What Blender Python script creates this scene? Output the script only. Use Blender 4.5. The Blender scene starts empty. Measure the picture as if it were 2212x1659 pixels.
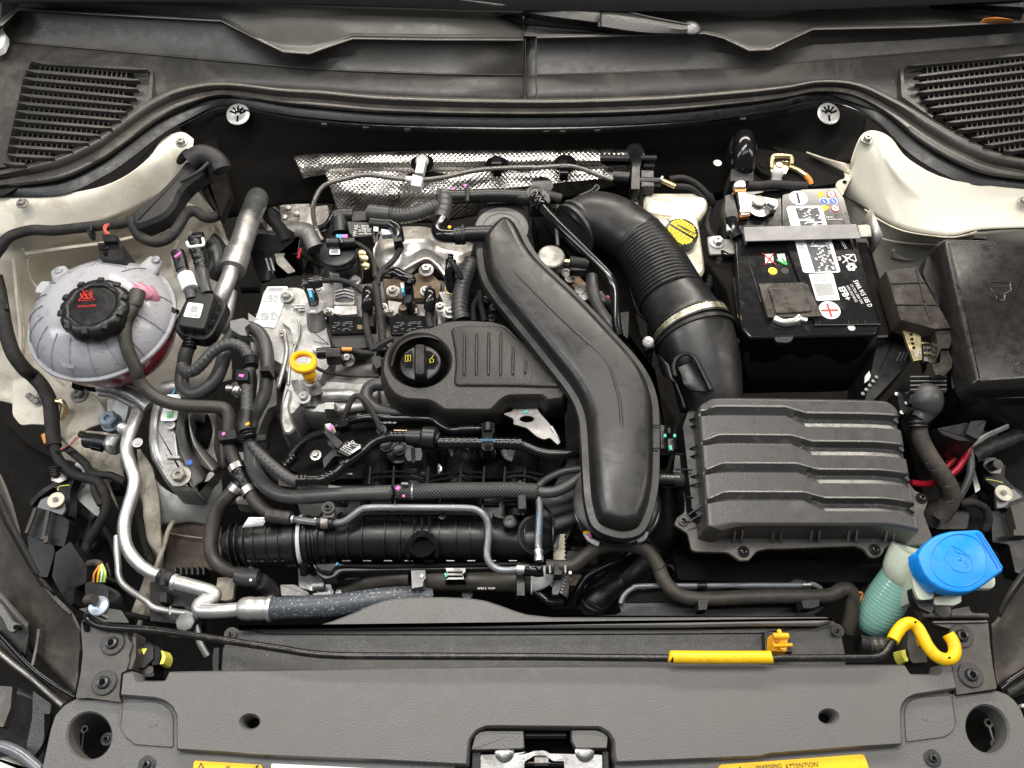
import bpy,bmesh,math,random
from mathutils import Vector,Matrix
from mathutils.geometry import tessellate_polygon
R=math.radians
random.seed(7)
scene=bpy.context.scene
col=scene.collection

# ------------------------------------------------------------------ camera
W,H=2212.0,1659.0  # grid in which the photograph was measured
LENS=28.0
F=LENS/36.0*W
PITCH=R(61)
DIST=1.15
FWD=Vector((0,math.cos(PITCH),-math.sin(PITCH)))
RGT=Vector((1,0,0))
UPV=Vector((0,math.sin(PITCH),math.cos(PITCH)))
CAM=FWD*-DIST
cam_data=bpy.data.cameras.new("camera")
cam=bpy.data.objects.new("camera",cam_data)
col.objects.link(cam)
cam_data.lens=LENS
cam_data.sensor_width=36.0
cam_data.clip_start=0.02
cam_data.clip_end=60
cam.location=CAM
cam.rotation_euler=(R(90)-PITCH,0,0)
scene.camera=cam

# ------------------------------------------------------------------ light: an indoor workshop, ceiling lamps over the open bay, plus added fill lamps
scene.render.engine='CYCLES'
scene.cycles.use_denoising=True
scene.cycles.max_bounces=8
scene.cycles.transparent_max_bounces=8
scene.cycles.caustics_reflective=False
scene.cycles.caustics_refractive=False
scene.view_settings.view_transform='Standard'
scene.view_settings.look='None'
scene.view_settings.exposure=0.0
scene.view_settings.gamma=1.0
world=bpy.data.worlds.new("World")
scene.world=world
world.use_nodes=True
bg=world.node_tree.nodes["Background"]
bg.inputs[0].default_value=(0.92,0.95,1.0,1)
bg.inputs[1].default_value=0.165

def area_lamp(name,loc,target,sx,sy,power,color):
    d=bpy.data.lights.new(name,'AREA')
    d.shape='RECTANGLE';d.size=sx;d.size_y=sy
    d.energy=power;d.color=color
    o=bpy.data.objects.new(name,d);col.objects.link(o)
    o.location=loc
    o.rotation_euler=(Vector(target)-Vector(loc)).to_track_quat('-Z','Y').to_euler()
    return o
area_lamp("ceiling_and_fill_lamp",(-0.15,0.45,2.2),(0,0.05,0),2.0,0.20,54,(1.0,0.96,0.90))
area_lamp("ceiling_and_fill_lamp",(0.1,-0.5,2.35),(0,-.1,0),2.4,0.20,15,(0.98,0.98,1.0))  # unseen lamp, added as a weak fill from the front
area_lamp("ceiling_and_fill_lamp",(0.2,2.0,1.55),(0,0.4,0),3.2,0.24,92,(1.0,0.92,0.81))
area_lamp("ceiling_and_fill_lamp",(2.1,0.15,1.5),(0.3,0,0),0.4,1.6,20,(1.0,0.94,0.87))  # unseen lamp, added at the right to lighten that side
area_lamp("ceiling_and_fill_lamp",(-2.1,-0.1,1.6),(-0.3,0,0),0.4,1.6,24,(0.93,0.96,1.0))  # unseen cool lamp, added at the left to lighten the cream wing

# ------------------------------------------------------------------ pixel rays to real points
def P(u,v,z):
    d=FWD*F+RGT*(u-W/2)+UPV*(H/2-v)
    return CAM+d*((z-CAM.z)/d.z)
def Pplane(u,v,pl):
    z0,gx,gy,x0,y0=pl
    d=FWD*F+RGT*(u-W/2)+UPV*(H/2-v)
    t=(z0+gx*(CAM.x-x0)+gy*(CAM.y-y0)-CAM.z)/(d.z-gx*d.x-gy*d.y)
    return CAM+d*t
def S(p):  # metres per grid pixel at a point
    return (Vector(p)-CAM).dot(FWD)/F
TX={'1':0.0,'2':548.6,'3':1097.2,'4':1608.5}
TY={'A':0.0,'B':384.0,'C':795.5,'D':1206.4}
def pts(s,z=None,r=None):
    """'B2 x,y[,z_cm[,r]] ...' -> tuples in the overall grid; z in metres"""
    if not isinstance(s,str):
        return s
    out=[];ox=oy=0.0;k=1.0
    for w in s.split():
        if w[0] in 'ABCDO':
            if w[0]=='O':ox=oy=0.0;k=1.0
            else:ox,oy,k=TX[w[1]],TY[w[0]],0.2728
            continue
        n=[float(q) for q in w.split(',')]
        q=[ox+n[0]*k,oy+n[1]*k]
        q.append(n[2]/100 if len(n)>2 else z)
        q.append(n[3] if len(n)>3 else r)
        out.append(tuple(q))
    # z / r left out: interpolate between the given ones
    for c in (2,3):
        idx=[i for i,p in enumerate(out) if p[c] is not None]
        if idx and len(idx)<len(out):
            for i in range(len(out)):
                if out[i][c] is None:
                    a=max([j for j in idx if j<i],default=idx[0]);b=min([j for j in idx if j>i],default=idx[-1])
                    va,vb=out[a][c],out[b][c]
                    t=0 if a==b else (i-a)/(b-a)
                    q=list(out[i]);q[c]=va+(vb-va)*t;out[i]=tuple(q)
    return out

# ------------------------------------------------------------------ objects
def wloc(o):
    v=Vector((0,0,0))
    while o is not None:
        v+=o.location;o=o.parent
    return v
def tag(o,label=None,cat=None,group=None,kind=None):
    if label:o['label']=label
    if cat:o['category']=cat
    if group:o['group']=group
    if kind:o['kind']=kind
    return o
def thing(name,label,cat,at,group=None):
    o=bpy.data.objects.new(name,None);col.objects.link(o)
    o.empty_display_size=0.02
    o.location=at if isinstance(at,Vector) else P(at[0],at[1],at[2]/100)
    return tag(o,label,cat,group)
def obj(name,verts,faces,mat,parent=None,bevel=0,smooth=32,uvs=None,sub=0,solid=0,lab=None,mats=None,fmat=None):
    verts=[Vector(v) for v in verts]
    c=Vector((0,0,0))
    for v in verts:c+=v
    c/=max(1,len(verts))
    me=bpy.data.meshes.new(name)
    me.from_pydata([v-c for v in verts],[],faces)
    if uvs:
        ul=me.uv_layers.new(name="UVMap")
        for p in me.polygons:
            for li in p.loop_indices:
                ul.data[li].uv=uvs[me.loops[li].vertex_index]
    bm=bmesh.new();bm.from_mesh(me)
    bmesh.ops.recalc_face_normals(bm,faces=bm.faces)
    for f in bm.faces:f.smooth=True
    if not bevel:
        for e in bm.edges:
            if len(e.link_faces)==2 and e.calc_face_angle(0)>R(smooth):e.smooth=False
    bm.to_mesh(me);bm.free()
    me.materials.append(mat)
    if mats:
        for m in mats:me.materials.append(m)
        if fmat:
            for i,k in enumerate(fmat):me.polygons[i].material_index=k
    o=bpy.data.objects.new(name,me);col.objects.link(o)
    if parent is not None:
        o.parent=parent;o.location=c-wloc(parent)
    else:
        o.location=c
    if solid:
        m=o.modifiers.new("thick",'SOLIDIFY');m.thickness=solid;m.offset=-1
    if bevel:
        m=o.modifiers.new("bevel",'BEVEL');m.width=bevel;m.segments=2
        m.limit_method='ANGLE';m.angle_limit=R(30);m.harden_normals=True
    if sub:
        m=o.modifiers.new("sub",'SUBSURF');m.levels=sub;m.render_levels=sub
    if lab:o['label']=lab
    return o

def catmull(P4,n):
    """P4: list of vectors (any dim as tuples); returns smooth samples, n per span"""
    out=[]
    L=len(P4)
    for i in range(L-1):
        p0=P4[max(0,i-1)];p1=P4[i];p2=P4[i+1];p3=P4[min(L-1,i+2)]
        for k in range(n):
            t=k/n;t2=t*t;t3=t2*t
            out.append(tuple(0.5*(2*b+(c-a)*t+(2*a-5*b+4*c-d)*t2+(3*b-a-3*c+d)*t3)
                             for a,b,c,d in zip(p0,p1,p2,p3)))
    out.append(tuple(P4[-1]))
    return out
def closed_smooth(pl,n=4):
    L=len(pl);out=[]
    for i in range(L):
        p0,p1,p2,p3=pl[i-1],pl[i],pl[(i+1)%L],pl[(i+2)%L]
        for k in range(n):
            t=k/n;t2=t*t;t3=t2*t
            out.append(tuple(0.5*(2*b+(c-a)*t+(2*a-5*b+4*c-d)*t2+(3*b-a-3*c+d)*t3)
                             for a,b,c,d in zip(p0[:2],p1[:2],p2[:2],p3[:2])))
    return out
def rounded(pl,r,n=4):
    """round the corners of a closed polygon by r grid pixels"""
    out=[];L=len(pl)
    for i in range(L):
        a,b,c=Vector(pl[i-1][:2]),Vector(pl[i][:2]),Vector(pl[(i+1)%L][:2])
        d1=(a-b);d2=(c-b)
        l1,l2=d1.length,d2.length
        if l1<1e-6 or l2<1e-6:out.append(tuple(b));continue
        k=min(r,l1*.45,l2*.45)
        s=b+d1/l1*k;e=b+d2/l2*k
        for j in range(n+1):
            t=j/n
            out.append(tuple(s*(1-t)**2+b*2*t*(1-t)+e*t*t))
    return out

def tube(name,path,mat,parent=None,z=None,r=None,seg=14,ribs=None,n=6,caps=True,sharp=False,flat=1.0,arc=None,lab=None,world=None):
    """swept tube. path: pts string (z cm, r grid px). ribs=(pitch_m, amp) corrugates it."""
    if world is not None:
        raw=[tuple(p) for p in world]  # (x,y,z,r_m)
    else:
        raw=[]
        for (u,v,zz,rr) in pts(path,z,r):
            p=P(u,v,zz);raw.append((p.x,p.y,p.z,rr*S(p)))
    sm=raw if (sharp or len(raw)<3) else catmull(raw,n)
    C=[Vector(p[:3]) for p in sm];Rr=[p[3] for p in sm]
    if ribs:
        pitch,amp=ribs[:2]
        step=pitch/4
        C2,R2=[],[]
        acc=0.0;nxt=0.0;k=0
        for i in range(len(C)-1):
            L=(C[i+1]-C[i]).length
            while nxt<=acc+L and L>0:
                t=(nxt-acc)/L
                C2.append(C[i].lerp(C[i+1],t));rr=Rr[i]*(1-t)+Rr[i+1]*t
                w=(1.0,.55,-1.0,.55)[k%4] if len(ribs)<3 else (1.0,1.0,-1.0,-1.0)[k%4]
                R2.append(rr*(1+amp*w));k+=1;nxt+=step
            acc+=L
        if len(C2)>3:C,Rr=C2,R2
    # frames
    T=[]
    for i in range(len(C)):
        a=C[max(0,i-1)];b=C[min(len(C)-1,i+1)]
        d=b-a
        T.append(d.normalized() if d.length>1e-9 else (T[-1] if T else Vector((1,0,0))))
    ref=Vector((0,0,1)) if abs(T[0].z)<.95 else Vector((0,1,0))
    U=(ref-T[0]*ref.dot(T[0])).normalized()
    verts,faces,uvs=[],[],[]
    s=0
    for i in range(len(C)):
        if i:
            U=(U-T[i]*U.dot(T[i]))
            U=U.normalized() if U.length>1e-6 else T[i].orthogonal().normalized()
            s+=(C[i]-C[i-1]).length
        V=T[i].cross(U)
        for j in range(seg):
            an=2*math.pi*(j+(0.5 if seg==4 else 0))/seg
            k=Rr[i]*(1.4142 if seg==4 else 1)
            verts.append(C[i]+V*(math.cos(an)*k)+U*(math.sin(an)*k*flat))
            uvs.append((s,j/seg if j<seg else 1))
    m=len(C)
    for i in range(m-1):
        for j in range(seg):
            a=i*seg+j;b=i*seg+(j+1)%seg
            faces.append((a,b,b+seg,a+seg))
    if caps:
        faces.append(tuple(range(seg))[::-1]);faces.append(tuple(range((m-1)*seg,m*seg)))
    return obj(name,verts,faces,mat,parent,uvs=uvs,smooth=(75 if ribs else 40),lab=lab)

def offset_poly(q,d):
    """q: ccw 2D vectors; move inwards by d"""
    L=len(q);out=[]
    for i in range(L):
        a,b,c=q[i-1],q[i],q[(i+1)%L]
        e1=(b-a);e2=(c-b)
        if e1.length<1e-9:e1=e2
        if e2.length<1e-9:e2=e1
        n1=Vector((-e1.y,e1.x)).normalized();n2=Vector((-e2.y,e2.x)).normalized()
        k=max(.35,1+n1.dot(n2))
        out.append(b+(n1+n2)*(d/k))
    return out
def area2(q):
    return sum(q[i].x*q[(i+1)%len(q)].y-q[(i+1)%len(q)].x*q[i].y for i in range(len(q)))

def prism(name,ol,ztop,layers,mat,parent=None,bevel=0.0012,holes=(),rnd=0,tilt=None,world=False,lab=None,smooth=32,open_bottom=False,n=4,crv=0):
    """outline traced at height ztop (cm). layers: (inset_cm, dz_cm) from the bottom up; tilt=(gx,gy) slopes the whole thing"""
    z0=ztop/100
    def conv(o):
        q=pts(o)
        if world:return [Vector(p[:2]) for p in q],None
        if crv:q=closed_smooth(q,crv)
        if rnd:q=rounded(q,rnd,n)
        return q,True
    loops=[]
    q0,isuv=conv(ol)
    pl=(z0,0,0,0,0)
    if tilt:
        cu=sum(p[0] for p in q0)/len(q0);cv=sum(p[1] for p in q0)/len(q0)
        c=P(cu,cv,z0) if isuv else Vector((cu,cv,z0))
        pl=(z0,tilt[0],tilt[1],c.x,c.y)
    def w(q,uvspace):return [Pplane(p[0],p[1],pl).to_2d() for p in q] if uvspace else q
    outer=w(q0,isuv)
    if area2(outer)<0:outer.reverse()
    loops.append(outer)
    for h in holes:
        qh,iu=conv(h)
        hw=w(qh,iu)
        if area2(hw)>0:hw.reverse()
        loops.append(hw)
    verts,faces=[],[]
    lay_idx=[]
    for (ins,dz) in layers:
        cur=[]
        for lp in loops:
            q=offset_poly(lp,ins/100) if ins else lp
            st=len(verts)
            for p in q:
                verts.append(Vector((p.x,p.y,pl[0]+pl[1]*(p.x-pl[3])+pl[2]*(p.y-pl[4])+dz/100)))
            cur.append((st,len(q)))
        lay_idx.append(cur)
    for a,b in zip(lay_idx[:-1],lay_idx[1:]):
        for (s1,n1),(s2,n2) in zip(a,b):
            for i in range(n1):
                j=(i+1)%n1
                faces.append((s1+i,s1+j,s2+j,s2+i))
    for li,rev in ((lay_idx[0],True),(lay_idx[-1],False)):
        if rev and open_bottom:continue
        polys=[[verts[s+i] for i in range(nn)] for s,nn in li]
        flatp=[[Vector((p.x,p.y,0)) for p in pg] for pg in polys]
        ids=[s+i for s,nn in li for i in range(nn)]
        if len(li)==1:
            faces.append(tuple(ids[::-1]) if rev else tuple(ids))
        else:
            for t in tessellate_polygon(flatp):
                f=tuple(ids[k] for k in t)
                faces.append(f[::-1] if rev else f)
    return obj(name,verts,faces,mat,parent,bevel=bevel,lab=lab,smooth=smooth)

def box(name,ol,ztop,h,mat,parent=None,bevel=0.0012,rnd=0,**k):
    return prism(name,ol,ztop,[(0,-h),(0,0)],mat,parent,bevel=bevel,rnd=rnd,**k)

def lathe(name,at,prof,mat,parent=None,axis=(0,0,1),seg=32,smooth=35,px=True,lobes=None,lab=None,bevel=0):
    """at=(u,v,z_cm) or Vector; prof: (radius, height) in grid px (px) or cm"""
    c=at if isinstance(at,Vector) else P(at[0],at[1],at[2]/100)
    k=S(c) if px else 0.01
    ax=Vector(axis).normalized()
    U=ax.orthogonal().normalized() if abs(ax.z)<.99 else Vector((1,0,0))
    U=(U-ax*U.dot(ax)).normalized();V=ax.cross(U)
    verts,faces,uvs=[],[],[]
    for i,(r,h) in enumerate(prof):
        for j in range(seg):
            an=2*math.pi*j/seg
            rr=r*k
            if lobes:rr*=1+lobes[1]*(1 if math.cos(an*lobes[0])>0.0 else-1)
            verts.append(c+U*(math.cos(an)*rr)+V*(math.sin(an)*rr)+ax*(h*k));uvs.append((j/seg,h*k))
    m=len(prof)
    for i in range(m-1):
        for j in range(seg):
            a=i*seg+j;b=i*seg+(j+1)%seg
            faces.append((a,b,b+seg,a+seg))
    if prof[0][0]>1e-6:faces.append(tuple(range(seg))[::-1])
    if prof[-1][0]>1e-6:faces.append(tuple(range((m-1)*seg,m*seg)))
    return obj(name,verts,faces,mat,parent,uvs=uvs,smooth=smooth,lab=lab,bevel=bevel)

def ribbon(name,up,lo,prof,mat,parent=None,n=5,solid=0.0025,zu=None,zl=None,noise=None,lab=None,sharp=False,smooth=40,fine=1):
    """surface between two edge lines (same point count). prof: (t, dz_cm) added to the linear blend of the edges' heights"""
    A=[(u,v,z) for u,v,z,_ in pts(up,zu)];B=[(u,v,z) for u,v,z,_ in pts(lo,zl)]
    if not sharp:A=catmull(A,n);B=catmull(B,n)
    if fine>1:
        pr=[]
        for (t0,z0),(t1,z1) in zip(prof[:-1],prof[1:]):
            for k in range(fine):pr.append((t0+(t1-t0)*k/fine,z0+(z1-z0)*k/fine))
        prof=pr+[prof[-1]]
    verts,faces,uvs=[],[],[]
    m=len(prof)
    for i,(a,b) in enumerate(zip(A,B)):
        for (t,dz) in prof:
            u=a[0]+(b[0]-a[0])*t;v=a[1]+(b[1]-a[1])*t;z=a[2]+(b[2]-a[2])*t+dz/100
            if noise:z+=noise(u,v)
            verts.append(P(u,v,z));uvs.append((0,0) if not (i or 1) else (verts[-1].x,(0 if len(verts)%m==1 or m==1 else (verts[-1]-verts[-2]).length+uvs[-1][1])))
    for i in range(len(A)-1):
        for j in range(m-1):
            a=i*m+j
            faces.append((a,a+1,a+1+m,a+m))
    return obj(name,verts,faces,mat,parent,uvs=uvs,solid=solid,lab=lab,smooth=smooth)

def bar(name,a,b,w,h,mat,parent=None,bevel=0.0008,lab=None):
    """box bar between two (u,v,z_cm) points, width w px, height h px"""
    p,q=P(a[0],a[1],a[2]/100),P(b[0],b[1],b[2]/100)
    d=(q-p).normalized();s=S(p)
    side=d.cross(Vector((0,0,1)))
    side=side.normalized() if side.length>1e-3 else Vector((1,0,0))
    upd=side.cross(d)
    vs=[]
    for e in (p,q):
        for (i,j) in ((-1,-1),(1,-1),(1,1),(-1,1)):
            vs.append(e+side*(i*w*s/2)+upd*(j*h*s/2))
    fs=[(0,1,2,3),(7,6,5,4),(0,4,5,1),(1,5,6,2),(2,6,7,3),(3,7,4,0)]
    return obj(name,vs,fs,mat,parent,bevel=bevel,lab=lab)
def tbar(name,s,w,h,mat,parent=None,**k):
    q=pts(s)
    return bar(name,(q[0][0],q[0][1],q[0][2]*100),(q[1][0],q[1][1],q[1][2]*100),w,h,mat,parent,**k)
def join_meshes(name,items,mat,parent=None,bevel=0,lab=None,kind=None,smooth=32):
    """items: list of (verts, faces) -> one mesh"""
    V,Fc=[],[]
    for vs,fs in items:
        o=len(V);V+=[Vector(v) for v in vs];Fc+=[tuple(i+o for i in f) for f in fs]
    o=obj(name,V,Fc,mat,parent,bevel=bevel,lab=lab,smooth=smooth)
    if kind:o['kind']=kind
    return o

def T1(s):
    q=pts(s)[0];return (q[0],q[1])
def at(s,z):
    q=pts(s)[0];return (q[0],q[1],z)

# ------------------------------------------------------------------ writing
def writing(name,body,at_,size,rot,mat,parent=None,lift=0.0006,sx=1.0,bold=0.0,relief=0.0,pl=None,up=None):
    """flat print; at_=(u,v,z_cm); size in px (cap height approx), rot degrees on the ground plane"""
    cu=bpy.data.curves.new("t",'FONT')
    cu.body=body;cu.align_x='CENTER';cu.align_y='CENTER';cu.size=1.0;cu.offset=bold;cu.resolution_u=2
    cu.extrude=relief
    to=bpy.data.objects.new("t",cu);col.objects.link(to)
    dg=bpy.context.evaluated_depsgraph_get()
    me=bpy.data.meshes.new_from_object(to.evaluated_get(dg))
    bpy.data.objects.remove(to)
    c=P(at_[0],at_[1],at_[2]/100)
    if pl is not None:c=Pplane(at_[0],at_[1],pl)
    s=size*S(c)*1.35
    ca,sa=math.cos(R(rot)),math.sin(R(rot))
    vs=[]
    for v in me.vertices:
        x,y=v.co.x*s*sx,v.co.y*s
        w=Vector((c.x+x*ca-y*sa,c.y+x*sa+y*ca,c.z+lift+v.co.z*s))
        if pl is not None:w.z=pl[0]+pl[1]*(w.x-pl[3])+pl[2]*(w.y-pl[4])+lift+v.co.z*s
        vs.append(w)
    fs=[tuple(p.vertices) for p in me.polygons]
    bpy.data.meshes.remove(me)
    if not vs:return None
    return obj(name,vs,fs,mat,parent)
def fine_print(name,quad,rows,mat,parent,zc,lift=0.0006,fill=.8,breaks=6,thick=.45,seed=1):
    """rows of small print too fine to read: short dark dashes inside a quad (tl,tr,br,bl in grid units)"""
    rnd_=random.Random(seed)
    q=[p[:2] for p in pts(quad)]
    items=[]
    for i in range(rows):
        v0=(i+.5-thick/2)/rows;v1=(i+.5+thick/2)/rows
        x=0.0
        while x<1:
            L=rnd_.uniform(.4,1.6)/breaks
            e=min(1,x+L)
            if rnd_.random()<fill:
                c4=[]
                for (s,t) in ((x,v0),(e,v0),(e,v1),(x,v1)):
                    a=[q[0][k]*(1-s)+q[1][k]*s for k in (0,1)];b=[q[3][k]*(1-s)+q[2][k]*s for k in (0,1)]
                    p=P(a[0]*(1-t)+b[0]*t,a[1]*(1-t)+b[1]*t,zc/100);p.z+=lift
                    c4.append(p)
                items.append((c4,[(0,1,2,3)]))
            x=e+.25/breaks
    return join_meshes(name,items,mat,parent)

# ------------------------------------------------------------------ fasteners
def hex_bolt(s,z,r,mat,parent,name="bolt",washer=True,axis=(0,0,1)):
    p=at(s,z)
    b=lathe(name,p,[(r*1.35,0),(r*1.35,r*.25),(r*.95,r*.3)] if washer else [(r,0),(r*.98,r*.2)],mat,parent,axis=axis,seg=20)
    lathe("bolt_head",p,[(r*.9,r*.2),(r*.9,r*.95),(r*.75,r*1.1),(r*.35,r*1.1),(r*.3,r*.8)],mat,b,axis=axis,seg=6,smooth=20)
    return b
def torx_screw(s,z,r,mat,parent,wmat=None,name="screw"):
    p=at(s,z)
    b=lathe(name,p,[(r*1.0,0),(r*1.0,r*.12),(r*.93,r*.17),(r*.6,r*.17)],wmat or mat,parent,seg=28)
    lathe("screw_head",p,[(r*.52,r*.15),(r*.52,r*.32),(r*.44,r*.44),(r*.26,r*.48),(r*.22,r*.25),(0,r*.25)],mat,b,seg=24)
    lathe("torx_recess",p,[(r*.2,r*.3),(r*.2,r*.49)],M['void'],b,seg=24,lobes=(6,.22))
    return b

# ------------------------------------------------------------------ materials (procedural)
M={}
def mat(key,base,rough=.5,metal=0.0,bump=None,spots=None,dust=None,spec=.5,rvar=.12,coat=0,trans=0,ior=1.45,cvar=.12,sss=0,wear=None):
    """bump=(scale,strength[,detail]); dust=(colour,amount,scale); spots=(colour,threshold,scale)"""
    m=bpy.data.materials.new(key);m.use_nodes=True
    nt=m.node_tree;N=nt.nodes;L=nt.links
    b=N["Principled BSDF"]
    b.inputs["Metallic"].default_value=metal
    b.inputs["Roughness"].default_value=rough
    b.inputs["Specular IOR Level"].default_value=spec
    b.inputs["IOR"].default_value=ior
    if coat:b.inputs["Coat Weight"].default_value=coat;b.inputs["Coat Roughness"].default_value=.15
    if trans:b.inputs["Transmission Weight"].default_value=trans
    if sss:
        b.inputs["Subsurface Weight"].default_value=sss;b.inputs["Subsurface Scale"].default_value=.01
    tc=N.new("ShaderNodeTexCoord")
    geo=N.new("ShaderNodeNewGeometry")
    def noise(scale,detail=4,rough_=.6,dist=0):
        n=N.new("ShaderNodeTexNoise");n.inputs["Scale"].default_value=scale;n.inputs["Detail"].default_value=detail
        n.inputs["Roughness"].default_value=rough_;n.inputs["Distortion"].default_value=dist
        L.new(geo.outputs["Position"],n.inputs["Vector"]);return n
    def ramp(src,a,b_):
        r=N.new("ShaderNodeMapRange");r.inputs[1].default_value=a;r.inputs[2].default_value=b_
        L.new(src,r.inputs[0]);return r
    def mix(fac,ca,cb):
        x=N.new("ShaderNodeMix");x.data_type='RGBA'
        if hasattr(fac,'default_value') or hasattr(fac,'node'):L.new(fac,x.inputs[0])
        else:x.inputs[0].default_value=fac
        for i,c in ((6,ca),(7,cb)):
            if isinstance(c,(tuple,list)):x.inputs[i].default_value=(*c,1)
            else:L.new(c,x.inputs[i])
        return x.outputs[2]
    n1=noise(28,5)
    c=mix(ramp(n1.outputs[0],.3,.7).outputs[0],tuple(k*(1-cvar) for k in base),tuple(min(1,k*(1+cvar)) for k in base))
    rr=N.new("ShaderNodeMapRange");rr.inputs[1].default_value=.3;rr.inputs[2].default_value=.7
    rr.inputs[3].default_value=max(.02,rough-rvar);rr.inputs[4].default_value=min(1,rough+rvar)
    n2=noise(60,6,.7);L.new(n2.outputs[0],rr.inputs[0])
    rsock=rr.outputs[0]
    if dust:
        nd=noise(dust[2],8,.72,.6)
        f=ramp(nd.outputs[0],.62-dust[1]*.35,.86-dust[1]*.25)
        # dust lies where the surface looks up
        sx=N.new("ShaderNodeSeparateXYZ");L.new(geo.outputs["Normal"],sx.inputs[0])
        up=ramp(sx.outputs[2],-.1,.8)
        mu=N.new("ShaderNodeMath");mu.operation='MULTIPLY';L.new(f.outputs[0],mu.inputs[0]);L.new(up.outputs[0],mu.inputs[1])
        c=mix(mu.outputs[0],c,dust[0])
        ma=N.new("ShaderNodeMath");ma.operation='MULTIPLY_ADD';ma.inputs[1].default_value=.3
        L.new(mu.outputs[0],ma.inputs[0]);L.new(rsock,ma.inputs[2]);ma.use_clamp=True;rsock=ma.outputs[0]
    if spots:
        ns=noise(spots[2],3,.5)
        f=ramp(ns.outputs[0],spots[1],spots[1]+.06)
        c=mix(f.outputs[0],c,spots[0])
    L.new(c,b.inputs["Base Color"]);L.new(rsock,b.inputs["Roughness"])
    if bump:
        nb=noise(bump[0],bump[2] if len(bump)>2 else 4,.65)
        bp=N.new("ShaderNodeBump");bp.inputs["Strength"].default_value=bump[1];bp.inputs["Distance"].default_value=.001
        L.new(nb.outputs[0],bp.inputs["Height"]);L.new(bp.outputs[0],b.inputs["Normal"])
    M[key]=m;return m
DU=(.09,.08,.065)
DK=(.035,.031,.027)
mat('black',(.008,.008,.0085),.36,dust=(DK,.15,22),bump=(700,.15))
mat('gloss',(.006,.006,.0065),.15,rvar=.05,dust=(DK,.1,30))
mat('matte',(.014,.014,.0145),.55,dust=(DK,.25,18),bump=(600,.25))
mat('void',(.004,.004,.004),.9,spec=.1)
mat('deep',(.006,.0055,.005),.8,spec=.2,dust=((.018,.015,.012),.3,14),bump=(200,.3))
mat('grain',(.112,.109,.105),.38,bump=(560,.7,2),dust=((.125,.12,.11),.3,9),cvar=.03,rvar=.08)
mat('grain_dark',(.036,.035,.033),.36,bump=(560,.6,2),dust=((.07,.065,.058),.3,12),cvar=.05)
mat('cover',(.016,.0148,.0132),.31,bump=(560,.9,2),dust=((.03,.027,.024),.2,20),rvar=.05)
mat('duct',(.010,.010,.0102),.33,bump=(600,.08),dust=((.028,.025,.022),.35,10),rvar=.06)
mat('lid',(.046,.045,.044),.33,bump=(620,.22,2),dust=((.10,.09,.08),.15,14),cvar=.03)
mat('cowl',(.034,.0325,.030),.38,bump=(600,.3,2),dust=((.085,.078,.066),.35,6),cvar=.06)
mat('seal',(.044,.041,.037),.30,bump=(400,.1),dust=((.10,.088,.072),.4,14),rvar=.06)
mat('rim',(.13,.12,.11),.16,rvar=.03)  # paler than the cowl, so the ledge's highlight line is in the colour
mat('cowl_lit_dusty',(.092,.088,.078),.40,bump=(500,.3,2),dust=((.13,.12,.10),.4,9),cvar=.08)  # paler copy of cowl: the tray's brighter light put into the colour, plus dust
mat('bolt',(.05,.05,.052),.32,metal=.6,bump=(400,.2))
mat('rod',(.035,.034,.034),.22,metal=.7,dust=((.12,.10,.08),.3,50))
mat('rubber',(.032,.029,.025),.46,bump=(500,.25),dust=((.070,.060,.042),.5,30))
mat('rubber_grey',(.042,.042,.043),.40,bump=(500,.2),dust=(DU,.2,25))
mat('felt',(.010,.0092,.0085),.95,spec=.1,bump=(400,.7,6),dust=((.017,.014,.012),.3,10))
mat('tape',(.011,.0105,.0105),.70,bump=(260,.9,6),dust=((.06,.05,.04),.35,40))
mat('tape_brown',(.034,.030,.026),.62,bump=(200,.9,6),dust=((.10,.08,.055),.5,40))
mat('cast',(.40,.40,.395),.40,metal=.8,bump=(300,.5,5),dust=((.17,.16,.14),.5,34),cvar=.2)
mat('cast_dark',(.30,.29,.28),.52,metal=.6,bump=(380,.4,5),dust=((.13,.115,.095),.5,20),cvar=.2)
mat('pipe',(.60,.60,.59),.42,metal=.85,bump=(300,.12),dust=((.30,.28,.25),.35,24))
mat('pipe_grey',(.19,.20,.215),.27,metal=.35,bump=(400,.08),dust=((.18,.17,.16),.3,40))
mat('steel',(.48,.47,.45),.33,metal=1.0,bump=(300,.05),cvar=.12)
mat('steel_dull',(.34,.33,.31),.45,metal=.85,bump=(500,.35),dust=((.14,.12,.10),.5,30))
mat('strap',(.17,.17,.17),.42,metal=.4,bump=(900,.2))
mat('zinc',(.62,.52,.30),.33,metal=.95,cvar=.35)
mat('copper',(.55,.22,.08),.4,metal=.7)
mat('cream',(.64,.61,.52),.36,bump=(14,.9,3),dust=((.40,.34,.23),.38,30),cvar=.06)
mat('cream_white',(.74,.76,.72),.36,bump=(20,.6,3),dust=((.28,.23,.16),.5,40),cvar=.06)
mat('cream_dirty',(.62,.57,.46),.55,bump=(60,.9,6),dust=((.16,.12,.08),.62,26),cvar=.12)
mat('rust_dirt',(.10,.08,.062),.85,bump=(150,1.0,8),dust=((.17,.14,.11),.6,30),cvar=.35)
mat('brown_panel',(.050,.044,.038),.36,bump=(60,.2,6),dust=((.11,.095,.075),.4,14),cvar=.15)
mat('res_white',(.68,.64,.52),.38,sss=.25,dust=((.32,.27,.20),.35,26))
mat('yellow',(.86,.52,.005),.36,cvar=.05,bump=(500,.15),dust=((.45,.28,.03),.3,45))
mat('yellow_deep',(.86,.40,.005),.36,cvar=.06,dust=((.4,.2,.02),.3,60))
mat('yellow_print',(.75,.60,.02),.5)
mat('blue',(.004,.235,.76),.34,cvar=.05,bump=(500,.1),dust=((.05,.22,.48),.35,45))
mat('white',(.78,.79,.80),.45,cvar=.04)
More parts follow.
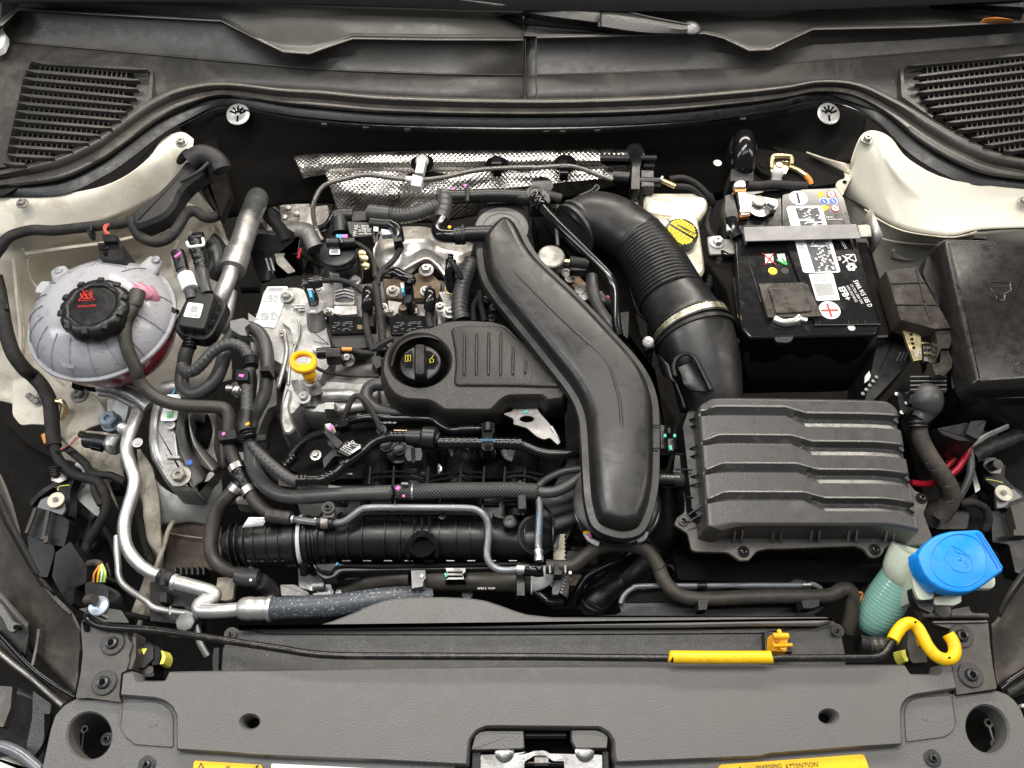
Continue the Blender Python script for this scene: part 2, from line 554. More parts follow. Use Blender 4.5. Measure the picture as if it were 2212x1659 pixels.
mat('white_dull',(.50,.50,.48),.5,cvar=.1)
mat('ink',(.02,.02,.022),.6)
mat('print',(.62,.62,.62),.55)
mat('red',(.36,.006,.018),.33,cvar=.1)
mat('red_print',(.50,.03,.02),.5)
mat('red_wire',(.50,.08,.06),.5)
mat('green_print',(.06,.45,.10),.5)
mat('teal',(.10,.50,.38),.5)
mat('pink',(.60,.14,.44),.5)
mat('blue_print',(.03,.10,.40),.5)
mat('sky_print',(.06,.32,.60),.5)
mat('orange',(.62,.24,.05),.6)
mat('lime',(.72,.70,.10),.45)
mat('fluid',(.30,.035,.055),.25,coat=.3)
mat('washer',(.28,.54,.46),.22,trans=.15,sss=.2,cvar=.12,coat=.5)
mat('washer_pale',(.56,.62,.50),.35,sss=.3)
mat('hose_clear',(.10,.09,.08),.18,coat=.6)
mat('glass',(.012,.012,.012),.12)
mat('hose_speck',(.050,.056,.066),.42,spots=((.25,.29,.35),.60,330),cvar=.1)
mat('blue_steel',(.34,.40,.46),.35,metal=.5)

def foil():
    m=mat('foil',(.62,.59,.54),.32,metal=1.0,cvar=.12)
    nt=m.node_tree;N=nt.nodes;L=nt.links;b=N["Principled BSDF"]
    geo=N.new("ShaderNodeNewGeometry")
    v=N.new("ShaderNodeTexVoronoi");v.inputs["Scale"].default_value=170;v.inputs["Randomness"].default_value=.12
    uvn=N.new('ShaderNodeUVMap');mp=N.new('ShaderNodeMapping');mp.inputs['Rotation'].default_value=(0,0,.785);L.new(uvn.outputs[0],mp.inputs[0]);L.new(mp.outputs[0],v.inputs['Vector'])
    v.voronoi_dimensions='2D';v.inputs['Scale'].default_value=175
    bp=N.new("ShaderNodeBump");bp.invert=True;bp.inputs["Strength"].default_value=.75;bp.inputs["Distance"].default_value=.0018
    L.new(v.outputs[0],bp.inputs["Height"]);L.new(bp.outputs[0],b.inputs["Normal"])
foil()
def polished():
    m=mat('polished',(.68,.65,.60),.32,metal=.65,bump=(300,.12,3),dust=((.25,.20,.14),.3,22),cvar=.12)
polished()
def braid():
    m=mat('braid',(.03,.03,.032),.45)
    nt=m.node_tree;N=nt.nodes;L=nt.links;b=N["Principled BSDF"]
    uv=N.new("ShaderNodeUVMap")
    sp=N.new("ShaderNodeSeparateXYZ");L.new(uv.outputs[0],sp.inputs[0])
    def wave(sign):
        a=N.new("ShaderNodeMath");a.operation='MULTIPLY';a.inputs[1].default_value=1300;L.new(sp.outputs[0],a.inputs[0])
        c=N.new("ShaderNodeMath");c.operation='MULTIPLY_ADD';c.inputs[1].default_value=sign*2*math.pi*14;L.new(sp.outputs[1],c.inputs[0]);L.new(a.outputs[0],c.inputs[2])
        s=N.new("ShaderNodeMath");s.operation='SINE';L.new(c.outputs[0],s.inputs[0]);return s
    mx=N.new("ShaderNodeMath");mx.operation='MAXIMUM';L.new(wave(1).outputs[0],mx.inputs[0]);L.new(wave(-1).outputs[0],mx.inputs[1])
    mr=N.new("ShaderNodeMapRange");mr.inputs[1].default_value=.2;mr.inputs[2].default_value=1;L.new(mx.outputs[0],mr.inputs[0])
    c=N.new("ShaderNodeMix");c.data_type='RGBA';c.inputs[6].default_value=(.008,.008,.008,1);c.inputs[7].default_value=(.10,.10,.10,1)
    L.new(mr.outputs[0],c.inputs[0]);L.new(c.outputs[2],b.inputs["Base Color"])
    bp=N.new("ShaderNodeBump");bp.inputs["Distance"].default_value=.001;L.new(mr.outputs[0],bp.inputs["Height"]);L.new(bp.outputs[0],b.inputs["Normal"])
braid()
def tank():
    m=mat('tank',(.57,.575,.61),.22,trans=.45,ior=1.15,spots=((.50,.49,.54),.60,40),coat=.5,cvar=.05)
tank()
mat('tank_rib',(.34,.35,.39),.3,trans=.2)
mat('tank_spot',(.30,.31,.34),.25,trans=.3)
mat('fluid_pale',(.42,.17,.22),.3,coat=.3)
mat('print_grey',(.30,.31,.31),.6)
mat('rust_metal',(.20,.15,.10),.5,metal=.5,bump=(250,.6,6),dust=((.12,.08,.05),.7,30),cvar=.3)
mat('blue_steel_pale',(.50,.54,.55),.4,cvar=.08)
mat('zinc_band',(.74,.68,.50),.25,metal=.95,cvar=.15)
mat('bronze',(.026,.022,.018),.27,bump=(600,.12),dust=((.09,.075,.055),.3,20),cvar=.08)
mat('bronze_dark',(.011,.0102,.0095),.27,bump=(600,.1),dust=((.022,.02,.017),.12,10),cvar=.05)
mat('bronze_grey',(.060,.055,.049),.33,bump=(900,.3),dust=((.15,.125,.10),.35,20),cvar=.08)
mat('blue_dark',(.001,.12,.50),.4)
mat('washer_grey',(.38,.38,.37),.35,metal=.5,cvar=.08)
mat('lid_gloss',(.036,.036,.036),.22,rvar=.04,dust=((.10,.09,.075),.25,60))
mat('cream_clean',(.60,.575,.48),.28,bump=(8,.5,2),dust=((.45,.40,.29),.12,30),cvar=.02,coat=.4)

# ================================================================== the bay floor and the painted body
def grid_xy(name,x0,x1,y0,y1,zf,mat,nx=40,ny=30,parent=None,kind=None):
    vs,fs=[],[]
    for j in range(ny+1):
        for i in range(nx+1):
            x=x0+(x1-x0)*i/nx;y=y0+(y1-y0)*j/ny
            vs.append((x,y,zf(x,y)))
    for j in range(ny):
        for i in range(nx):
            a=j*(nx+1)+i;fs.append((a,a+1,a+nx+2,a+nx+1))
    o=obj(name,vs,fs,mat,parent,smooth=60)
    if kind:o['kind']=kind
    return o
from mathutils import noise as MN
def nz(x,y,s,k=0):return MN.noise(Vector((x*s,y*s,k)))
grid_xy('floor',-1.6,1.6,-1.3,1.5,lambda x,y:-.52+.02*nz(x,y,6),M['deep'],kind='structure')

# --- painted inner wings (cream sheet metal): surfaces with seams
def sheet(name,rows,mat,parent=None,n=4,amp=.0,sc=.03,solid=.002,lab=None):
    """rows of equal point counts -> smooth surface through them"""
    R0=[[(u,v,z) for u,v,z,_ in pts(r)] for r in rows]
    R1=[catmull(r,n) for r in R0]
    cols=[catmull([R1[i][j] for i in range(len(R1))],n) for j in range(len(R1[0]))]
    vs,fs=[],[]
    m=len(cols[0])
    for ci,c in enumerate(cols):
        for ri,(u,v,z) in enumerate(c):
            p=P(u,v,z)
            if amp:p.z+=amp*MN.noise(Vector((u*sc,v*sc,1.3)))
            vs.append(p)
    for i in range(len(cols)-1):
        for j in range(m-1):
            a=i*m+j;fs.append((a,a+1,a+1+m,a+m))
    return obj(name,vs,fs,mat,parent,solid=solid,smooth=50,lab=lab)

wl=thing('inner_wing','cream painted inner wing around the coolant tank, dirty towards the bottom','inner wing',(120,600,-15),'painted inner wings')
sheet('shelf_panel',[
    'O -40,422,5.6 60,424,5.6 180,412,5.6 262,386,5.6 322,340,5.6 352,300,5.6 392,285,5.6 418,300,5.4',
    'O -40,450,5 60,448,5 180,436,4.6 256,410,4.4 325,368,4.4 365,335,4.6 395,320,4.8 415,330,4.6',
    'O -40,520,2 60,505,2 180,490,1 250,470,1 320,440,0 372,410,0 400,385,.6 412,368,1.4'],M['cream'],wl)
sheet('side_panel',[
    'O -40,505,2 30,500,2 100,492,1.5 180,485,1 250,468,1 320,435,0 400,395,-1 470,470,-5',
    'O -40,560,-1 50,545,-2 110,530,-3 200,520,-4 280,500,-5 360,470,-6 440,470,-7 490,520,-9',
    'O -40,680,-8 50,650,-10 110,600,-12 200,560,-12 280,545,-12 370,535,-12 440,545,-12 500,580,-13',
    'O -40,800,-14 50,790,-16 120,780,-18 200,780,-18 280,780,-18 370,700,-18 440,680,-17 500,700,-18',
    'O -40,870,-18 20,870,-18 90,900,-20 200,900,-21 280,900,-21 350,860,-21 430,840,-21 500,820,-21'],M['cream'],wl,amp=.012,sc=.02)
# raised seams and steps stamped in the sheet
for k,s in enumerate(['O 48,536,-.5 62,545,-1.6 130,528,-2.4 200,519,-3.2 290,500,-4.2','O 62,556,-2.8 150,538,-3.6 230,529,-4.4 300,520,-5.4 372,498,-6.4',
                       'O 60,560,-3 66,600,-6 92,640,-8 104,690,-10 108,750,-13','O 40,600,-5 45,660,-9 52,720,-12 50,790,-15',
                       'O 372,470,-5.5 400,455,-5.6 420,420,-5 452,452,-6 462,510,-8','O 385,480,-6.5 402,500,-8 430,525,-9.5']):
    tube('seam',s,M['cream_dirty'],wl,r=2.2,seg=8,flat=.6)
for s in ('O 40,512,1.2 100,500,.9 200,490,.4 300,470,-.6 380,440,-2 440,452,-4','O 55,548,-1.2 150,534,-2.2 240,522,-3 330,500,-4.6 400,488,-5.6','O 70,700,-12 78,750,-14.5 110,800,-17 150,840,-19','O 30,560,-2 36,640,-7 44,720,-11 40,800,-15','O 410,500,-7 430,540,-9 470,560,-10.5 492,600,-13','O 385,520,-8 372,560,-11 380,600,-13.4'):
    tube('sealer_bead',s,M['cream'],wl,r=4.2,seg=10,flat=.5)
# lower flange plate with hole and bolt
prism('lower_flange','C1 95,95 130,85 230,70 400,90 430,155 520,140 650,140 760,210 825,320 832,400 790,440 700,470 640,510 620,530 560,545 470,540 440,450 250,440 160,450 95,370',-15,[(0,-.5),(0,0)],M['cream'],wl,rnd=8,bevel=.0015)
prism('cream_rail','C1 840,230 1040,250 1000,430 960,560 900,480 840,400',-14,[(0,-3),(.2,0)],M['cream_white'],wl,rnd=6)
sheet('chassis_rail',[
    'C1 1100,640,-16 1180,760,-16 1240,900,-15.5 1400,1010,-16 1560,1020,-16 1700,830,-17 1740,740,-17',
    'C1 1120,820,-18 1160,930,-18 1230,1040,-17 1400,1110,-17.5 1560,1130,-18 1690,1110,-19 1760,1000,-19',
    'C1 1140,1000,-21 1180,1160,-21 1250,1230,-20 1350,1240,-21 1500,1220,-21 1650,1240,-22 1700,1180,-22'],M['cream_white'],wl)
sheet('rail_flange',[
    'C1 1090,860,-19 1150,1010,-18.5 1210,1180,-18.5','C1 1110,1180,-21 1200,1270,-19.5 1290,1330,-20','C1 1180,1500,-24 1225,1560,-23 1290,1560,-24',
    'D1 1040,420,-27 1110,450,-27 1190,470,-28'],M['cream_dirty'],wl)
sheet('inner_flap',['C1 480,545,-14.6 640,500,-14 800,500,-13.6 960,540,-13.6','C1 520,600,-15 680,660,-14.6 800,700,-14.4 960,690,-14.4','C1 600,700,-16 740,790,-16 860,850,-16 980,880,-16'],M['cream_dirty'],wl,amp=.004,sc=.08)
sheet('rail_wall',['C1 1085,640,-15 1140,690,-14.6 1210,800,-14.6','C1 1095,860,-16 1180,960,-15.6 1260,1060,-15.8','C1 1100,1100,-18 1180,1230,-17.4 1270,1300,-18','C1 1150,1350,-20 1210,1440,-19.6 1280,1500,-20'],M['cream_dirty'],wl,amp=.004,sc=.08)
tube('rail_edge','C1 1375,1205,-18.5 1330,1290,-18.8 1300,1400,-19.5 1240,1570,-20 D1 1170,300,-22 1100,540,-24',M['cream_dirty'],wl,r=5,seg=8)
sheet('dirty_floor_plate',['C1 1350,1200,-22 1500,1190,-22 1660,1220,-22 1760,1260,-22','C1 1330,1380,-23 1480,1390,-23 1640,1390,-23 1760,1400,-23',
    'C1 1290,1600,-25 1450,1610,-25 1620,1600,-25 1760,1600,-25'],M['rust_dirt'],wl,amp=.006,sc=.1)
tube('weld_edge','C1 1320,1300,-21.5 1450,1325,-21.5 1600,1345,-21.5',M['cream_dirty'],wl,r=1.6,seg=6)
prism('wedge_bracket','C1 590,760 610,740 720,830 790,1130 780,1170 750,1165 580,1010',-17,[(0,-.6),(0,0)],M['white_dull'],wl,rnd=6)
sheet('inner_flap',['C1 470,560,-17 520,590,-17 700,730,-18 790,790,-19','C1 480,640,-19 560,700,-19 760,840,-20 850,870,-20','C1 490,720,-20 600,740,-20 800,850,-22 950,1130,-24'],M['cream_dirty'],wl)
for s,z in (('A1 1440,1135',7.6),('A1 180,1615',6.8)):
    hex_bolt(s,z-.5,9.5,M['steel_dull'],wl,name='body_bolt')
hex_bolt('C1 630,215',-14.9,13,M['steel_dull'],wl,name='body_bolt')
hex_bolt('C1 885,430',-12,22,M['blue_steel'],wl,name='body_bolt',washer=False)
for k in range(5):
    lathe('lock_nut',at('C1 %d,%d'%(225+28*k,215+22*(k%3)),-13.8),[(7,-6),(7,0),(5,2)],M['cast_dark'],wl,seg=10)

wr=thing('inner_wing','clean cream painted inner wing behind the battery and fuse box','inner wing',(2000,420,-12),'painted inner wings')
sheet('shelf_panel',[
    'O 1840,350,4 1852,310,6 1865,288,7 1890,282,7.4 1925,298,7 1965,345,6.2 2060,390,6 2250,412,6.5',
    'O 1835,372,2 1850,345,4 1868,325,5.5 1900,330,5.8 1935,370,5.5 1990,400,5 2080,420,5.2 2250,440,6',
    'O 1815,395,0 1835,395,1 1880,400,2 1930,420,3 1985,440,3.6 2050,455,4 2120,455,4.6 2250,465,5.4',
    'O 1830,430,-2 1865,450,-1.4 1905,475,-.5 1950,495,.8 2005,505,2 2060,508,3 2120,495,4 2250,490,5'],M['cream_clean'],wr)
sheet('side_panel',[
    'O 1800,398,-1 1830,425,-2 1868,448,-1.8 1910,474,-1 1950,494,.4 2005,504,1.8 2060,510,2.6 2130,500,3.4 2250,492,4.5',
    'O 1810,430,-4 1840,470,-5 1880,500,-4.5 1920,515,-4 1960,522,-3 2010,525,-2 2060,530,-1 2130,530,0 2250,530,1',
    'O 1840,560,-12 1860,590,-12 1890,600,-12 1930,580,-10 1970,580,-9 2010,575,-8 2060,570,-7 2130,570,-6 2250,570,-5',
    'O 1850,680,-20 1870,690,-20 1900,690,-20 1930,690,-19 1970,690,-18 2010,690,-18 2060,690,-18 2130,690,-18 2250,690,-18'],M['cream_clean'],wr,amp=.004,sc=.03)
for s in ['O 1868,452,-.8 1905,478,-.4 1950,498,1 2005,508,2.2 2062,512,3 2110,500,4','O 1880,505,-3.6 1925,520,-3.2 1990,527,-2 2050,528,-.8']:
    tube('seam',s,M['cream_dirty'],wr,r=1.8,seg=8,flat=.6)
sheet('oval_dimple',['B4 1170,575,-6 1300,540,-5.6 1450,580,-5','B4 1160,640,-8 1300,660,-7.4 1440,650,-7'],M['cream_clean'],wr)
hex_bolt('A4 965,1110',6.9,9.5,M['steel_dull'],wr,name='body_bolt')
hex_bolt('A4 2205,1600',6.4,9.5,M['steel_dull'],wr,name='body_bolt')
prism('hinge_flange','A4 780,1290 840,1290 850,1400 800,1500 770,1560 720,1460 740,1430 800,1410',2,[(0,-.4),(0,0)],M['cream_dirty'],wr,rnd=5)
lathe('hole',at('A4 792,1440',2.15),[(4.5,-.4),(4.5,.3),(0,.3)],M['void'],wr,seg=16)
sheet('corner_panel',['A4 490,1200,2.5 640,1250,3 790,1290,3','A4 560,1250,1.5 700,1310,2 830,1380,2'],M['cream_dirty'],wr)
sheet('back_corner_plate',['O 1608,372,-2 1630,375,-2 1650,372,-2','O 1608,400,-3 1630,402,-3 1650,400,-3'],M['cream_white'],wr)
sheet('rear_bay_panel',['O 1600,330,-1 1625,330,-1 1650,335,-1','O 1600,380,-3 1625,385,-3 1650,385,-3'],M['cream_white'],wr)
# patches of the body seen low down by the washer bottle
prism('lower_flange','C4 1650,880 1810,755 1870,960 1740,1045 1700,1000',-12,[(0,-.5),(0,0)],M['cream_white'],wr,rnd=5)
sheet('upper_rail',['C4 1790,620,-6 1900,530,-5 2080,450,-4.5 2260,350,-4','C4 1800,640,-6.6 1920,560,-6 2090,480,-5.4 2260,395,-5'],M['cream_white'],wr)

# ================================================================== cowl under the windscreen
gl=ribbon('windscreen','O -40,-60,19 600,-60,19 1106,-60,19 1700,-60,19 2250,-60,19','O -40,6,16.5 600,8,16.5 1106,24,16 1700,24,16.5 2250,0,17',[(0,0),(1,0)],M['glass'],None,solid=.004)
tag(gl,'dark lower edge of the windscreen above the plastic cowl','windscreen')
def cowl(label,ledge,base,seal,top,ribs):
    t=thing('cowl_panel',label,'cowl panel',(ledge[0][0],ledge[0][1],10),'plastic cowl panels')
    n=len(ledge)
    L=lambda a,z:[(p[0],p[1],z/100,None) for p in a]
    ribbon('upper_tray',L(top,16.2),L(ledge,12.6),[(0,0),(.06,-.9),(.3,-1.6),(.9,-.9),(1,0)],M['cowl_lit_dusty'],t,sharp=True,n=1)
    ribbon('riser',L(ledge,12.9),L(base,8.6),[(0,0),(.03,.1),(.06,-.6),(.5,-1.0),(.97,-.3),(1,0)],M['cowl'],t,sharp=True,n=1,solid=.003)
    ribbon('lower_tray',L(base,8.7),L(seal,7.2),[(0,0),(.05,.15),(.5,.2),(1,-.2)],M['cowl'],t,sharp=True,n=1)
    for a,b in zip(ledge[:-1],ledge[1:]):
        pass
    ribbon('rim',[(p[0],p[1]-1,.1310,None) for p in ledge],[(p[0],p[1]+3.6,.1307,None) for p in ledge],[(0,0),(1,0)],M['rim'],t,sharp=True,n=1,solid=.002)
    return t
cl=cowl('left half of the cowl, its stepped rim running down from the left corner',
    [(-40,66),(5,50),(40,17),(200,27),(478,42),(540,74),(612,109),(668,113),(712,97),(762,80),(950,83),(1130,83)],
    [(-40,95),(5,88),(27,93),(200,108),(478,134),(540,139),(612,146),(668,150),(712,153),(762,156),(950,163),(1131,165)],
    [(-40,420),(5,420),(27,410),(200,330),(478,195),(540,200),(612,204),(668,208),(712,210),(762,214),(950,225),(1131,228)],
    [(-40,-20),(5,-15),(40,-10),(200,-5),(478,0),(540,2),(612,6),(668,8),(712,10),(762,12),(950,18),(1130,22)],0)
cr=cowl('right half of the cowl, overlapping the left half and dipping near its middle',
    [(1132,75),(1158,76),(1160,80),(1350,76),(1522,71),(1560,80),(1618,108),(1664,106),(1705,85),(1756,62),(2000,57),(2130,50),(2260,44)],
    [(1132,165),(1156,165),(1160,163),(1350,157),(1522,150),(1560,148),(1618,146),(1664,141),(1705,137),(1756,132),(2000,112),(2130,101),(2260,90)],
    [(1132,228),(1156,228),(1160,228),(1350,223),(1522,212),(1560,209),(1618,204),(1664,200),(1705,196),(1756,190),(1900,240),(2050,330),(2260,380)],
    [(1132,20),(1158,20),(1160,20),(1350,16),(1522,12),(1560,12),(1618,10),(1664,8),(1705,6),(1756,4),(2000,0),(2130,-4),(2260,-8)],0)
tube('joint','O 1158,84,13 1158,166,8.9 1160,222,7.6',M['cowl'],cr,r=1.6,seg=8,sharp=True)
tube('joint','O 1135,84,13 1135,166,8.9 1133,222,7.6',M['matte'],cr,r=1.2,seg=8,sharp=True)
# moulded marks on the tray
for s in ('A2 370,125','A2 160,270','A1 2170,270'):
    q=T1(s);lathe('moulded_ring',(q[0],q[1],12.6),[(3.2,0),(3.2,.8),(5,.8),(5,0)],M['cowl'],cl,seg=18)

def vent(side,frame,slats,cols_,label,parent,mirror):
    f=prism('vent_frame',frame,9.0,[(0,-1.2),(0,-.2),(.25,0)],M['cowl'],parent,rnd=14)
    return f
# left grille
vl=thing('air_vent','left cowl air vent grille of long slats, beside the left corner','vent',(160,240,8),'cowl air vents')
prism('surround','A1 60,470 250,462 1165,530 1215,562 1215,640 1205,775 900,1000 700,1120 420,1250 150,1310 -60,1330 -60,900',8.3,[(0,-.8),(0,0)],M['cowl'],vl,rnd=8)
prism('shade_plate','A1 245,490 1040,550 1080,640 1020,800 900,985 700,1110 400,1235 130,1290 50,1230 180,640',8.8,[(0,-.45),(0,0)],M['void'],vl,rnd=3,bevel=0)  # black plate stands in for the shaded depth behind the slats
prism('rim','A1 1150,545 1200,545 1214,570 1214,640 1205,778 905,1008 880,1000 1165,770 1180,640 1185,575',9.2,[(0,-1),(.1,0)],M['cowl'],vl,rnd=4)
sl=[(250,482,1160,545),(190,548,1100,632),(175,610,1090,700),(160,675,1075,770),(145,740,1045,830),(130,805,1000,885),(118,872,950,945),
      (105,940,880,1008),(90,1005,785,1068),(75,1080,695,1125),(60,1148,565,1185),(45,1218,420,1242),(20,1285,200,1296)]
for (x0,y0,x1,y1) in sl:
    a=pts('A1 %f,%f %f,%f %f,%f %f,%f %f,%f'%(x0,y0-2,x0+95,y0-4+(y1-y0)*.08,x0*.1+x1*.9,y0*.1+y1*.9-8,x1,y1-5,x1,y1))
    b=pts('A1 %f,%f %f,%f %f,%f %f,%f %f,%f'%(x0,y0+2,x0+95,y0+20+(y1-y0)*.08,x0*.1+x1*.9,y0*.1+y1*.9+12,x1,y1+4,x1,y1))
    a=[(p[0],p[1]) for p in a];b=[(p[0],p[1]) for p in b]
    prism('slat',a[:4]+b[::-1][1:],10.0,[(0,-.9),(0,0)],M['cowl'],vl,bevel=.0008)
for k in range(19):
    x0=335+k*37.5;x1=120+k*43
    yt=500+k*2.8;yb=1290-max(0,(x1-250))*.42-max(0,x1-600)*.28
    s='A1 %f,%f %f,%f'%(x0,yt,x0+(x1-x0)*(yb-yt)/790,yb)
    q=pts(s);bar('cross_bar',(q[0][0],q[0][1],9.2),(q[1][0],q[1][1],9.2),2.0,5,M['cowl'],vl,bevel=0)
vr=thing('air_vent','right cowl air vent grille, cut off by the right edge of the picture','vent',(2100,230,8),'cowl air vents')
prism('surround','A4 1235,560 1250,510 1300,490 2330,405 2400,1300 2150,1245 1900,1170 1700,1060 1500,900 1240,760',8.3,[(0,-.8),(0,0)],M['cowl'],vr,rnd=8)
prism('shade_plate','A4 1420,520 2200,440 2330,1260 2060,1195 1880,1140 1680,1010 1500,880 1400,760 1390,640',8.8,[(0,-.45),(0,0)],M['void'],vr,rnd=3,bevel=0)  # black plate again, painting the shade below the right slats
prism('rim','A4 1228,555 1246,512 1290,515 1262,560 1275,740 1500,920 1490,940 1240,765',9.3,[(0,-1),(.1,0)],M['cowl'],vr,rnd=4)
sr=[(1290,515,430),(1345,602,492),(1352,660,563),(1368,728,632),(1405,792,700),(1452,852,765),(1520,908,833),(1595,967,900),(1680,1024,968),(1790,1088,1033),(1895,1145,1100),(2050,1192,1172)]
for (x0,y0,y1) in sr:
    x1=2260;y1=y1-(y0-y1)*.04
    f=lambda t:y0+(y1-y0)*t
    a=[(x0,y0),(x0+70,f(.06)-12),(x1,y1-12)]
    b=[(x1,y1+7),(x0+70,f(.06)+8)]
    prism('slat',[T1('A4 %f,%f'%q) for q in a+b],10.0,[(0,-.9),(0,0)],M['cowl'],vr,bevel=.0008)
for k in range(21):
    x0=1440+k*41;x1=x0+70
    yt=512-k*3.6;yb=min(1200,760+(x0-1400)*.78)
    q=pts('A4 %f,%f %f,%f'%(x0,yt,x0+40*(yb-yt)/700,yb));bar('cross_bar',(q[0][0],q[0][1],9.2),(q[1][0],q[1][1],9.2),2.0,5,M['cowl'],vr,bevel=0)

# rubber bonnet seal
sea=thing('bonnet_seal','long black rubber bonnet seal with two beads, curving across the rear of the bay','rubber seal',(1106,240,6))
U_='O -50,373,8.6 0,368,8.6 109,338,8.6 191,303,8.6 245,265,8.6 314,218,8.6 382,188,8.6 477,176,8.6 603,188,8.6 685,192,8.6 849,206,8.6 1152,213,8.6 1413,206,8.6 1600,193,8.6 1700,183,8.6 1772,171,8.6 1854,177,8.6 1936,213,8.6 2018,258,8.6 2086,296,8.6 2154,327,8.6 2212,341,8.6 2270,350,8.6'
L_='O -50,428,6.4 0,426,6.4 136,421,6.4 232,378,6.4 290,338,6.4 350,292,6.4 409,258,6.4 485,228,6.4 603,246,6.4 680,256,6.4 849,268,6.4 1152,273,6.4 1413,266,6.4 1600,246,6.4 1690,232,6.4 1755,219,6.4 1826,225,6.4 1893,262,6.4 1958,327,6.4 2018,368,6.4 2090,400,6.4 2170,412,6.4 2270,420,6.4'
ribbon('bead_strip',U_,L_,[(0,-.4),(.02,.5),(.07,.9),(.15,.95),(.26,.55),(.34,.15),(.38,.30),(.45,.62),(.54,.72),(.60,.5),(.64,0),(.66,-1.2)],M['seal'],sea,n=8,solid=.003,smooth=65)
ribbon('flange',U_,L_,[(.60,-.3),(.68,-.2),(.98,-.5),(1,-1.4)],M['black'],sea,n=8,solid=.003,smooth=65)
tube('lower_edge','O 300,345,5.9 360,292,5.9 412,262,5.9 486,234,5.9 603,252,5.9 680,262,5.9 849,273,5.9 1152,278,5.9 1413,270,5.9 1600,251,5.9 1692,236,5.9 1756,223,5.9 1826,229,5.9 1893,266,5.9 1958,330,5.9',M['gloss'],sea,r=2.0,seg=8)
for u,v in ((700,266),(790,273),(880,277),(1180,281),(1215,281),(1290,279),(1605,255)):
    prism('clip','O %d,%d %d,%d %d,%d %d,%d'%(u-7,v-4,u+7,v-4,u+7,v+3,u-7,v+3),6.2,[(0,-.5),(0,0)],M['black'],sea)

# felt firewall insulation
ins=thing('firewall_insulation','black felt insulation mat covering the firewall below the rubber seal','insulation mat',(1106,330,-8))
ribbon('mat_panel','O 385,262,5.2 410,256,5.2 486,226,5.6 603,246,5.6 849,268,5.4 1152,275,5.2 1413,266,5.4 1600,248,5.6 1700,231,5.8 1790,220,5.6 1872,258,5.2',
       'O 470,470,-9 500,470,-9 560,455,-9 640,440,-9 850,440,-10 1152,440,-10 1380,430,-10 1560,420,-9 1640,400,-8 1740,370,-3 1850,350,3',
       [(0,0),(.2,-.4),(.5,-1),(.8,-.6),(1,0)],M['felt'],ins,n=5,noise=lambda u,v:.003*MN.noise(Vector((u*.02,v*.02,0))),solid=.006,fine=3)
prism('side_flap','O 384,262 425,275 470,300 500,420 478,474 452,440 420,380 432,345 418,338 415,292',1.5,[(0,-1.5),(.2,0)],M['felt'],ins,rnd=8)
prism('side_flap','O 1606,325 1640,318 1700,330 1806,380 1822,392 1808,398 1760,405 1700,398 1640,372',1.6,[(0,-1.2),(.2,0)],M['felt'],ins,rnd=8)
lathe('hole',at('A2 200,1358',-1.6),[(14,-.4),(13,.4),(0,.4)],M['void'],ins,seg=20)
lathe('bright_hole',at('A3 1660,1290',1.6),[(9,-.2),(9,.2),(0,.2)],M['cream_white'],ins,seg=20)
def star_washer(s,z,label,tilt_ax):
    c=at(s,z)
    t=thing('retaining_washer',label,'washer',c,'star washers holding the insulation')
    lathe('disc',c,[(25,-1),(25,.5),(22,2.0),(10,1),(6,0),(0,0)],M['washer_grey'],t,axis=tilt_ax,seg=36)
    cc=P(*c[:2],c[2]/100);k=S(cc);ax=Vector(tilt_ax).normalized()
    U=Vector((1,0,0));V=ax.cross(U).normalized()
    for a in (20,55,90,125,160,270):
        d=U*math.cos(R(a))+V*math.sin(R(a));sd=ax.cross(d)
        vs=[cc+ax*k*2.9+d*(4*k)+sd*k*1.6,cc+ax*k*2.9+d*(4*k)-sd*k*1.6,cc+ax*k*3.3+d*(18*k)-sd*k*1.9,cc+ax*k*3.3+d*(18*k)+sd*k*1.9]
        vs+=[p-ax*k*2.2 for p in vs]
        obj('slot',vs,[(0,1,2,3),(4,5,6,7),(0,1,5,4),(1,2,6,5),(2,3,7,6),(3,0,4,7)],M['void'],t)
star_washer('A1 1885,905',5.6,'silver star washer on the insulation near the left wing',(0,-.35,1))
star_washer('A4 665,900',5.6,'silver star washer on the insulation above the battery',(.1,-.35,1))

# foil heat shield with its wave
hs=thing('heat_shield','embossed foil heat shield across the middle of the firewall','heat shield',(1000,380,-6))
ribbon('upper_fold','O 633,338,0 680,332,.3 794,329,.5 900,326,.5 1106,322,.5 1230,321,.5 1345,322,.5 1392,325,.3',
       'O 655,385,-1.6 700,378,-1.6 800,372,-1.6 900,375,-1.8 1106,372,-1.8 1230,372,-1.8 1345,372,-1.8 1392,372,-1.8',
       [(0,0),(.15,.5),(.5,.9),(.75,.6),(.9,-.2),(1,-.6)],M['foil'],hs,n=6,fine=3,noise=lambda u,v:.004*MN.noise(Vector((u*.025,v*.04,0))))
def fz(u,v):return .009*MN.noise(Vector((u*.018,v*.022,4)))+.002*MN.noise(Vector((u*.06,v*.05,8)))
ribbon('lower_sheet','O 700,366,-1.6 760,364,-1.6 850,362,-1.6 950,360,-1.6 1106,360,-1.6 1230,360,-1.6 1360,362,-1.6',
       'O 735,470,-8 770,470,-8 850,478,-8 950,480,-8 1106,450,-8 1230,425,-6 1330,400,-5',
       [(0,0),(.25,1.0),(.5,1.4),(.75,.6),(1,0)],M['foil'],hs,n=7,fine=5,noise=fz)
for u,v in ((912,352),(1073,356),(1222,353)):
    lathe('rubber_grommet',(u,v,1.0),[(25,-2),(25,.5),(18,2),(0,2)],M['void'],hs,seg=24)
prism('slot_cutout','O 1295,346 1310,336 1390,334 1392,352 1310,356',1.2,[(0,-.4),(0,0)],M['void'],hs,rnd=5)
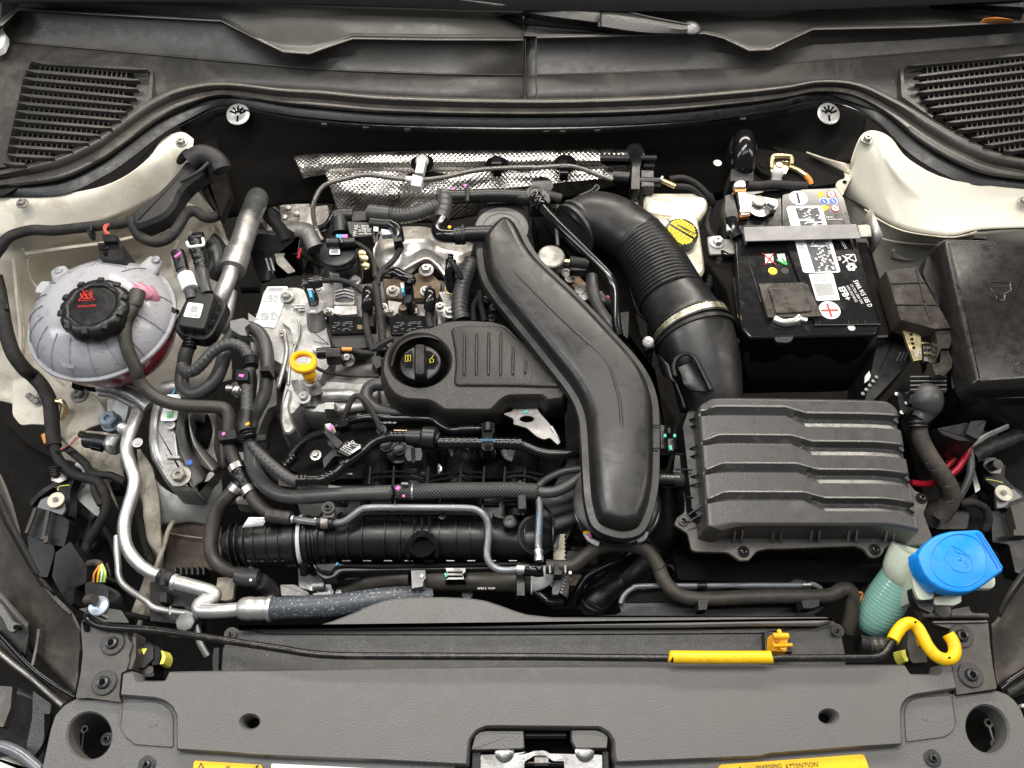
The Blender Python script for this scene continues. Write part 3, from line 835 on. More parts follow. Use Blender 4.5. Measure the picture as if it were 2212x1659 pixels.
prism('dark_slot','A2 1200,1385 1250,1365 1420,1360 1560,1380 1500,1395 1300,1395',0,[(0,-.4),(0,0)],M['void'],hs,rnd=3)

# silver cable clip on the shield
ck=thing('cable_clip','pale grey push clip holding the clear tube to the foil shield','clip',at('A2 1300,1400',1))
lathe('clip_head',at('A2 1332,1275',2.0),[(14,-2),(14,1.5),(11,4),(0,4.5)],M['white_dull'],ck,axis=(0,-.5,1),seg=24)
tube('clip_stem','A2 1335,1280,2.4 1310,1390,2.2',M['white_dull'],ck,r=9,seg=4)
prism('clip_block','A2 1255,1375 1340,1400 1320,1478 1240,1465',2.6,[(0,-1.6),(0,0)],M['white_dull'],ck)
tube('clip_pin','A2 1205,1415,2.4 1250,1418,2.4',M['white'],ck,r=6,seg=10)
def black_clip(s,z,label):
    q=T1(s);t=thing('hose_clip',label,'clip',(q[0],q[1],z),'black clips on the foil shield')
    prism('clip_body','O %f,%f %f,%f %f,%f %f,%f'%(q[0]-9,q[1]-18,q[0]+9,q[1]-16,q[0]+11,q[1]+14,q[0]-8,q[1]+14),z+.6,[(0,-1.8),(.05,0)],M['black'],t)
    tube('clip_jaw',[(q[0]-10,q[1]+2,z/100+.008,5),(q[0]+11,q[1]+2,z/100+.008,5)],M['black'],t,seg=10)
black_clip('A2 1920,1290',1.8,'black clip on the foil shield left of the pair over the duct')
black_clip('A3 440,1320',1.8,'black clip on the foil shield nearest the black duct bracket')
ht=tube('vent_tube','B2 545,500,-3 500,420,-3 470,300,-1.5 480,180,0 560,60,.8 A2 750,1410,1.2 900,1385,1.5 1100,1410,1.6 1290,1425,1.6 1500,1405,1.7 1700,1360,2 1900,1335,2.2 2212,1325,2.4 A3 200,1330,2.4 440,1315,2.5 560,1330,2.2 700,1380,1.6 830,1425,1.4',M['hose_clear'],None,r=5.2,seg=12)
tag(ht,'thin clear brown breather tube arching across the foil shield','tube')

# black valve block on the firewall, right of the shield
vb=thing('valve_bracket','black solenoid bracket on the firewall right of the foil shield','bracket',at('A3 1020,1300',0))
prism('upright','A3 930,1180 960,1135 1050,1130 1080,1190 1050,1330 1050,1500 970,1500 980,1300',2.0,[(0,-2.5),(.1,0)],M['black'],vb,rnd=4)
tube('arm','A3 730,1250,2 960,1255,2.2',M['matte'],vb,r=8,seg=8)
tube('arm','A3 1050,1250,2 1175,1250,2',M['matte'],vb,r=6,seg=8)
tube('valve_body','A3 830,1400,1 960,1410,1.2',M['black'],vb,r=14,seg=14)
prism('valve_block','A3 1050,1340 1160,1345 1165,1480 1050,1480',1.6,[(0,-2),(.1,0)],M['black'],vb)
tube('valve_nose','A3 1040,1440,1 1210,1440,1.2',M['black'],vb,r=10,seg=14)
prism('rib','A3 1070,1250 1170,1250 1170,1320 1070,1320',1.0,[(0,-2),(.1,0)],M['matte'],vb)
tube('strap_tail','A3 1050,1500,1 1045,1600,-1 1040,1659,-2',M['black'],vb,r=5,seg=6)
tube('connector_tip','A3 1210,1420,1.4 1225,1425,1.4',M['steel'],vb,r=9,seg=12)
tube('paper_sleeve','A3 1222,1430,1.6 1325,1475,1.2',M['zinc'],vb,r=5.5,seg=8)
hw=tube('cable','A3 1280,1420,.5 1380,1410,.6 1480,1450,0 1580,1540,-1 1620,1600,-2 B3 1600,240,-3 1575,330,-3 1590,420,-2.6 1640,480,-2 1740,490,-1.5 1810,470,-1',M['tape'],None,r=7,seg=10)
tag(hw,'black taped cable running from the firewall valve to the battery clamp','cable')
hw=tube('cable','A3 1330,1475,.2 1450,1490,0 1560,1580,-1.5 B3 1610,140,-2',M['tape'],None,r=6,seg=10)
tag(hw,'short dark cable beside the pale paper sleeve by the brake reservoir','cable')

# wiper arms
wp=thing('wiper_arm','dark grey wiper arm crossing the top centre of the cowl, with a domed pivot cap','wiper arm',at('A3 700,150',15))
ribbon('blade_cover','A2 900,-90,17 1600,-40,16.8 2000,-20,16.5 A3 100,-10,16.2 500,5,16 735,30,15.8','A2 900,-20,16.5 1500,30,16 1900,110,15.4 A3 0,105,15 300,160,15 725,215,15',[(0,-.6),(.1,.3),(.45,.8),(.8,.4),(1,-.8)],M['grain_dark'],wp,solid=.003)
ribbon('arm_head','A3 745,38,16 850,62,15.9 1000,105,15.6 1200,150,15.3 1380,190,15 1440,190,14.8','A3 735,225,15 830,240,15 1000,262,14.8 1150,272,14.6 1380,275,14.3 1500,262,14.2',[(0,-.6),(.08,.35),(.5,.5),(.9,.2),(1,-.6)],M['grain_dark'],wp,solid=.003)
tube('hinge_edge','A3 740,38,16.2 720,215,15.2',M['matte'],wp,r=3,seg=8)
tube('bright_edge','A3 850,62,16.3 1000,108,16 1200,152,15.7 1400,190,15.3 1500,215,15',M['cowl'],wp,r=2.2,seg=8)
lathe('pivot_cap',at('A3 1450,222',14.6),[(19,-2),(19,1),(15,6),(8,9),(0,10)],M['strap'],wp,seg=28)
lathe('pivot_base',at('A3 1440,215',14),[(24,-2),(24,1),(0,1)],M['cowl'],wp,seg=28)
ribbon('rubber_blade','A2 1000,-40,15.4 1600,20,15.2 2000,110,14.6 A3 200,165,14.4 600,215,14.2','A2 1000,0,14.8 1600,45,14.6 2000,155,14 A3 200,200,14 830,262,13.6',[(0,0),(1,0)],M['void'],wp,solid=.004)
wq=thing('wiper_arm','black second wiper tip poking in at the top right corner','wiper arm',at('A4 1800,40',15))
ribbon('blade_cover','A4 1450,-90,17 1800,-70,17 2240,-60,17','A4 1450,40,15.8 1800,75,15.6 2240,110,15.4',[(0,-.5),(.2,.4),(.7,.3),(1,-.8)],M['black'],wq,solid=.003)
ribbon('rubber_blade','A4 1460,30,15.2 1800,70,15 2200,105,14.8','A4 1470,60,14.6 1900,120,14.4 2180,160,14.2',[(0,0),(1,0)],M['void'],wq,solid=.003)
of=ribbon('orange_patch','A4 1905,135,13.9 2000,128,14.4 2110,145,14.2','A4 1858,186,13.2 2000,184,13.4 2140,178,13.5',[(0,0),(.3,.35),(.6,.1),(1,0)],M['orange'],None,solid=.0008)  # small curved orange brown patch on the cowl
tag(of,'small orange brown leaf lying on the cowl beneath the right wiper tip','patch')
# light wing edges peeking in on the far left
we=prism('wing_edge','A1 -60,60 10,70 35,20 20,120 5,190 -60,200',12,[(0,-1),(.1,0)],M['cream_white'],None,rnd=4)
tag(we,'sliver of cream outer wing at the left edge beside the upper cowl corner','wing panel')
we=prism('wing_edge','A1 -60,200 5,210 45,260 50,310 20,380 -60,420',11,[(0,-1),(.1,0)],M['cream_white'],None,rnd=4)
tag(we,'rounded sliver of cream outer wing at the left edge below the cowl corner','wing panel')

# ================================================================== front of the bay: slam panel, air guide, prop rod
def oval(s,rx,ry,rot=0,n=28):
    q=T1(s);c,sn=math.cos(R(rot)),math.sin(R(rot))
    return [(q[0]+rx*math.cos(a)*c-ry*math.sin(a)*sn,q[1]+rx*math.cos(a)*sn+ry*math.sin(a)*c,None,None) for a in [2*math.pi*i/n for i in range(n)]]

sp=thing('slam_panel_cover','wide dark grey grained plastic cover over the front slam panel','plastic cover',(1106,1520,0))
prism('cover_panel','D1 965,905 1040,888 1066,905 1080,965 1300,965 1332,893 2212,875 D2 1100,862 2212,848 D3 1100,840 2212,838 D4 700,838 1275,838 1320,912 1540,912 1556,838 1648,838 1688,1035 1350,1085 1290,1115 1255,1160 1243,1215 1255,1478 900,1500 200,1555 D3 2000,1575 1400,1600 860,1622 842,1560 838,1450 800,1385 730,1342 500,1340 0,1335 D2 1840,1335 1760,1370 1710,1440 1700,1520 1690,1640 1000,1605 0,1565 D1 1800,1545 1392,1520 1392,1250 1360,1180 1300,1135 1230,1112 945,1088',
      0,[(-.12,-2.6),(0,-.35),(.22,0)],M['grain'],sp,bevel=.0012,holes=(oval('D1 1977,1293',19.5,14.2),oval('D4 666,1253',19.5,14)),rnd=5)
for s in ('D1 1977,1293','D4 666,1253'):
    prism('hole_floor',oval(s,22,16),-3.4,[(0,-.3),(0,0)],M['deep'],sp,bevel=0)
for nm,c in (('D1 1215,1300',9),('D4 1430,1262',6)):
    q=T1(nm);lathe('scuff',(q[0],q[1],-.95),[(c,0),(c*.8,.25),(0,.25)],M['grain'],sp,seg=20)
# latch pads
prism('latch_pad','D2 1745,1400 1790,1365 1850,1358 2140,1358 2146,1500 2130,1512 1712,1525',-.6,[(0,-1.2),(.15,0)],M['grain'],sp,rnd=4)
prism('latch_pad','D3 498,1352 700,1352 760,1372 800,1410 790,1510 535,1508 500,1450',-.6,[(0,-1.2),(.15,0)],M['grain'],sp,rnd=4)

lp=thing('bumper_carrier','grey plastic front panel with two large round holes below the slam cover','plastic panel',(1106,1630,-3))
prism('panel','D1 600,1105 700,1102 958,1128 965,1060 1600,1060 2212,1100 D2 900,1150 1600,1200 1600,1660 1600,2200 D1 150,2200 250,1900 330,1640 395,1340 430,1240 500,1160',-1.2,[(0,-3),(0,-.3),(.2,0)],M['grain'],lp,rnd=6,
      holes=(oval('D1 705,1405',47,50,0,36),oval('D1 1977,1290',23,18)))
prism('panel','D4 1655,1075 2010,1045 2090,1075 2150,1125 2200,1200 2240,1300 2300,1660 2400,2200 D3 850,2200 850,1660 850,1150 2000,1100 D4 1000,1050 1600,1030',-1.2,[(0,-3),(0,-.3),(.2,0)],M['grain'],lp,rnd=6,
      holes=(oval('D4 1925,1352',44,52,-22,36),oval('D4 666,1250',23,18)))
prism('corner_pad','D1 960,1130 1225,1130 1300,1150 1355,1200 1376,1260 1376,1505 1060,1480 990,1420 950,1360 945,1290',-1.0,[(0,-.3),(.12,0)],M['grain'],lp,rnd=8)
prism('corner_pad','D4 1640,1075 1680,1290 1660,1370 1590,1420 1275,1462 1262,1210 1280,1150 1330,1110 1400,1095',-1.0,[(0,-.3),(.12,0)],M['grain'],lp,rnd=8)
tube('moulded_rib','D1 962,1140,-.9 950,1300,-.9',M['grain'],lp,r=1.8,seg=8)
tube('moulded_rib','D4 1655,1080,-.9 1678,1290,-.9',M['grain'],lp,r=1.8,seg=8)
torx_screw('D1 1165,1632',-1.15,18,M['bolt'],lp)
torx_screw('D4 1485,1582',-1.15,18,M['bolt'],lp)
torx_screw('D1 850,1430',-6,14,M['bolt'],lp)
# what shows down the round holes
for s,dx in (('D1 705,1405',0),('D4 1925,1352',0)):
    q=T1(s)
    prism('hole_shade',[(q[0]+66*math.cos(a),q[1]+70*math.sin(a)) for a in [i*math.pi/12 for i in range(24)]],-9,[(0,-.4),(0,0)],M['void'],lp,bevel=0)
hx=thing('headlamp_adjuster','two small black rings seen down the left round hole of the front panel','adjuster',at('D1 660,1440',-8))
for s in ('D1 672,1352','D1 635,1528'):
    lathe('ring',at(s,-7),[(4,-2),(8,-2),(8,2),(4,2),(4,-2)],M['black'],hx,seg=20)
tube('link_arm','D1 672,1365,-7 650,1515,-7',M['black'],hx,r=3)
hx=thing('headlamp_adjuster','pale edged double ring link seen down the right round hole of the front panel','adjuster',at('D4 1950,1380',-7))
for s in ('D4 1930,1302','D4 1980,1472'):
    lathe('ring',at(s,-6),[(5,-2),(9.5,-2),(9.5,2),(5,2),(5,-2)],M['steel_dull'],hx,seg=20)
tube('link_arm','D4 1938,1335,-6 1968,1435,-6',M['steel_dull'],hx,r=2.6)

# stickers at the bottom edge
st=thing('warning_sticker','small yellow warning sticker at the bottom edge, left of the white one','sticker',(490,1655,-1))
prism('label','D1 1545,1600 2060,1632 2076,1645 2070,1900 1520,1870 1532,1615',-.9,[(0,-.28),(0,0)],M['yellow'],st,rnd=3,bevel=.0003)
prism('warning_triangle','D1 1592,1614 1640,1700 1545,1700',-.86,[(0,-.04),(0,0)],M['ink'],st,bevel=0)
prism('warning_triangle','D1 1592,1634 1622,1690 1562,1690',-.83,[(0,-.03),(0,0)],M['yellow'],st,bevel=0)
writing('warning_mark','!',at('D1 1592,1668',-.8),8,0,M['ink'],st)
writing('flame_mark','v',at('D1 1805,1655',-.86),12,0,M['ink'],st,bold=.02)
tube('fan_mark','D1 2025,1655,-.84 2045,1640,-.84',M['ink'],st,r=2,seg=6)
st=thing('white_sticker','white information sticker at the bottom edge beside the yellow one','sticker',(640,1656,-1))
prism('label','D2 135,1628 150,1622 900,1660 900,1900 125,1900',-.9,[(0,-.28),(0,0)],M['white'],st,rnd=2,bevel=.0003)
st=thing('warning_sticker','wide yellow sticker reading WARNING ATTENTION at the bottom right','sticker',(1720,1650,-1))
prism('label','D3 1690,1632 D4 925,1550 950,1560 985,1660 1010,1900 D3 1660,1900 1668,1650',-.9,[(0,-.28),(0,0)],M['yellow'],st,rnd=3,bevel=.0003)
prism('warning_triangle','D3 1838,1645 1900,1740 1775,1740',-.86,[(0,-.04),(0,0)],M['ink'],st,bevel=0)
writing('print','WARNING',at('D4 192,1650',-.86),9.5,3.5,M['ink'],st,sx=.92)
writing('print','ATTENTION',at('D4 450,1642',-.86),10.5,4.5,M['ink'],st,sx=.92)

# bonnet latch
lt=thing('bonnet_latch','steel bonnet latch in the notch at the bottom centre','latch',(1170,1640,-4))
prism('latch_plate','D2 1795,1555 1990,1550 2160,1530 D3 60,1560 170,1540 200,1525 290,1520 330,1545 745,1555 752,1800 450,1800 445,1605 360,1605 300,1560 210,1560 130,1610 125,1800 D2 1795,1800',-1.6,[(0,-.5),(0,0)],M['cast'],lt,rnd=4)
for s in ('D2 1983,1532','D3 608,1528'):
    lathe('rivet',at(s,-1.5),[(21,-1),(21,1),(17,4),(10,6),(0,6.5)],M['steel'],lt,seg=28)
prism('latch_pocket','D3 130,1350 490,1350 510,1520 790,1540 800,1800 -360,1800 -375,1545 140,1530',-5,[(0,-.5),(0,0)],M['void'],lt,bevel=0)
tube('latch_cross_bar','D3 140,1400,-2.4 460,1400,-2.4',M['gloss'],lt,r=8)
tube('latch_spring','D3 130,1620,-2.6 440,1625,-2.6',M['gloss'],lt,r=7,seg=10)
tube('latch_claw','D3 210,1600,-2 320,1600,-2',M['steel_dull'],lt,r=10,seg=6)
prism('latch_side','D2 1725,1530 1800,1530 1795,1700 1720,1700',-2.2,[(0,-1),(0,0)],M['black'],lt)
prism('latch_side','D3 745,1520 800,1525 805,1700 755,1700',-2.2,[(0,-1),(0,0)],M['black'],lt)

# air guide behind the slam panel
ag=thing('air_guide','dark grey plastic air guide with a raised centre lobe behind the slam cover','air guide',(1150,1380,-5))
prism('lower_tray','D1 1750,715 1790,640 1865,545 D2 0,548 1000,548 2212,548 D3 1400,545 2212,540 D4 640,470 720,490 765,560 785,640 810,760 815,900 D3 1000,900 0,910 D2 1000,930 0,950 D1 1800,940 1740,900',-4.4,[(0,-2),(0,-.4),(.25,0)],M['grain_dark'],ag,rnd=6)
prism('upper_lobe','D1 1875,545 2212,545 D2 200,546 400,540 520,522 620,492 800,422 920,365 1020,330 1120,312 1260,303 1500,302 1700,310 1830,330 1960,372 2060,410 D3 150,440 350,462 1200,462 D4 0,460 640,460 720,478 690,500 600,528 0,530 D3 1400,540 0,545 D2 1000,548 200,560',-2.9,[(0,-1.6),(0,-.3),(.25,0)],M['grain'],ag,rnd=4)
prism('lobe_skirt','D1 1880,552 D2 200,560 1000,556 2212,556 D3 1400,552 D4 0,536 580,536 D3 2000,600 1400,605 0,612 D2 1000,612 100,606',-4.1,[(0,-.5),(.2,0)],M['grain_dark'],ag,rnd=3)
prism('side_hook','D1 1690,700 1740,700 1735,900 1680,900 1675,780',-4.8,[(0,-1),(.1,0)],M['matte'],ag,rnd=4)
torx_screw('D1 1828,602',-3.9,11,M['black'],ag)
torx_screw('D4 728,570',-3.8,12,M['black'],ag)
for s in ('D1 1830,602','D4 728,572'):
    lathe('boss',at(s,-4.4),[(15,-1),(15,1.4),(0,1.4)],M['grain_dark'],ag,seg=24)

# bonnet prop rod
pr=thing('bonnet_prop_rod','black steel bonnet prop rod lying across the front with yellow sleeves','prop rod',(1100,1425,1))
tube('rod','D1 860,478,.5 790,440,.7 715,432,.6 690,465,.3 740,512,.2 850,545,.3 1200,568,.7 1600,622,1 2212,714,1.2 D2 320,734,1.3 460,754,1.3 620,766,1.3 900,772,1.3 2212,778,1.3 D3 800,785,1.3 2000,795,1.3 D4 300,790,1.3 900,788,1.3 1040,782,1.3 1100,755,1.3 1150,690,1.3 1190,630,1.3',M['rod'],pr,r=8,seg=18)
tube('yellow_sleeve','D3 1298,782,1.4 1330,780,1.4 1600,782,1.4 2035,782,1.4 2068,784,1.4',M['yellow'],pr,r=13.4,seg=22)
tube('yellow_hook','D4 1172,650,1.4 1205,590,1.4 1250,535,1.4 1310,512,1.4 1365,545,1.4 1405,610,1.4 1450,695,1.4 1510,765,1.4 1580,798,1.4 1640,788,1.4 1665,735,1.4 1650,660,1.4 1610,598,1.4',M['yellow'],pr,r=13.2,seg=22)
for s in ('D4 1355,503','D4 1625,785'):
    lathe('pin_hole',at(s,3.0),[(2.2,-4),(2.2,.6),(0,.6)],M['void'],pr,seg=10)
yc=thing('rod_clip','empty yellow plastic clip standing on the air guide near the yellow sleeve','clip',at('D4 290,680',-3))
prism('dark_seat','D4 150,575 350,572 390,750 155,750',-3.2,[(0,-1),(.1,0)],M['black'],yc)
prism('clip_body','D4 215,600 240,580 345,585 355,640 345,750 215,745 208,680',-1.2,[(0,-2.2),(.2,0)],M['yellow_deep'],yc,rnd=5)
tube('clip_jaw','D4 225,615,.0 345,615,.0',M['yellow_deep'],yc,r=7,seg=12)
tube('clip_tab','D4 225,690,-.4 375,685,-.4',M['yellow_deep'],yc,r=4,seg=10)
tube('clip_tab','D4 270,570,-.2 285,600,0',M['yellow_deep'],yc,r=5,seg=10)
lathe('clip_ring',at('D4 300,690',-.6),[(5,-1),(9,-1),(9,2),(5,2),(5,-1)],M['yellow_deep'],yc,seg=20)
lathe('clip_hollow',at('D4 255,640',-1.1),[(7,-1),(7,.6),(0,.6)],M['orange'],yc,seg=16)

# mounting plates left and right
bl=thing('side_bracket','worn steel plate at the left front corner with two torx bolts','bracket',at('D1 830,800',-.5),'front corner brackets')
prism('plate','D1 640,540 650,490 720,470 1030,560 1005,600 1015,640 1050,680 1020,770 1025,800 1000,890 960,905 942,1090 962,1140 700,1104 598,1108 640,900 655,750',-.4,[(0,-1.6),(0,0)],M['brown_panel'],bl,rnd=4)
for s,r in (('D1 895,672',25),('D1 828,985',26)):
    torx_screw(s,-.35,r,M['bolt'],bl,wmat=M['grain_dark'],name='torx_bolt')
prism('hook_plate','D1 620,400 700,385 860,395 960,410 1022,510 900,505 820,500 700,440',.9,[(0,-.25),(0,0)],M['grain_dark'],bl,rnd=4)
lathe('bush',at('D1 780,375',1.2),[(22,-1),(20,2),(12,4),(8,5),(0,5)],M['blue_steel'],bl,seg=24)
tube('hook_bolt','D1 690,330,2 750,320,2.6',M['brown_panel'],bl,r=11,seg=12)
prism('edge_slot','D1 650,500 690,490 705,560 690,582 665,575',-.1,[(0,-.4),(0,0)],M['void'],bl,bevel=0)
prism('side_wall','D1 1050,590 1080,590 1075,780 1040,880 1010,880 1030,780',-.7,[(0,-3),(0,0)],M['brown_panel'],bl)
br=thing('side_bracket','dark steel plate at the right front corner with two torx bolts','bracket',at('D4 1850,800',-.5),'front corner brackets')
prism('plate','D4 1475,515 1930,512 1945,700 1965,850 2000,1030 1680,1080 1660,940 1640,838 1700,700 1640,560',-.4,[(0,-1.6),(0,0)],M['brown_panel'],br,rnd=4)
for s,r in (('D4 1712,615',25),('D4 1787,925',26)):
    torx_screw(s,-.35,r,M['bolt'],br,wmat=M['grain_dark'],name='torx_bolt')
prism('ledge','D4 1370,385 1440,395 1500,420 1780,372 1800,425 1930,430 1945,470 1900,480 1430,475',-.1,[(0,-1.4),(.1,0)],M['brown_panel'],br,rnd=4)
prism('neck_clamp','D4 1315,235 1340,220 1385,310 1460,325 1490,320 1510,400 1480,440 1380,395 1330,320',.5,[(0,-1.2),(.1,0)],M['black'],br,rnd=4)
tube('ledge_rim','D4 1410,458,.1 1700,460,.1 1925,462,.1',M['cowl'],br,r=2.6,seg=8)
tube('ledge_rim','D4 1490,505,-.1 1920,500,-.1',M['steel_dull'],br,r=2.4,seg=8)
lathe('clamp_bolt',at('D4 1570,405',.2),[(20,-1),(17,2),(6,3),(0,3)],M['black'],br,seg=24)

# ================================================================== wing rails at the corners
wgl=thing('front_wing_rail','dirty dark brown wing rail sloping in from the left edge','wing rail',(120,1400,-4),'front wing rails')
sheet('inner_face',['D1 -60,-780,3 60,-560,2 230,0,0 420,270,-1 570,420,-2 640,560,-2.4','D1 -60,-300,-2 30,-100,-3 190,180,-3 330,430,-4 500,620,-5 640,760,-4.6','D1 -60,300,-6 0,420,-6 120,560,-6.4 260,740,-7 430,900,-6.6 600,1080,-5.4'],M['brown_panel'],wgl,amp=.004,sc=.05)
ribbon('outer_ledge','D1 -60,180,-3 20,270,-3 100,370,-3 200,480,-3.2 230,540,-3.4 190,760,-5.4','D1 -60,640,-6 0,640,-6 60,700,-6 120,760,-6 180,780,-6 200,800,-6',[(0,0),(.15,.8),(.3,.2),(.8,-.3),(1,-.8)],M['grain'],wgl)
tube('chrome_edge','D1 -60,560,-4.6 20,620,-4.8 240,855,-5 420,990,-4.8 600,1098,-4.4',M['gloss'],wgl,r=6.5,seg=12)
tube('lower_edge','D1 -60,700,-6 100,830,-6.5 245,940,-6.4 380,1060,-6 500,1165,-5.6',M['steel_dull'],wgl,r=6,seg=12)
ribbon('edge_gutter','D1 -60,590,-5.6 250,880,-5.6 590,1110,-5.2','D1 -60,690,-6.4 240,940,-6.6 500,1160,-6',[(0,0),(.5,-.9),(1,0)],M['brown_panel'],wgl)
tube('crease','D1 310,560,-3.6 290,700,-4.4 255,860,-5',M['steel_dull'],wgl,r=3.5,seg=10)
tube('crease','D1 215,10,-.4 320,190,-.8 480,370,-1.4 560,440,-1.8',M['grain_dark'],wgl,r=3.5,seg=10)
prism('rail_hole',[(T1('D1 132,545')[0]+8*math.cos(a),T1('D1 132,545')[1]+6*math.sin(a)) for a in [i*math.pi/8 for i in range(16)]],-2.4,[(0,-.4),(0,0)],M['void'],wgl,bevel=0)
prism('hinge_tongue','D1 -60,300 20,360 110,500 160,510 150,560 100,590 60,575 20,480 -60,400',-2.5,[(0,-.5),(.1,0)],M['grain'],wgl,rnd=8)
ribbon('rim_strip','C1 -40,960,3.6 0,1010,3.4 70,1160,3 220,1460,2 300,1620,1.4 D1 330,160,.4 430,300,-.4','C1 -40,1080,3 0,1100,3 40,1210,2.6 170,1440,1.8 270,1620,1.2 D1 220,30,.4 330,200,-.2',[(0,0),(.5,.5),(1,0)],M['grain_dark'],wgl)
sheet('headlamp_housing',['D1 -60,1000,-12 100,1010,-12 250,1060,-12 420,1160,-11','D1 -60,1300,-13 60,1320,-13 200,1350,-13 400,1350,-12','D1 -60,1700,-14 60,1700,-14 200,1700,-14 340,1700,-13'],M['black'],wgl)
prism('housing_tab','D1 -60,1000 105,1010 90,1180 30,1340 -60,1340',-8,[(0,-1),(.1,0)],M['brown_panel'],wgl,rnd=4)
prism('housing_tab','D1 255,1035 415,1150 385,1310 340,1480 250,1600 200,1500 250,1260',-8,[(0,-1),(.1,0)],M['grain_dark'],wgl,rnd=6)
tube('housing_rim','D1 -60,1480,-6 60,1500,-6 180,1560,-6 320,1680,-6',M['pipe_grey'],wgl,r=12,seg=12)
prism('headlamp_lens','D1 -60,1560 20,1560 120,1600 300,1700 -60,1760',-5.5,[(0,-2),(.4,0)],M['white_dull'],wgl,rnd=8)
prism('headlamp_gap','D1 350,1230 400,1230 400,1300 350,1470',-7,[(0,-.4),(0,0)],M['void'],wgl,bevel=0)
wgr=thing('front_wing_rail','dark wing rail sloping in from the right edge beside the washer filler','wing rail',(2150,1400,-4),'front wing rails')
sheet('inner_face',['D4 1950,520,-2 2000,460,-2 2080,300,-2 2280,60,-1','D4 1965,800,-4 2040,800,-5 2120,720,-5 2300,560,-4','D4 2000,1040,-4.6 2060,1010,-5 2140,980,-5 2300,880,-5'],M['brown_panel'],wgr,amp=.003,sc=.05)
tube('chrome_edge','D4 2015,1035,-3.6 2100,970,-4 2290,850,-4',M['gloss'],wgr,r=8,seg=12)
tube('lower_edge','D4 2060,1060,-4.6 2130,1030,-5 2290,930,-5',M['grain_dark'],wgr,r=10,seg=12)
ribbon('outer_strip','D4 2010,400,-1 2100,230,0 2290,-40,1','D4 2030,470,-1.6 2120,320,-.8 2290,90,.4',[(0,0),(.5,.5),(1,0)],M['grain_dark'],wgr)
prism('headlamp_gap','D4 2100,1110 2300,1050 2300,1400 2240,1280 2160,1150',-7,[(0,-.4),(0,0)],M['void'],wgr,bevel=0)
prism('pale_tab','D4 2195,1150 2280,1150 2280,1180 2195,1180',-5,[(0,-1),(0,0)],M['white_dull'],wgr)

# lamp brackets with cream bushes (left and right)
def lamp_bracket(sd,label):
    if sd=='L':
        t=thing('headlamp_bracket',label,'bracket',at('C1 380,1150',-12),'headlamp brackets')
        prism('slotted_block','C1 270,1090 420,1110 550,1200 545,1280 510,1420 400,1400 200,1310',-13,[(0,-3),(.1,0)],M['black'],t,rnd=4)
        prism('slotted_block','C1 210,1310 430,1400 440,1450 380,1659 290,1659 230,1500',-14,[(0,-3),(.1,0)],M['black'],t,rnd=4)
        tbar('brown_ridge','C1 285,1110,-12 210,1310,-12',7,8,M['brown_panel'],t)
        tbar('brown_ridge','C1 385,1130,-12 340,1360,-12',8,8,M['brown_panel'],t)
        tbar('brown_ridge','C1 370,1330,-12 365,1385,-12',9,8,M['brown_panel'],t)
        prism('grey_tab','C1 320,1040 380,1010 510,1060 515,1120 490,1162 290,1100',-12,[(0,-.6),(0,0)],M['strap'],t,rnd=3)
        lathe('cream_bush',at('C1 445,1045',-11.4),[(17.5,-1),(17.5,2.5),(16,3.5),(6,3.5),(5,2),(0,2)],M['res_white'],t,seg=32)
        lathe('bush_socket',at('C1 440,1040',-11.0),[(6,1),(6,2.6),(0,2.6)],M['strap'],t,seg=6)
        tube('stud','C1 425,780,-11 440,850,-12',M['black'],t,r=9,seg=12,ribs=(.003,.12))
        lathe('stud_nut',at('C1 470,860',-12.5),[(17,-2),(17,1),(12,4),(0,4)],M['steel_dull'],t,seg=6,axis=(.3,.3,1))
        prism('dark_arm','C1 480,760 600,755 620,830 560,960 560,1180 500,1160 470,1000 430,940 300,1030 250,1100 220,1060 320,960 420,900',-13.4,[(0,-2),(.1,0)],M['black'],t,rnd=6)
        tube('green_thread','C1 458,970,-11 470,935,-11 550,925,-11',M['lime'],t,r=1.0,seg=6)
    else:
        t=thing('headlamp_bracket',label,'bracket',at('C4 2060,1000',-10),'headlamp brackets')
        prism('dark_arm','C4 1850,710 2000,690 2080,740 2060,860 2140,940 2212,980 2240,1200 2000,1080 1990,960 1900,880 1880,780',-11,[(0,-2),(.1,0)],M['black'],t,rnd=6)
        prism('grey_tab','C4 1990,960 2130,955 2200,1020 2100,1060 2060,1100 2000,1110',-10.2,[(0,-.6),(0,0)],M['strap'],t,rnd=3)
        lathe('cream_bush',at('C4 2050,990',-9.6),[(18,-1),(18,2.5),(16.5,3.5),(6,3.5),(5,2),(0,2)],M['res_white'],t,seg=32)
        lathe('bush_socket',at('C4 2048,986',-9.2),[(6,1),(6,2.6),(0,2.6)],M['strap'],t,seg=6)
        prism('slotted_block','C4 1940,1130 2060,1100 2300,1060 2300,1659 2140,1620 2090,1400 1960,1380',-12,[(0,-3),(.1,0)],M['black'],t,rnd=4)
        prism('brown_block','C4 2100,1090 2260,1020 2260,1330 2160,1330',-10.4,[(0,-1.5),(.1,0)],M['brown_panel'],t,rnd=3)
        prism('small_tab','C4 2130,1275 2190,1275 2190,1325 2130,1325',-9.6,[(0,-1),(0,0)],M['brown_panel'],t,rnd=3)
        lathe('stud_nut',at('C4 1965,770',-10),[(21,-2),(21,1),(12,3),(0,3)],M['cast_dark'],t,seg=6)
        tube('stud','C4 1960,775,-9.4 2010,760,-8',M['black'],t,r=10,seg=12,ribs=(.003,.12))
        tube('green_thread','C4 1912,880,-9 1960,885,-9 2045,905,-9',M['lime'],t,r=1.0,seg=6)
lamp_bracket('L','black headlamp bracket with a cream bush at the left side')
lamp_bracket('R','black headlamp bracket with a cream bush at the right edge above the blue cap')
sheet_d=thing('wheel_arch_liner','black liner filling the left side gap below the taped harness','liner',(60,1000,-20),'side liners')
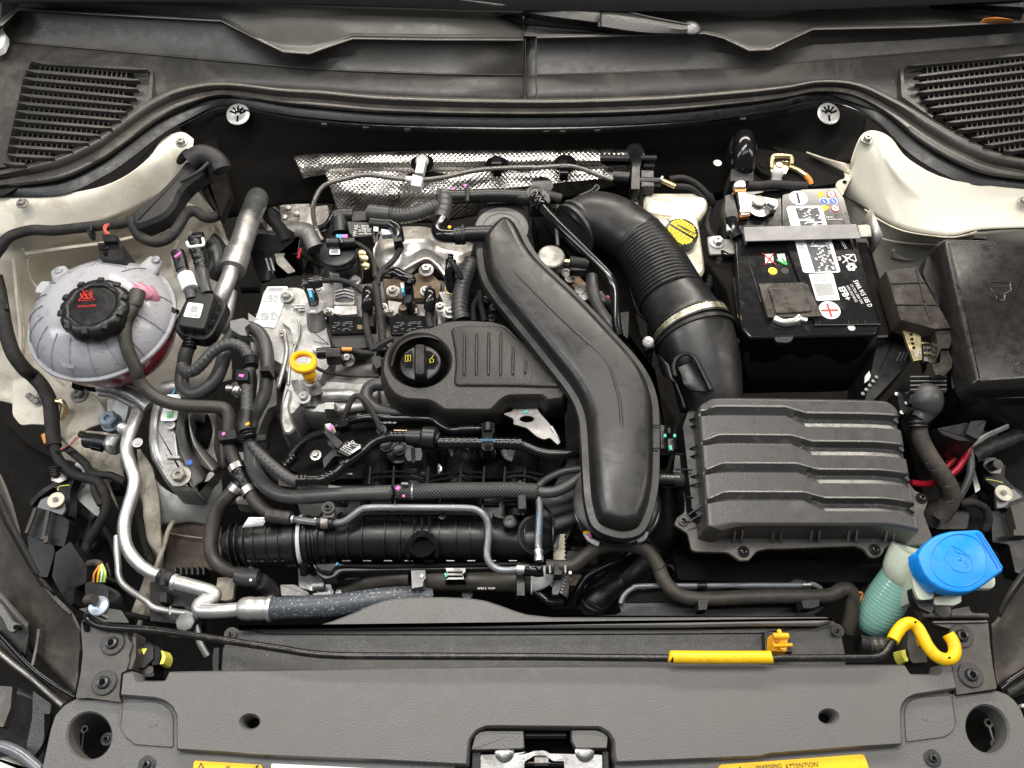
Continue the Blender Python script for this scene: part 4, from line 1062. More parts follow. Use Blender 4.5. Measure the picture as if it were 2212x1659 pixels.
sheet('liner_skin',['O -40,880,-15 20,920,-17 60,960,-19 150,1010,-22 200,1060,-24','O -40,1000,-18 40,1050,-21 110,1120,-23 190,1150,-26 240,1180,-28','O -40,1180,-16 60,1230,-22 130,1280,-25 200,1310,-28 300,1380,-32'],M['deep'],sheet_d)
prism('dark_box','D1 430,-50 560,-150 700,60 690,200 600,240 590,360 560,390 480,300 400,150',-12,[(0,-5),(.2,0)],M['black'],sheet_d,rnd=5)
lg=thing('wheel_arch_liner','black ribbed trim in the right side gap above the cream bush','liner',(2160,1000,-12),'side liners')
sheet('liner_skin',['C4 1800,680,-8 1900,600,-7.4 2080,500,-7 2300,380,-6','C4 1810,760,-12 1930,700,-11 2100,640,-10 2300,600,-9','C4 1860,1060,-15 2000,1100,-14 2100,1100,-13 2300,1100,-12'],M['deep'],lg)
tube('ribbed_roll','C4 1800,700,-6.6 1950,620,-6.2 2100,560,-6 2290,430,-6',M['matte'],lg,r=16,ribs=(.02,.08),seg=14)
# sensor plugs at the left of the slam panel
sn=thing('crash_sensor','black sensor block with yellow locking clip behind the left notch','sensor',at('D1 1170,780',-4))
prism('sensor_body','D1 1085,680 1180,650 1225,700 1220,800 1140,880 1085,870',-2.6,[(0,-4),(.15,0)],M['black'],sn,rnd=4)
prism('socket','D1 1180,700 1250,690 1290,740 1260,850 1200,860 1170,790',-2.9,[(0,-3),(.15,0)],M['gloss'],sn,rnd=4)
prism('yellow_lock','D1 1262,715 1300,722 1322,770 1318,800 1300,845 1250,848 1275,780',-2.4,[(0,-2),(.15,0)],M['lime'],sn,rnd=5)
prism('yellow_arrow','D1 1115,712 1165,712 1138,762',-2.5,[(0,-.1),(0,0)],M['lime'],sn,bevel=0)
prism('sensor_foot','D1 1110,850 1220,840 1230,940 1110,955',-3.2,[(0,-3),(.15,0)],M['black'],sn,rnd=4)
lathe('foot_ring',at('D1 1182,885',-3.2),[(5,0),(9,0),(9,2),(5,2)],M['brown_panel'],sn,seg=16)
sn=thing('crash_sensor','pale yellow plug in the dark gap under the yellow prop rod hook','sensor',at('D4 1260,780',-5))
prism('yellow_lock','D4 1225,720 1280,710 1290,770 1308,800 1300,825 1270,825 1240,780',-4.2,[(0,-2),(.15,0)],M['lime'],sn,rnd=4)
prism('sensor_body','D4 1290,560 1420,560 1460,830 1330,840 1300,800 1280,700',-5,[(0,-3),(.15,0)],M['brown_panel'],sn,rnd=5)
prism('yellow_tab','D4 1368,630 1395,632 1405,680 1390,690',-4.4,[(0,-1),(0,0)],M['yellow_deep'],sn)
tube('plug','D4 900,680,-6 1000,700,-6 1110,690,-6',M['black'],sn,r=22,seg=12)
tube('plug_ring','D4 980,690,-5.6 1100,690,-5.6',M['brown_panel'],sn,r=17,seg=12,ribs=(.008,.1))
for k,c in enumerate(('orange','yellow_deep','lime','white_dull')):
    pass
wc=thing('wire_plug','black plug with orange, yellow and green wires behind the left front bracket','plug',at('D1 770,220',-8))
prism('plug_body','D1 660,190 720,165 830,190 870,240 865,330 840,390 760,370 660,300',-7,[(0,-4),(.2,0)],M['black'],wc,rnd=6)
for i,(c,x,xo) in enumerate((('orange',740,775),('yellow',772,790),('white',798,800),('lime',825,806),('green_print',812,803))):
    tube('wire','D1 %d,185,-6.4 %d,120,-5.8 %d,60,-6 %d,30,-7'%(x,x+6+i,xo+8,xo-10),M[c],wc,r=2.3,seg=8)
tube('loom','D1 700,45,-7 760,35,-6.4 800,55,-6.4',M['tape_brown'],wc,r=8,seg=10)

# ================================================================== left side of the bay
# coolant tank: a flattened translucent sphere with a rim, a big black cap and pink coolant in its lower half
TC=P(223,690,.0)
ct=thing('coolant_tank','round translucent coolant expansion tank with pink coolant below its rim','coolant tank',TC-Vector((0,0,.08)))
lathe('upper_shell',TC,[(10.35,.0),(10.4,.25),(10.2,.9),(9.7,2.0),(8.8,3.2),(7.6,4.2),(6.2,5.0),(4.8,5.5),(0,5.7)],M['tank'],ct,seg=64,px=False,smooth=70)
lathe('seam_flange',TC,[(10.2,-.35),(10.85,-.3),(10.95,0),(10.85,.25),(10.3,.35)],M['tank'],ct,seg=64,px=False,smooth=50)
lathe('lower_shell',TC,[(4,-8.5),(6.5,-7.8),(8.6,-6),(9.8,-3.5),(10.3,-1.4),(10.35,-.3)],M['fluid'],ct,seg=64,px=False,smooth=70)
tprof=[(10.36,.3),(10.2,.95),(9.7,2.05),(8.8,3.25),(7.6,4.25),(6.4,4.98)]
for a in (100,128,150,170,188,206,224,243,262,281,300,320,345,15,55):
    w=[(TC.x+math.cos(R(a))*r_/100,TC.y+math.sin(R(a))*r_/100,TC.z+z_/100+.0002,.0011) for r_,z_ in tprof]
    tube('moulded_rib',None,M['tank_rib'],ct,world=w,seg=8,flat=.5)
random.seed(5)
dv,df=[],[]
items=[]
for k in range(190):  # droplets and moulded pits on the shell
    a=random.uniform(0,2*math.pi);t=random.random()
    i=min(4,int(t*5));f_=t*5-i
    rr=tprof[i][0]*(1-f_)+tprof[i+1][0]*f_;zz=tprof[i][1]*(1-f_)+tprof[i+1][1]*f_
    c=TC+Vector((math.cos(a)*rr/100,math.sin(a)*rr/100,zz/100))
    s_=random.uniform(.0005,.0013)
    rad=Vector((math.cos(a),math.sin(a),0));tg=Vector((-math.sin(a),math.cos(a),0))
    up_=(rad*.6+Vector((0,0,.8))).normalized();sl_=tg.cross(up_)
    ring=[c+tg*math.cos(j*math.pi/3)*s_+sl_*math.sin(j*math.pi/3)*s_*1.3 for j in range(6)]
    vs=ring+[c+up_*s_*.5]
    items.append((vs,[(j,(j+1)%6,6) for j in range(6)]))
join_meshes('condensation_drops',items,M['tank_spot'],ct,kind='stuff',smooth=80)
for s,z,ax in (('B1 465,735',.6,(-.2,.3,1)),('B1 1235,650',.6,(.2,.3,1))):
    q=T1(s)
    tube('mounting_lug',[(q[0],q[1],.012,17),(q[0]+(10 if q[0]<200 else-14),q[1]+18,.012,22),(q[0]+(26 if q[0]<200 else-30),q[1]+36,.012,26)],M['tank'],ct,seg=20,flat=.6)
    lathe('lug_bolt',(q[0],q[1],2.0),[(9,-1),(9,3),(6,5),(0,5.5)],M['tank_spot'],ct,seg=18)
prism('filler_tab','B1 330,810 430,820 455,850 385,918 265,912 290,850',2.2,[(0,-.5),(.1,0)],M['tank'],ct,rnd=8)
tube('pink_nipple','B1 1150,890,4 1190,935,3.4 1210,975,2.5',M['fluid_pale'],ct,r=17,seg=20,flat=.8)
tube('pink_nipple','B1 1080,870,4.6 1130,900,4.4 1180,940,3.6',M['fluid_pale'],ct,r=15,seg=20)
prism('level_mark','B1 470,1450 590,1485 580,1510 500,1500',3.2,[(0,-.1),(0,0)],M['tank_spot'],ct,bevel=0,tilt=(0,.5))
# cap
CC=P(197,655,.078)
cap=lathe('cap',CC-Vector((0,0,.026)),[(4.9,0),(4.95,.4),(4.85,1.2),(4.6,1.9),(4.0,2.3),(3.6,2.35),(3.35,2.25),(3.2,1.95),(0,1.95)],M['black'],ct,seg=72,px=False,lobes=(10,.022),smooth=45)
for k in range(10):
    a=R(18+36*k)
    lathe('cap_grip',CC+Vector((math.cos(a)*.0432,math.sin(a)*.0432,-.006)),[(.62,0),(.58,.35),(.4,.45),(0,.45)],M['matte'],cap,seg=4,px=False,axis=(math.cos(a)*.5,math.sin(a)*.5,1))
lathe('cap_face',CC-Vector((0,0,.0068)),[(3.15,0),(3.1,.12),(2.9,.16),(0,.2)],M['black'],cap,seg=48,px=False)
CZ=(CC.z-.0045)*100
def capxy(dx,dy):return (197+dx,655+dy,CZ)
wt=1.5
def stroke(name,pl_,m,par,w=.0008,z=None):
    return tube(name,None,m,par,world=[(p.x,p.y,p.z,w) for p in pl_],seg=6,sharp=True)
tri=[P(188-20,640+9,CZ/100),P(188,640-13,CZ/100),P(188+20,640+9,CZ/100),P(188-20,640+9,CZ/100)]
tri=[P(170,650,CZ/100),P(187,627,CZ/100),P(205,648,CZ/100),P(170,650,CZ/100)]
stroke('warning_symbol',tri,M['red_print'],cap)
for x in (180,188,196):
    stroke('warning_symbol',[P(x-2+(x-188)*.6,634,CZ/100),P(x,645,CZ/100)],M['red_print'],cap,w=.0009)
stroke('warning_symbol',[P(181,645,CZ/100),P(197,644,CZ/100)],M['red_print'],cap,w=.001)
stroke('warning_symbol',[P(179,627,CZ/100),P(184,640,CZ/100)],M['red_print'],cap)
stroke('warning_symbol',[P(198,627,CZ/100),P(192,640,CZ/100)],M['red_print'],cap)
writing('print','160kPa/23PSI',(187,661.5,CZ),6.2,4,M['red_print'],cap,sx=.92,lift=.0004)
# level sensor plug on the tank
ls=thing('sensor_plug','square black plug with pink wires standing on top of the coolant tank','plug',at('B1 875,600',3))
prism('plug_body','B1 762,510 880,505 975,512 985,655 900,660 782,645',5.2,[(0,-4.5),(.15,0)],M['black'],ls,rnd=4)
prism('plug_neck','B1 800,450 925,445 930,505 812,510',6.0,[(0,-2),(.1,0)],M['black'],ls,rnd=3)
prism('plug_latch','B1 783,528 858,528 858,560 785,560',5.5,[(0,-.4),(0,0)],M['gloss'],ls)
prism('plug_hollow','B1 815,580 850,582 852,612 818,610',5.35,[(0,-.2),(0,0)],M['void'],ls,bevel=0)
tube('wire','B1 845,450,6 825,410,6.4 830,380,6.2 860,368,5.8',M['red_wire'],ls,r=2.2,seg=8)
tube('wire','B1 870,445,6 835,420,6.2 845,385,6 865,372,5.6',M['red_wire'],ls,r=2.0,seg=8)

# harnesses at the left
h=thing('wiring_harness','black taped wiring harness looping along the left wing above the tank','wiring harness',at('B1 500,420',3))
tube('main_loom','B1 -60,640,1 0,560,2 80,465,3 250,415,3.4 420,418,3.4 600,400,3.4 800,378,3.4 940,365,3.6 1060,335,4',M['tape'],h,r=11.5,seg=14)
tube('branch_loom','B1 1040,320,4.2 1065,400,3.6 1110,465,3 1220,510,2.6 1330,480,2.4 1410,390,2.2 1470,290,2 1540,265,1.8 1620,310,1.4 1690,312,.8 1770,270,0',M['tape'],h,r=11.5,seg=14)
prism('cable_cover','B1 1010,290 1090,210 1200,140 1300,40 1400,-70 1450,-140 1560,-180 1640,-150 1620,-60 1500,20 1420,110 1390,200 1300,300 1140,365 1060,390',5.0,[(0,-3),(.1,-.8),(.6,-.1),(1.1,0)],M['matte'],h,rnd=14)
tube('cable_boot','A1 1500,1280,6 1580,1230,6.4 1660,1240,6.2 1730,1290,5.6 1760,1350,5',M['matte'],h,r=22,seg=18)
lathe('boot_opening',at('A1 1450,1240',5.4),[(20,-2),(20,1),(14,3),(0,1)],M['void'],h,axis=(-.6,0,1),seg=24)
tube('boot_strap','A1 1430,1440,5.6 1560,1370,6.6 1650,1290,6.6',M['matte'],h,r=4,seg=8)
tube('loom_clip','B1 1375,300,2.6 1420,240,2.6',M['black'],h,r=10,seg=10)
prism('loom_clip','B1 675,395 735,395 735,460 715,468 690,455',3.8,[(0,-1),(.1,0)],M['black'],h,rnd=3)
prism('loom_clip','B1 700,370 730,370 728,420 702,420',4.6,[(0,-1),(.1,0)],M['black'],h)
h=thing('wiring_harness','black wrapped harness running down the left edge beside the tank','wiring harness',at('C1 400,300',-6))
tube('main_loom','B1 -40,780,-1 -10,900,-2 20,1080,-3 55,1250,-4.5 110,1400,-6 200,1520,-8 C1 260,60,-10 340,150,-11 395,270,-12 410,400,-12.4 420,520,-12.6 430,620,-12.6',M['tape'],h,r=15,seg=16)
tube('main_loom','C1 425,600,-12.6 450,690,-12.6 500,770,-12.4 580,835,-12.2 680,870,-12.2 760,890,-12.2 820,960,-12.4 845,1060,-13 830,1150,-13.6 770,1260,-14.6 700,1370,-15.6 670,1450,-16 665,1540,-17',M['tape'],h,r=10.5,seg=14)
tube('branch_loom','C1 540,640,-12.6 600,690,-12.6 680,760,-12.6 720,830,-12.4 800,845,-12.6 880,850,-12.8 990,900,-13',M['tape'],h,r=8.5,seg=12)
tube('branch_loom','C1 740,900,-12.6 760,1000,-13 800,1080,-13.4',M['tape'],h,r=8,seg=12)
tube('branch_loom','C1 1000,880,-14 1080,1050,-16 1110,1200,-18 1150,1400,-20 1215,1560,-22',M['tape'],h,r=9,seg=12)
prism('loom_tab','B1 -40,990 60,990 65,1040 -40,1045',-2,[(0,-.6),(.1,0)],M['black'],h)
tube('orange_bush','C1 350,520,-13 375,590,-13.4',M['orange'],h,r=7,seg=12,flat=.6)
tube('orange_seal','C1 445,262,-12 490,270,-12 505,320,-12.6 480,410,-13.4',M['zinc'],h,r=7,seg=12)
tube('orange_seal','C1 495,275,-12.6 518,320,-12.8 500,390,-13.4',M['orange'],h,r=6,seg=12)

# pressure switch with wires
ps=thing('pressure_switch','black pressure switch screwed into the silver air conditioning pipe','sensor',at('C1 800,590',-9))
tube('switch_body','C1 690,570,-9 780,580,-8.6 880,600,-8.4',M['black'],ps,r=17,seg=24)
tube('switch_collar','C1 715,540,-8.8 722,610,-8.8',M['black'],ps,r=12,seg=14)
prism('switch_latch','C1 700,595 800,620 795,650 695,625',-7.4,[(0,-1),(.1,0)],M['gloss'],ps)
tube('hex_nut','C1 868,600,-8.4 945,605,-8',M['steel'],ps,r=20,seg=6)
tube('hex_ring','C1 900,602,-8.2 920,603,-8.1',M['pipe'],ps,r=23,seg=24)
tube('plug_tail','C1 640,522,-9.6 700,545,-9.2',M['black'],ps,r=8,seg=12)
tube('wire','C1 650,530,-9.4 590,545,-9.6 555,590,-10 540,640,-11',M['white_dull'],ps,r=1.8,seg=8)
tube('wire','C1 650,540,-9.4 600,560,-9.6 565,600,-10 480,645,-11',M['red_wire'],ps,r=1.6,seg=8)
tube('wire','C1 545,620,-10 500,650,-11 440,660,-11.6',M['black'],ps,r=3,seg=8)

# silver air conditioning pipes
ac=thing('air_conditioning_pipe','thick silver air conditioning pipe bending down from the engine mount to the front hose','pipe',at('C1 1050,800',-8))
tube('pipe_run','C1 1130,250,-11 1090,360,-9 1050,460,-8 1015,560,-7.8 1005,660,-7.8 1035,770,-8 1065,870,-8 1058,960,-8.2 1020,1090,-8.6 985,1220,-9 985,1340,-9.2 1020,1450,-9.4 1100,1550,-9.6 1200,1620,-9.8 1280,1645,-9.8 D1 1300,150,-9.8',M['pipe'],ac,r=13.5,seg=22)
tube('clamp_joint','D1 1268,130,-9.7 1320,150,-9.7 1370,168,-9.7',M['matte'],ac,r=16.5,seg=18)
tube('clamp_strap','D1 1300,95,-9 1290,210,-9.4',M['matte'],ac,r=9,seg=10)
tube('pipe_bead','D1 1372,186,-9.6 1400,192,-9.6',M['pipe'],ac,r=18,seg=24)
tube('pipe_run','D1 1395,190,-9.6 1500,215,-9.4 1590,240,-9.2 1660,262,-9.2 1700,290,-9.2 1660,330,-9 1610,345,-8.8 1575,375,-8.6 1590,410,-8.4 1650,418,-8.2 1800,412,-8 1920,400,-8',M['pipe'],ac,r=15.5,seg=22)
lathe('valve_nut',at('C1 1090,590',-7.6),[(11,-2),(11,1.5),(8,2),(8,4),(3,4),(3,3),(0,3)],M['pipe'],ac,seg=20)
tube('branch_union','C1 960,470,-7.8 1010,490,-7.6',M['pipe'],ac,r=11,seg=18,ribs=(.004,.08))
tube('ferrule','D1 1905,398,-7.9 1940,398,-7.8,25 1990,398,-7.7,25 2060,397,-7.6,24.5 2130,396,-7.6,25',M['pipe'],ac,r=20,seg=24,ribs=(.014,.03))
tube('ferrule_rim','D1 2130,397,-7.6 2155,397,-7.6',M['pipe'],ac,r=28,seg=28)
hh=tube('air_conditioning_hose','D1 2150,397,-7.6 D2 200,396,-7.4 400,385,-7.4 600,375,-7.5 800,352,-7.7 1000,325,-8 1200,310,-9 1400,310,-10',M['hose_speck'],None,r=24.5,seg=28)
tag(hh,'thick blue grey air conditioning hose speckled with pale spots','hose')
tp=thing('thin_pipe','thin silver pipe running beside the thick air conditioning pipe to a round grey cap','pipe',at('D1 1000,230',-11))
tube('pipe_run','C1 925,1330,-12 925,1450,-12 935,1560,-12 D1 938,120,-12 965,195,-12 1040,260,-12 1150,330,-11.8 1220,390,-11.6 1350,418,-11.4 1490,438,-11 1540,480,-11 1565,560,-11.4 1580,660,-12 1640,770,-13',M['pipe'],tp,r=7,seg=16)
lathe('round_cap',at('D1 1466,500',-9.5),[(19,-8),(20,-2),(19.5,0),(17,1.5),(0,2)],M['strap'],tp,seg=36,lobes=(8,.03))
tube('cap_body','D1 1490,500,-11 1570,530,-12',M['matte'],tp,r=17,seg=20)
tube('green_clip','D1 1350,380,-11 1345,445,-11',M['steel_dull'],tp,r=3,seg=8)
pb=thing('plastic_bracket','black ribbed plastic bracket behind the thin silver pipe','bracket',at('D1 1350,320',-15))
prism('block','D1 1180,180 1520,150 1560,300 1540,540 1180,500',-16,[(0,-5),(.1,0)],M['black'],pb,rnd=5)
for k in range(6):
    prism('rib','D1 %d,60 %d,60 %d,130 %d,130'%(1375+45*k,1395+45*k,1395+45*k,1375+45*k),-13,[(0,-3),(0,0)],M['matte'],pb)
prism('cross_tie','D1 1250,250 1330,260 1325,360 1250,350',-14,[(0,-2),(.1,0)],M['black'],pb)
prism('cross_tie','D1 1350,350 1430,360 1430,390 1350,380',-13,[(0,-2),(.1,0)],M['matte'],pb)
tube('lower_strut','D1 1180,480,-20 1000,440,-20',M['matte'],pb,r=6)
gp=thing('support_plate','pale dirty steel plate between the lower hoses and the silver pipe','plate',at('D1 1800,200',-15))
prism('plate','D1 1720,150 1870,140 1840,320 1790,335 1700,320',-14,[(0,-1),(0,0)],M['cream_dirty'],gp,rnd=3)

# upper silver pipe
up_=thing('suction_pipe','thick silver pipe coming down from the firewall to the black box','pipe',at('B1 1920,500',-4))
tube('outer_pipe','A1 2120,1480,-9,24 B1 2050,150,-8,24 1980,320,-6.6,24 1920,500,-5.2,24 1880,620,-4.6,24',M['cast'],up_,r=24,seg=26)
tube('collar','B1 1880,600,-4.6 1855,680,-4.4 1840,730,-4.2',M['cast'],up_,r=28,seg=26)
tube('narrow_pipe','B1 1840,700,-4.4 1810,800,-4.6 1765,900,-5 1735,960,-5.4',M['pipe'],up_,r=17.5,seg=24)
tube('second_pipe','B1 1830,900,-7 1815,1000,-7.4 1790,1120,-8 1740,1220,-9',M['cast'],up_,r=13,seg=20)
tube('back_strut','B1 1640,330,-9 1700,400,-9 1800,560,-9.6',M['cream_dirty'],wl,r=12,seg=12)

# hoses with the white band next to the box
def cap_hose(label,s,r,m='black',**k):
    o=tube('hose',s,M[m],None,r=r,seg=18,**k);return tag(o,label,'hose')
qh=thing('quick_connector','black hose end with a pink mark and a white band beside the tank','hose',at('B1 1450,700',0))
tube('connector_head','B1 1405,590,2 1425,650,1.8 1445,730,1.4',M['black'],qh,r=14,seg=20)
tube('hose_neck','B1 1440,700,1.4 1465,780,1.2 1500,880,1 1520,960,.6',M['rubber_grey'],qh,r=12.5,seg=20)
tube('white_band','B1 1468,775,1.3 1510,885,1.2',M['white'],qh,r=17,seg=22)
tube('pink_mark','B1 1385,630,3.6 1435,592,3.6',M['pink'],qh,r=3,seg=8)
prism('mounting_ear','B1 1370,600 1420,585 1450,650 1400,690',1.6,[(0,-1.5),(.1,0)],M['black'],qh,rnd=6)
qh=thing('quick_connector','black ribbed connector with an open white clip, left of the silver pipe','hose',at('B1 1580,650',0))
tube('connector_head','B1 1545,480,1.5,14 1560,560,1.4,16 1585,640,1.2,15 1600,740,1,13',M['black'],qh,r=15,seg=20,ribs=(.012,.10))
tube('hose_neck','B1 1595,720,1 1610,820,.8 1640,920,.4',M['rubber_grey'],qh,r=14,seg=20)
tube('white_clip','B1 1480,510,2.6 1500,545,3 1560,540,3.4 1610,530,3 1605,480,2.4',M['white'],qh,r=3.2,seg=8)
tube('side_hose','B1 1640,500,-3 1700,560,-4 1720,700,-5 1680,800,-6',M['black'],qh,r=24,seg=18)
tube('boot','B1 1530,480,1.8 1610,470,1.8',M['gloss'],qh,r=12,seg=14)

# black box
bb=thing('vapour_control_box','black plastic box with a white label between the tank and the silver pipe','control box',at('B1 1580,1080',-1))
prism('base_flange','B1 1480,940 1540,890 1700,905 1785,975 1792,1020 1690,1230 1640,1275 1580,1282 1420,1245 1370,1190 1385,1130',-.6,[(0,-2.2),(0,-.2),(.15,0)],M['black'],bb,rnd=10)
prism('raised_lid','B1 1500,892 1700,912 1612,1200 1402,1168',1.0,[(-.12,-1.6),(0,-.2),(.2,0)],M['matte'],bb,rnd=8)
prism('label','B1 1490,985 1612,1000 1580,1112 1450,1098',1.06,[(0,-.05),(0,0)],M['white'],bb,rnd=4,bevel=0)
prism('print_block','B1 1518,1012 1572,1018 1558,1068 1504,1062',1.09,[(0,-.02),(0,0)],M['print_grey'],bb,bevel=0)
fine_print('print','B1 1485,1078 1575,1088 1573,1098 1482,1090',1,M['ink'],bb,1.08,breaks=9)
for k in range(3):
    tbar('edge_clip','B1 %d,%d,.0 %d,%d,.0'%(1745-30*k,1010+62*k,1725-30*k,1050+62*k),5,8,M['gloss'],bb)
    tbar('edge_slot','B1 %d,%d,.0 %d,%d,.0'%(1460+70*k,1205+8*k,1462+70*k,1240+8*k),2,6,M['gloss'],bb)
tube('side_tab','B1 1350,1040,0 1400,1070,0',M['black'],bb,r=8,seg=6)
tube('outlet_ring','B1 1510,1270,-1.8 1500,1350,-2',M['gloss'],bb,r=14,seg=18,ribs=(.005,.08))

# the looped hoses
def hose(label,s,r,m='rubber_grey',group=None,**k):
    o=tube('hose',s,M[m],None,r=r,seg=20,**k);return tag(o,label,'hose',group)
hose('smooth dark hose dropping from the black box and looping under the others','B1 1500,1320,-2.4 1470,1400,-3 1455,1490,-4 C1 1440,80,-4.6 1450,150,-4.8 1500,195,-4.8 1570,195,-4.6 1650,150,-4.2 1710,80,-3.8 B1 1750,1500,-3.4 1780,1400,-3 1790,1330,-2.6 1850,1240,-1.6 1880,1180,-1',15)
hose('ridged grey hose making an S bend beside the tank','B1 1440,1500,-2.4 1470,1535,-1.8 1540,1525,-1 1610,1460,-.2 1670,1390,.3 1750,1335,.6 1840,1315,.6 1920,1345,.3 1965,1400,0 1985,1470,-.4',12.5,ribs=(.0075,.05))
hose('smooth hose arching over the timing cover and down behind the ridged one','B1 1860,1185,-.6 1960,1185,-.6 2040,1215,-.8 2090,1290,-1 2115,1390,-1.4 2115,1480,-1.8 C1 2110,110,-2.6 2090,220,-3.4 2040,320,-4 2000,400,-4.6 1985,480,-5',14.5)
prism_h=thing('hose_bracket','grey plastic bracket over the smooth hose at the timing cover','bracket',at('B1 1890,1150',0))
prism('bracket_wing','B1 1815,1130 1930,1105 1975,1130 1980,1160 1940,1185 1960,1250 2000,1260 1900,1250 1820,1200',1.2,[(0,-1.6),(.1,0)],M['strap'],prism_h,rnd=4)
def hclip(label,s,z,w,h,m='black',mark=None,grp='hose clips along the left hoses'):
    q=T1(s);t=thing('hose_clip',label,'clip',(q[0],q[1],z),grp)
    prism('clip_body','O %f,%f %f,%f %f,%f %f,%f'%(q[0]-w/2,q[1]-h/2,q[0]+w/2,q[1]-h/2,q[0]+w/2,q[1]+h/2,q[0]-w/2,q[1]+h/2),z,[(0,-2.4),(.15,0)],M[m],t,rnd=3)
    if mark:tube('paint_mark',[(q[0]-6,q[1]+1,z/100+.001,3.2),(q[0]+4,q[1]+3,z/100+.001,3.6)],M[mark],t,seg=8,flat=.4)
    return t
hclip('black clip with a pink mark on the ridged hose at the timing cover','B1 1915,1560',1.0,30,26,mark='pink')
hclip('black clip on the smooth hose right of the pink marked clip','B1 2095,1510',.4,26,14)
ci=tube('hose','B1 1985,1440,-.2 1985,1500,-.4 C1 1962,60,-.6 1955,150,-.8 1955,230,-1 1955,350,-1.2 1958,470,-1.4 1975,550,-1.6 2005,615,-1.8 2055,680,-2 C2 100,735,-2 170,795,-2 235,845,-2 300,885,-2 360,898,-2',M['rubber_grey'],None,r=12.5,seg=20,ribs=(.0085,.045))
tag(ci,'long ridged grey hose running down from the pink marked clip and across to the manifold','hose')
cc_=thing('hose_coupling','glossy black ribbed coupling with a yellow mark on the long ridged hose','coupling',at('C1 1945,440',0))
tube('coupling_body','C1 1948,350,.2 1940,440,.2 1950,500,.1',M['black'],cc_,r=17,seg=20)
tube('coupling_ribs','C1 1960,490,-.4 1975,560,-.6',M['gloss'],cc_,r=16,seg=20,ribs=(.005,.1))
tube('paint_mark','C1 1945,448,2.0 1975,432,2.0',M['yellow_deep'],cc_,r=3.4,seg=8,flat=.5)
tube('upper_ribs','B1 1985,1430,.2 1990,1500,.2',M['gloss'],cc_,r=15,seg=20,ribs=(.004,.08))
tube('side_clip','C1 2040,560,-1 2110,555,-1',M['black'],cc_,r=9,seg=8)

# rubber hose from the tank
rh=thing('overflow_hose','weathered brown black rubber hose from the tank nipple down to the metal clamps','hose',at('C1 1100,100',0))
tube('hose_run','B1 1085,925,5.6 1065,990,5.8 1040,1060,5.6 1000,1140,5 990,1230,4.4 1000,1320,3.6 1030,1410,2.6 1080,1520,1.2 C1 1090,80,0 1150,160,-1.2 1220,220,-2 1310,265,-2.6 1420,290,-3 1550,300,-3.2 1690,305,-3.4 1780,320,-3.6 1815,380,-4 1815,470,-4.6 1815,560,-5.2 1830,650,-5.8 1860,730,-6.2 1885,780,-6.4',M['rubber'],rh,r=14,seg=22)
tube('hose_collar','B1 1090,908,5.8 1070,985,5.9 1062,1010,5.8',M['rubber'],rh,r=16.5,seg=20)
tube('clamp_tab','B1 1015,930,6 1130,990,5',M['matte'],rh,r=3,seg=8)
hc=thing('hose_clip','wide black clip with a pink dot on the weathered hose below its bend','clip',at('C1 1790,520',-4),'hose clips along the left hoses')
prism('clip_body','C1 1715,490 1870,478 1880,560 1730,580',-3.2,[(0,-3),(.15,0)],M['black'],hc,rnd=3)
lathe('paint_dot',at('C1 1770,518',-3.15),[(4,-.2),(4,.2),(0,.3)],M['pink'],hc,seg=12)
tube('clip_foot','C1 1740,560,-5 1790,600,-6',M['black'],hc,r=6)
tj=thing('hose_junction','black plastic tee with three steel band clamps joining the weathered hoses','junction',at('C1 1910,880',-7))
tube('tee_body','C1 1885,790,-6.4 1905,860,-6.4 1960,940,-6.4 1990,1000,-6.4',M['black'],tj,r=14,seg=20,ribs=(.016,.08))
tube('tee_branch','C1 1920,880,-6.6 1870,950,-6.8',M['black'],tj,r=13,seg=20)
tube('band_clamp','C1 1868,770,-6.4 1888,812,-6.4',M['steel'],tj,r=18,seg=26)
tube('band_clamp','C1 1962,950,-6.2 1988,995,-6.2',M['steel'],tj,r=18,seg=26)
tube('band_clamp','C1 1885,935,-6.8 1850,980,-7',M['steel'],tj,r=18,seg=26)
hose('weathered hose dropping from the tee and turning right towards the lower front','C1 1870,955,-7 1790,1030,-7.6 1730,1110,-8.4 1695,1200,-9 1675,1320,-9.6 1670,1430,-10 1700,1520,-10.4 1770,1580,-10.6 1870,1612,-10.6 1980,1630,-10.6',15.5,'rubber')
ce=thing('hose_end','thick grey rubber elbow end with a white dot at the lower left of the manifold','hose',at('D1 1990,150',-10))
tube('elbow','D1 1890,130,-10.4 1960,150,-10.2 2050,155,-10.2',M['rubber_grey'],ce,r=20,seg=22)
tube('elbow_collar','D1 1985,60,-10 2040,180,-10',M['rubber_grey'],ce,r=7,seg=12)
lathe('paint_dot',at('D1 1985,170',-7.9),[(3,-.2),(3,.2),(0,.3)],M['white'],ce,seg=10)
tube('elbow_tail','D1 2060,180,-11 2130,230,-13 2150,290,-14',M['rubber_grey'],ce,r=18,seg=20)
hose('weathered hose running right from the tee to the grey coolant pipe','C1 1985,985,-6.2 2010,1040,-6.2 2060,1095,-6.2 2110,1135,-6.2 C2 165,1170,-6.2 225,1188,-6.2 290,1200,-6.2',14,'rubber')
hose('smooth dark grey hose dropping from the timing cover into the wide crossing hose','C1 1985,580,-5.4 1990,680,-5.6 2008,790,-5.6 C2 50,885,-5 125,960,-4.4 230,1008,-3.8 340,1020,-3.4 500,1012,-3.2 700,1000,-3.2 900,992,-3.2 970,990,-3.2',16)

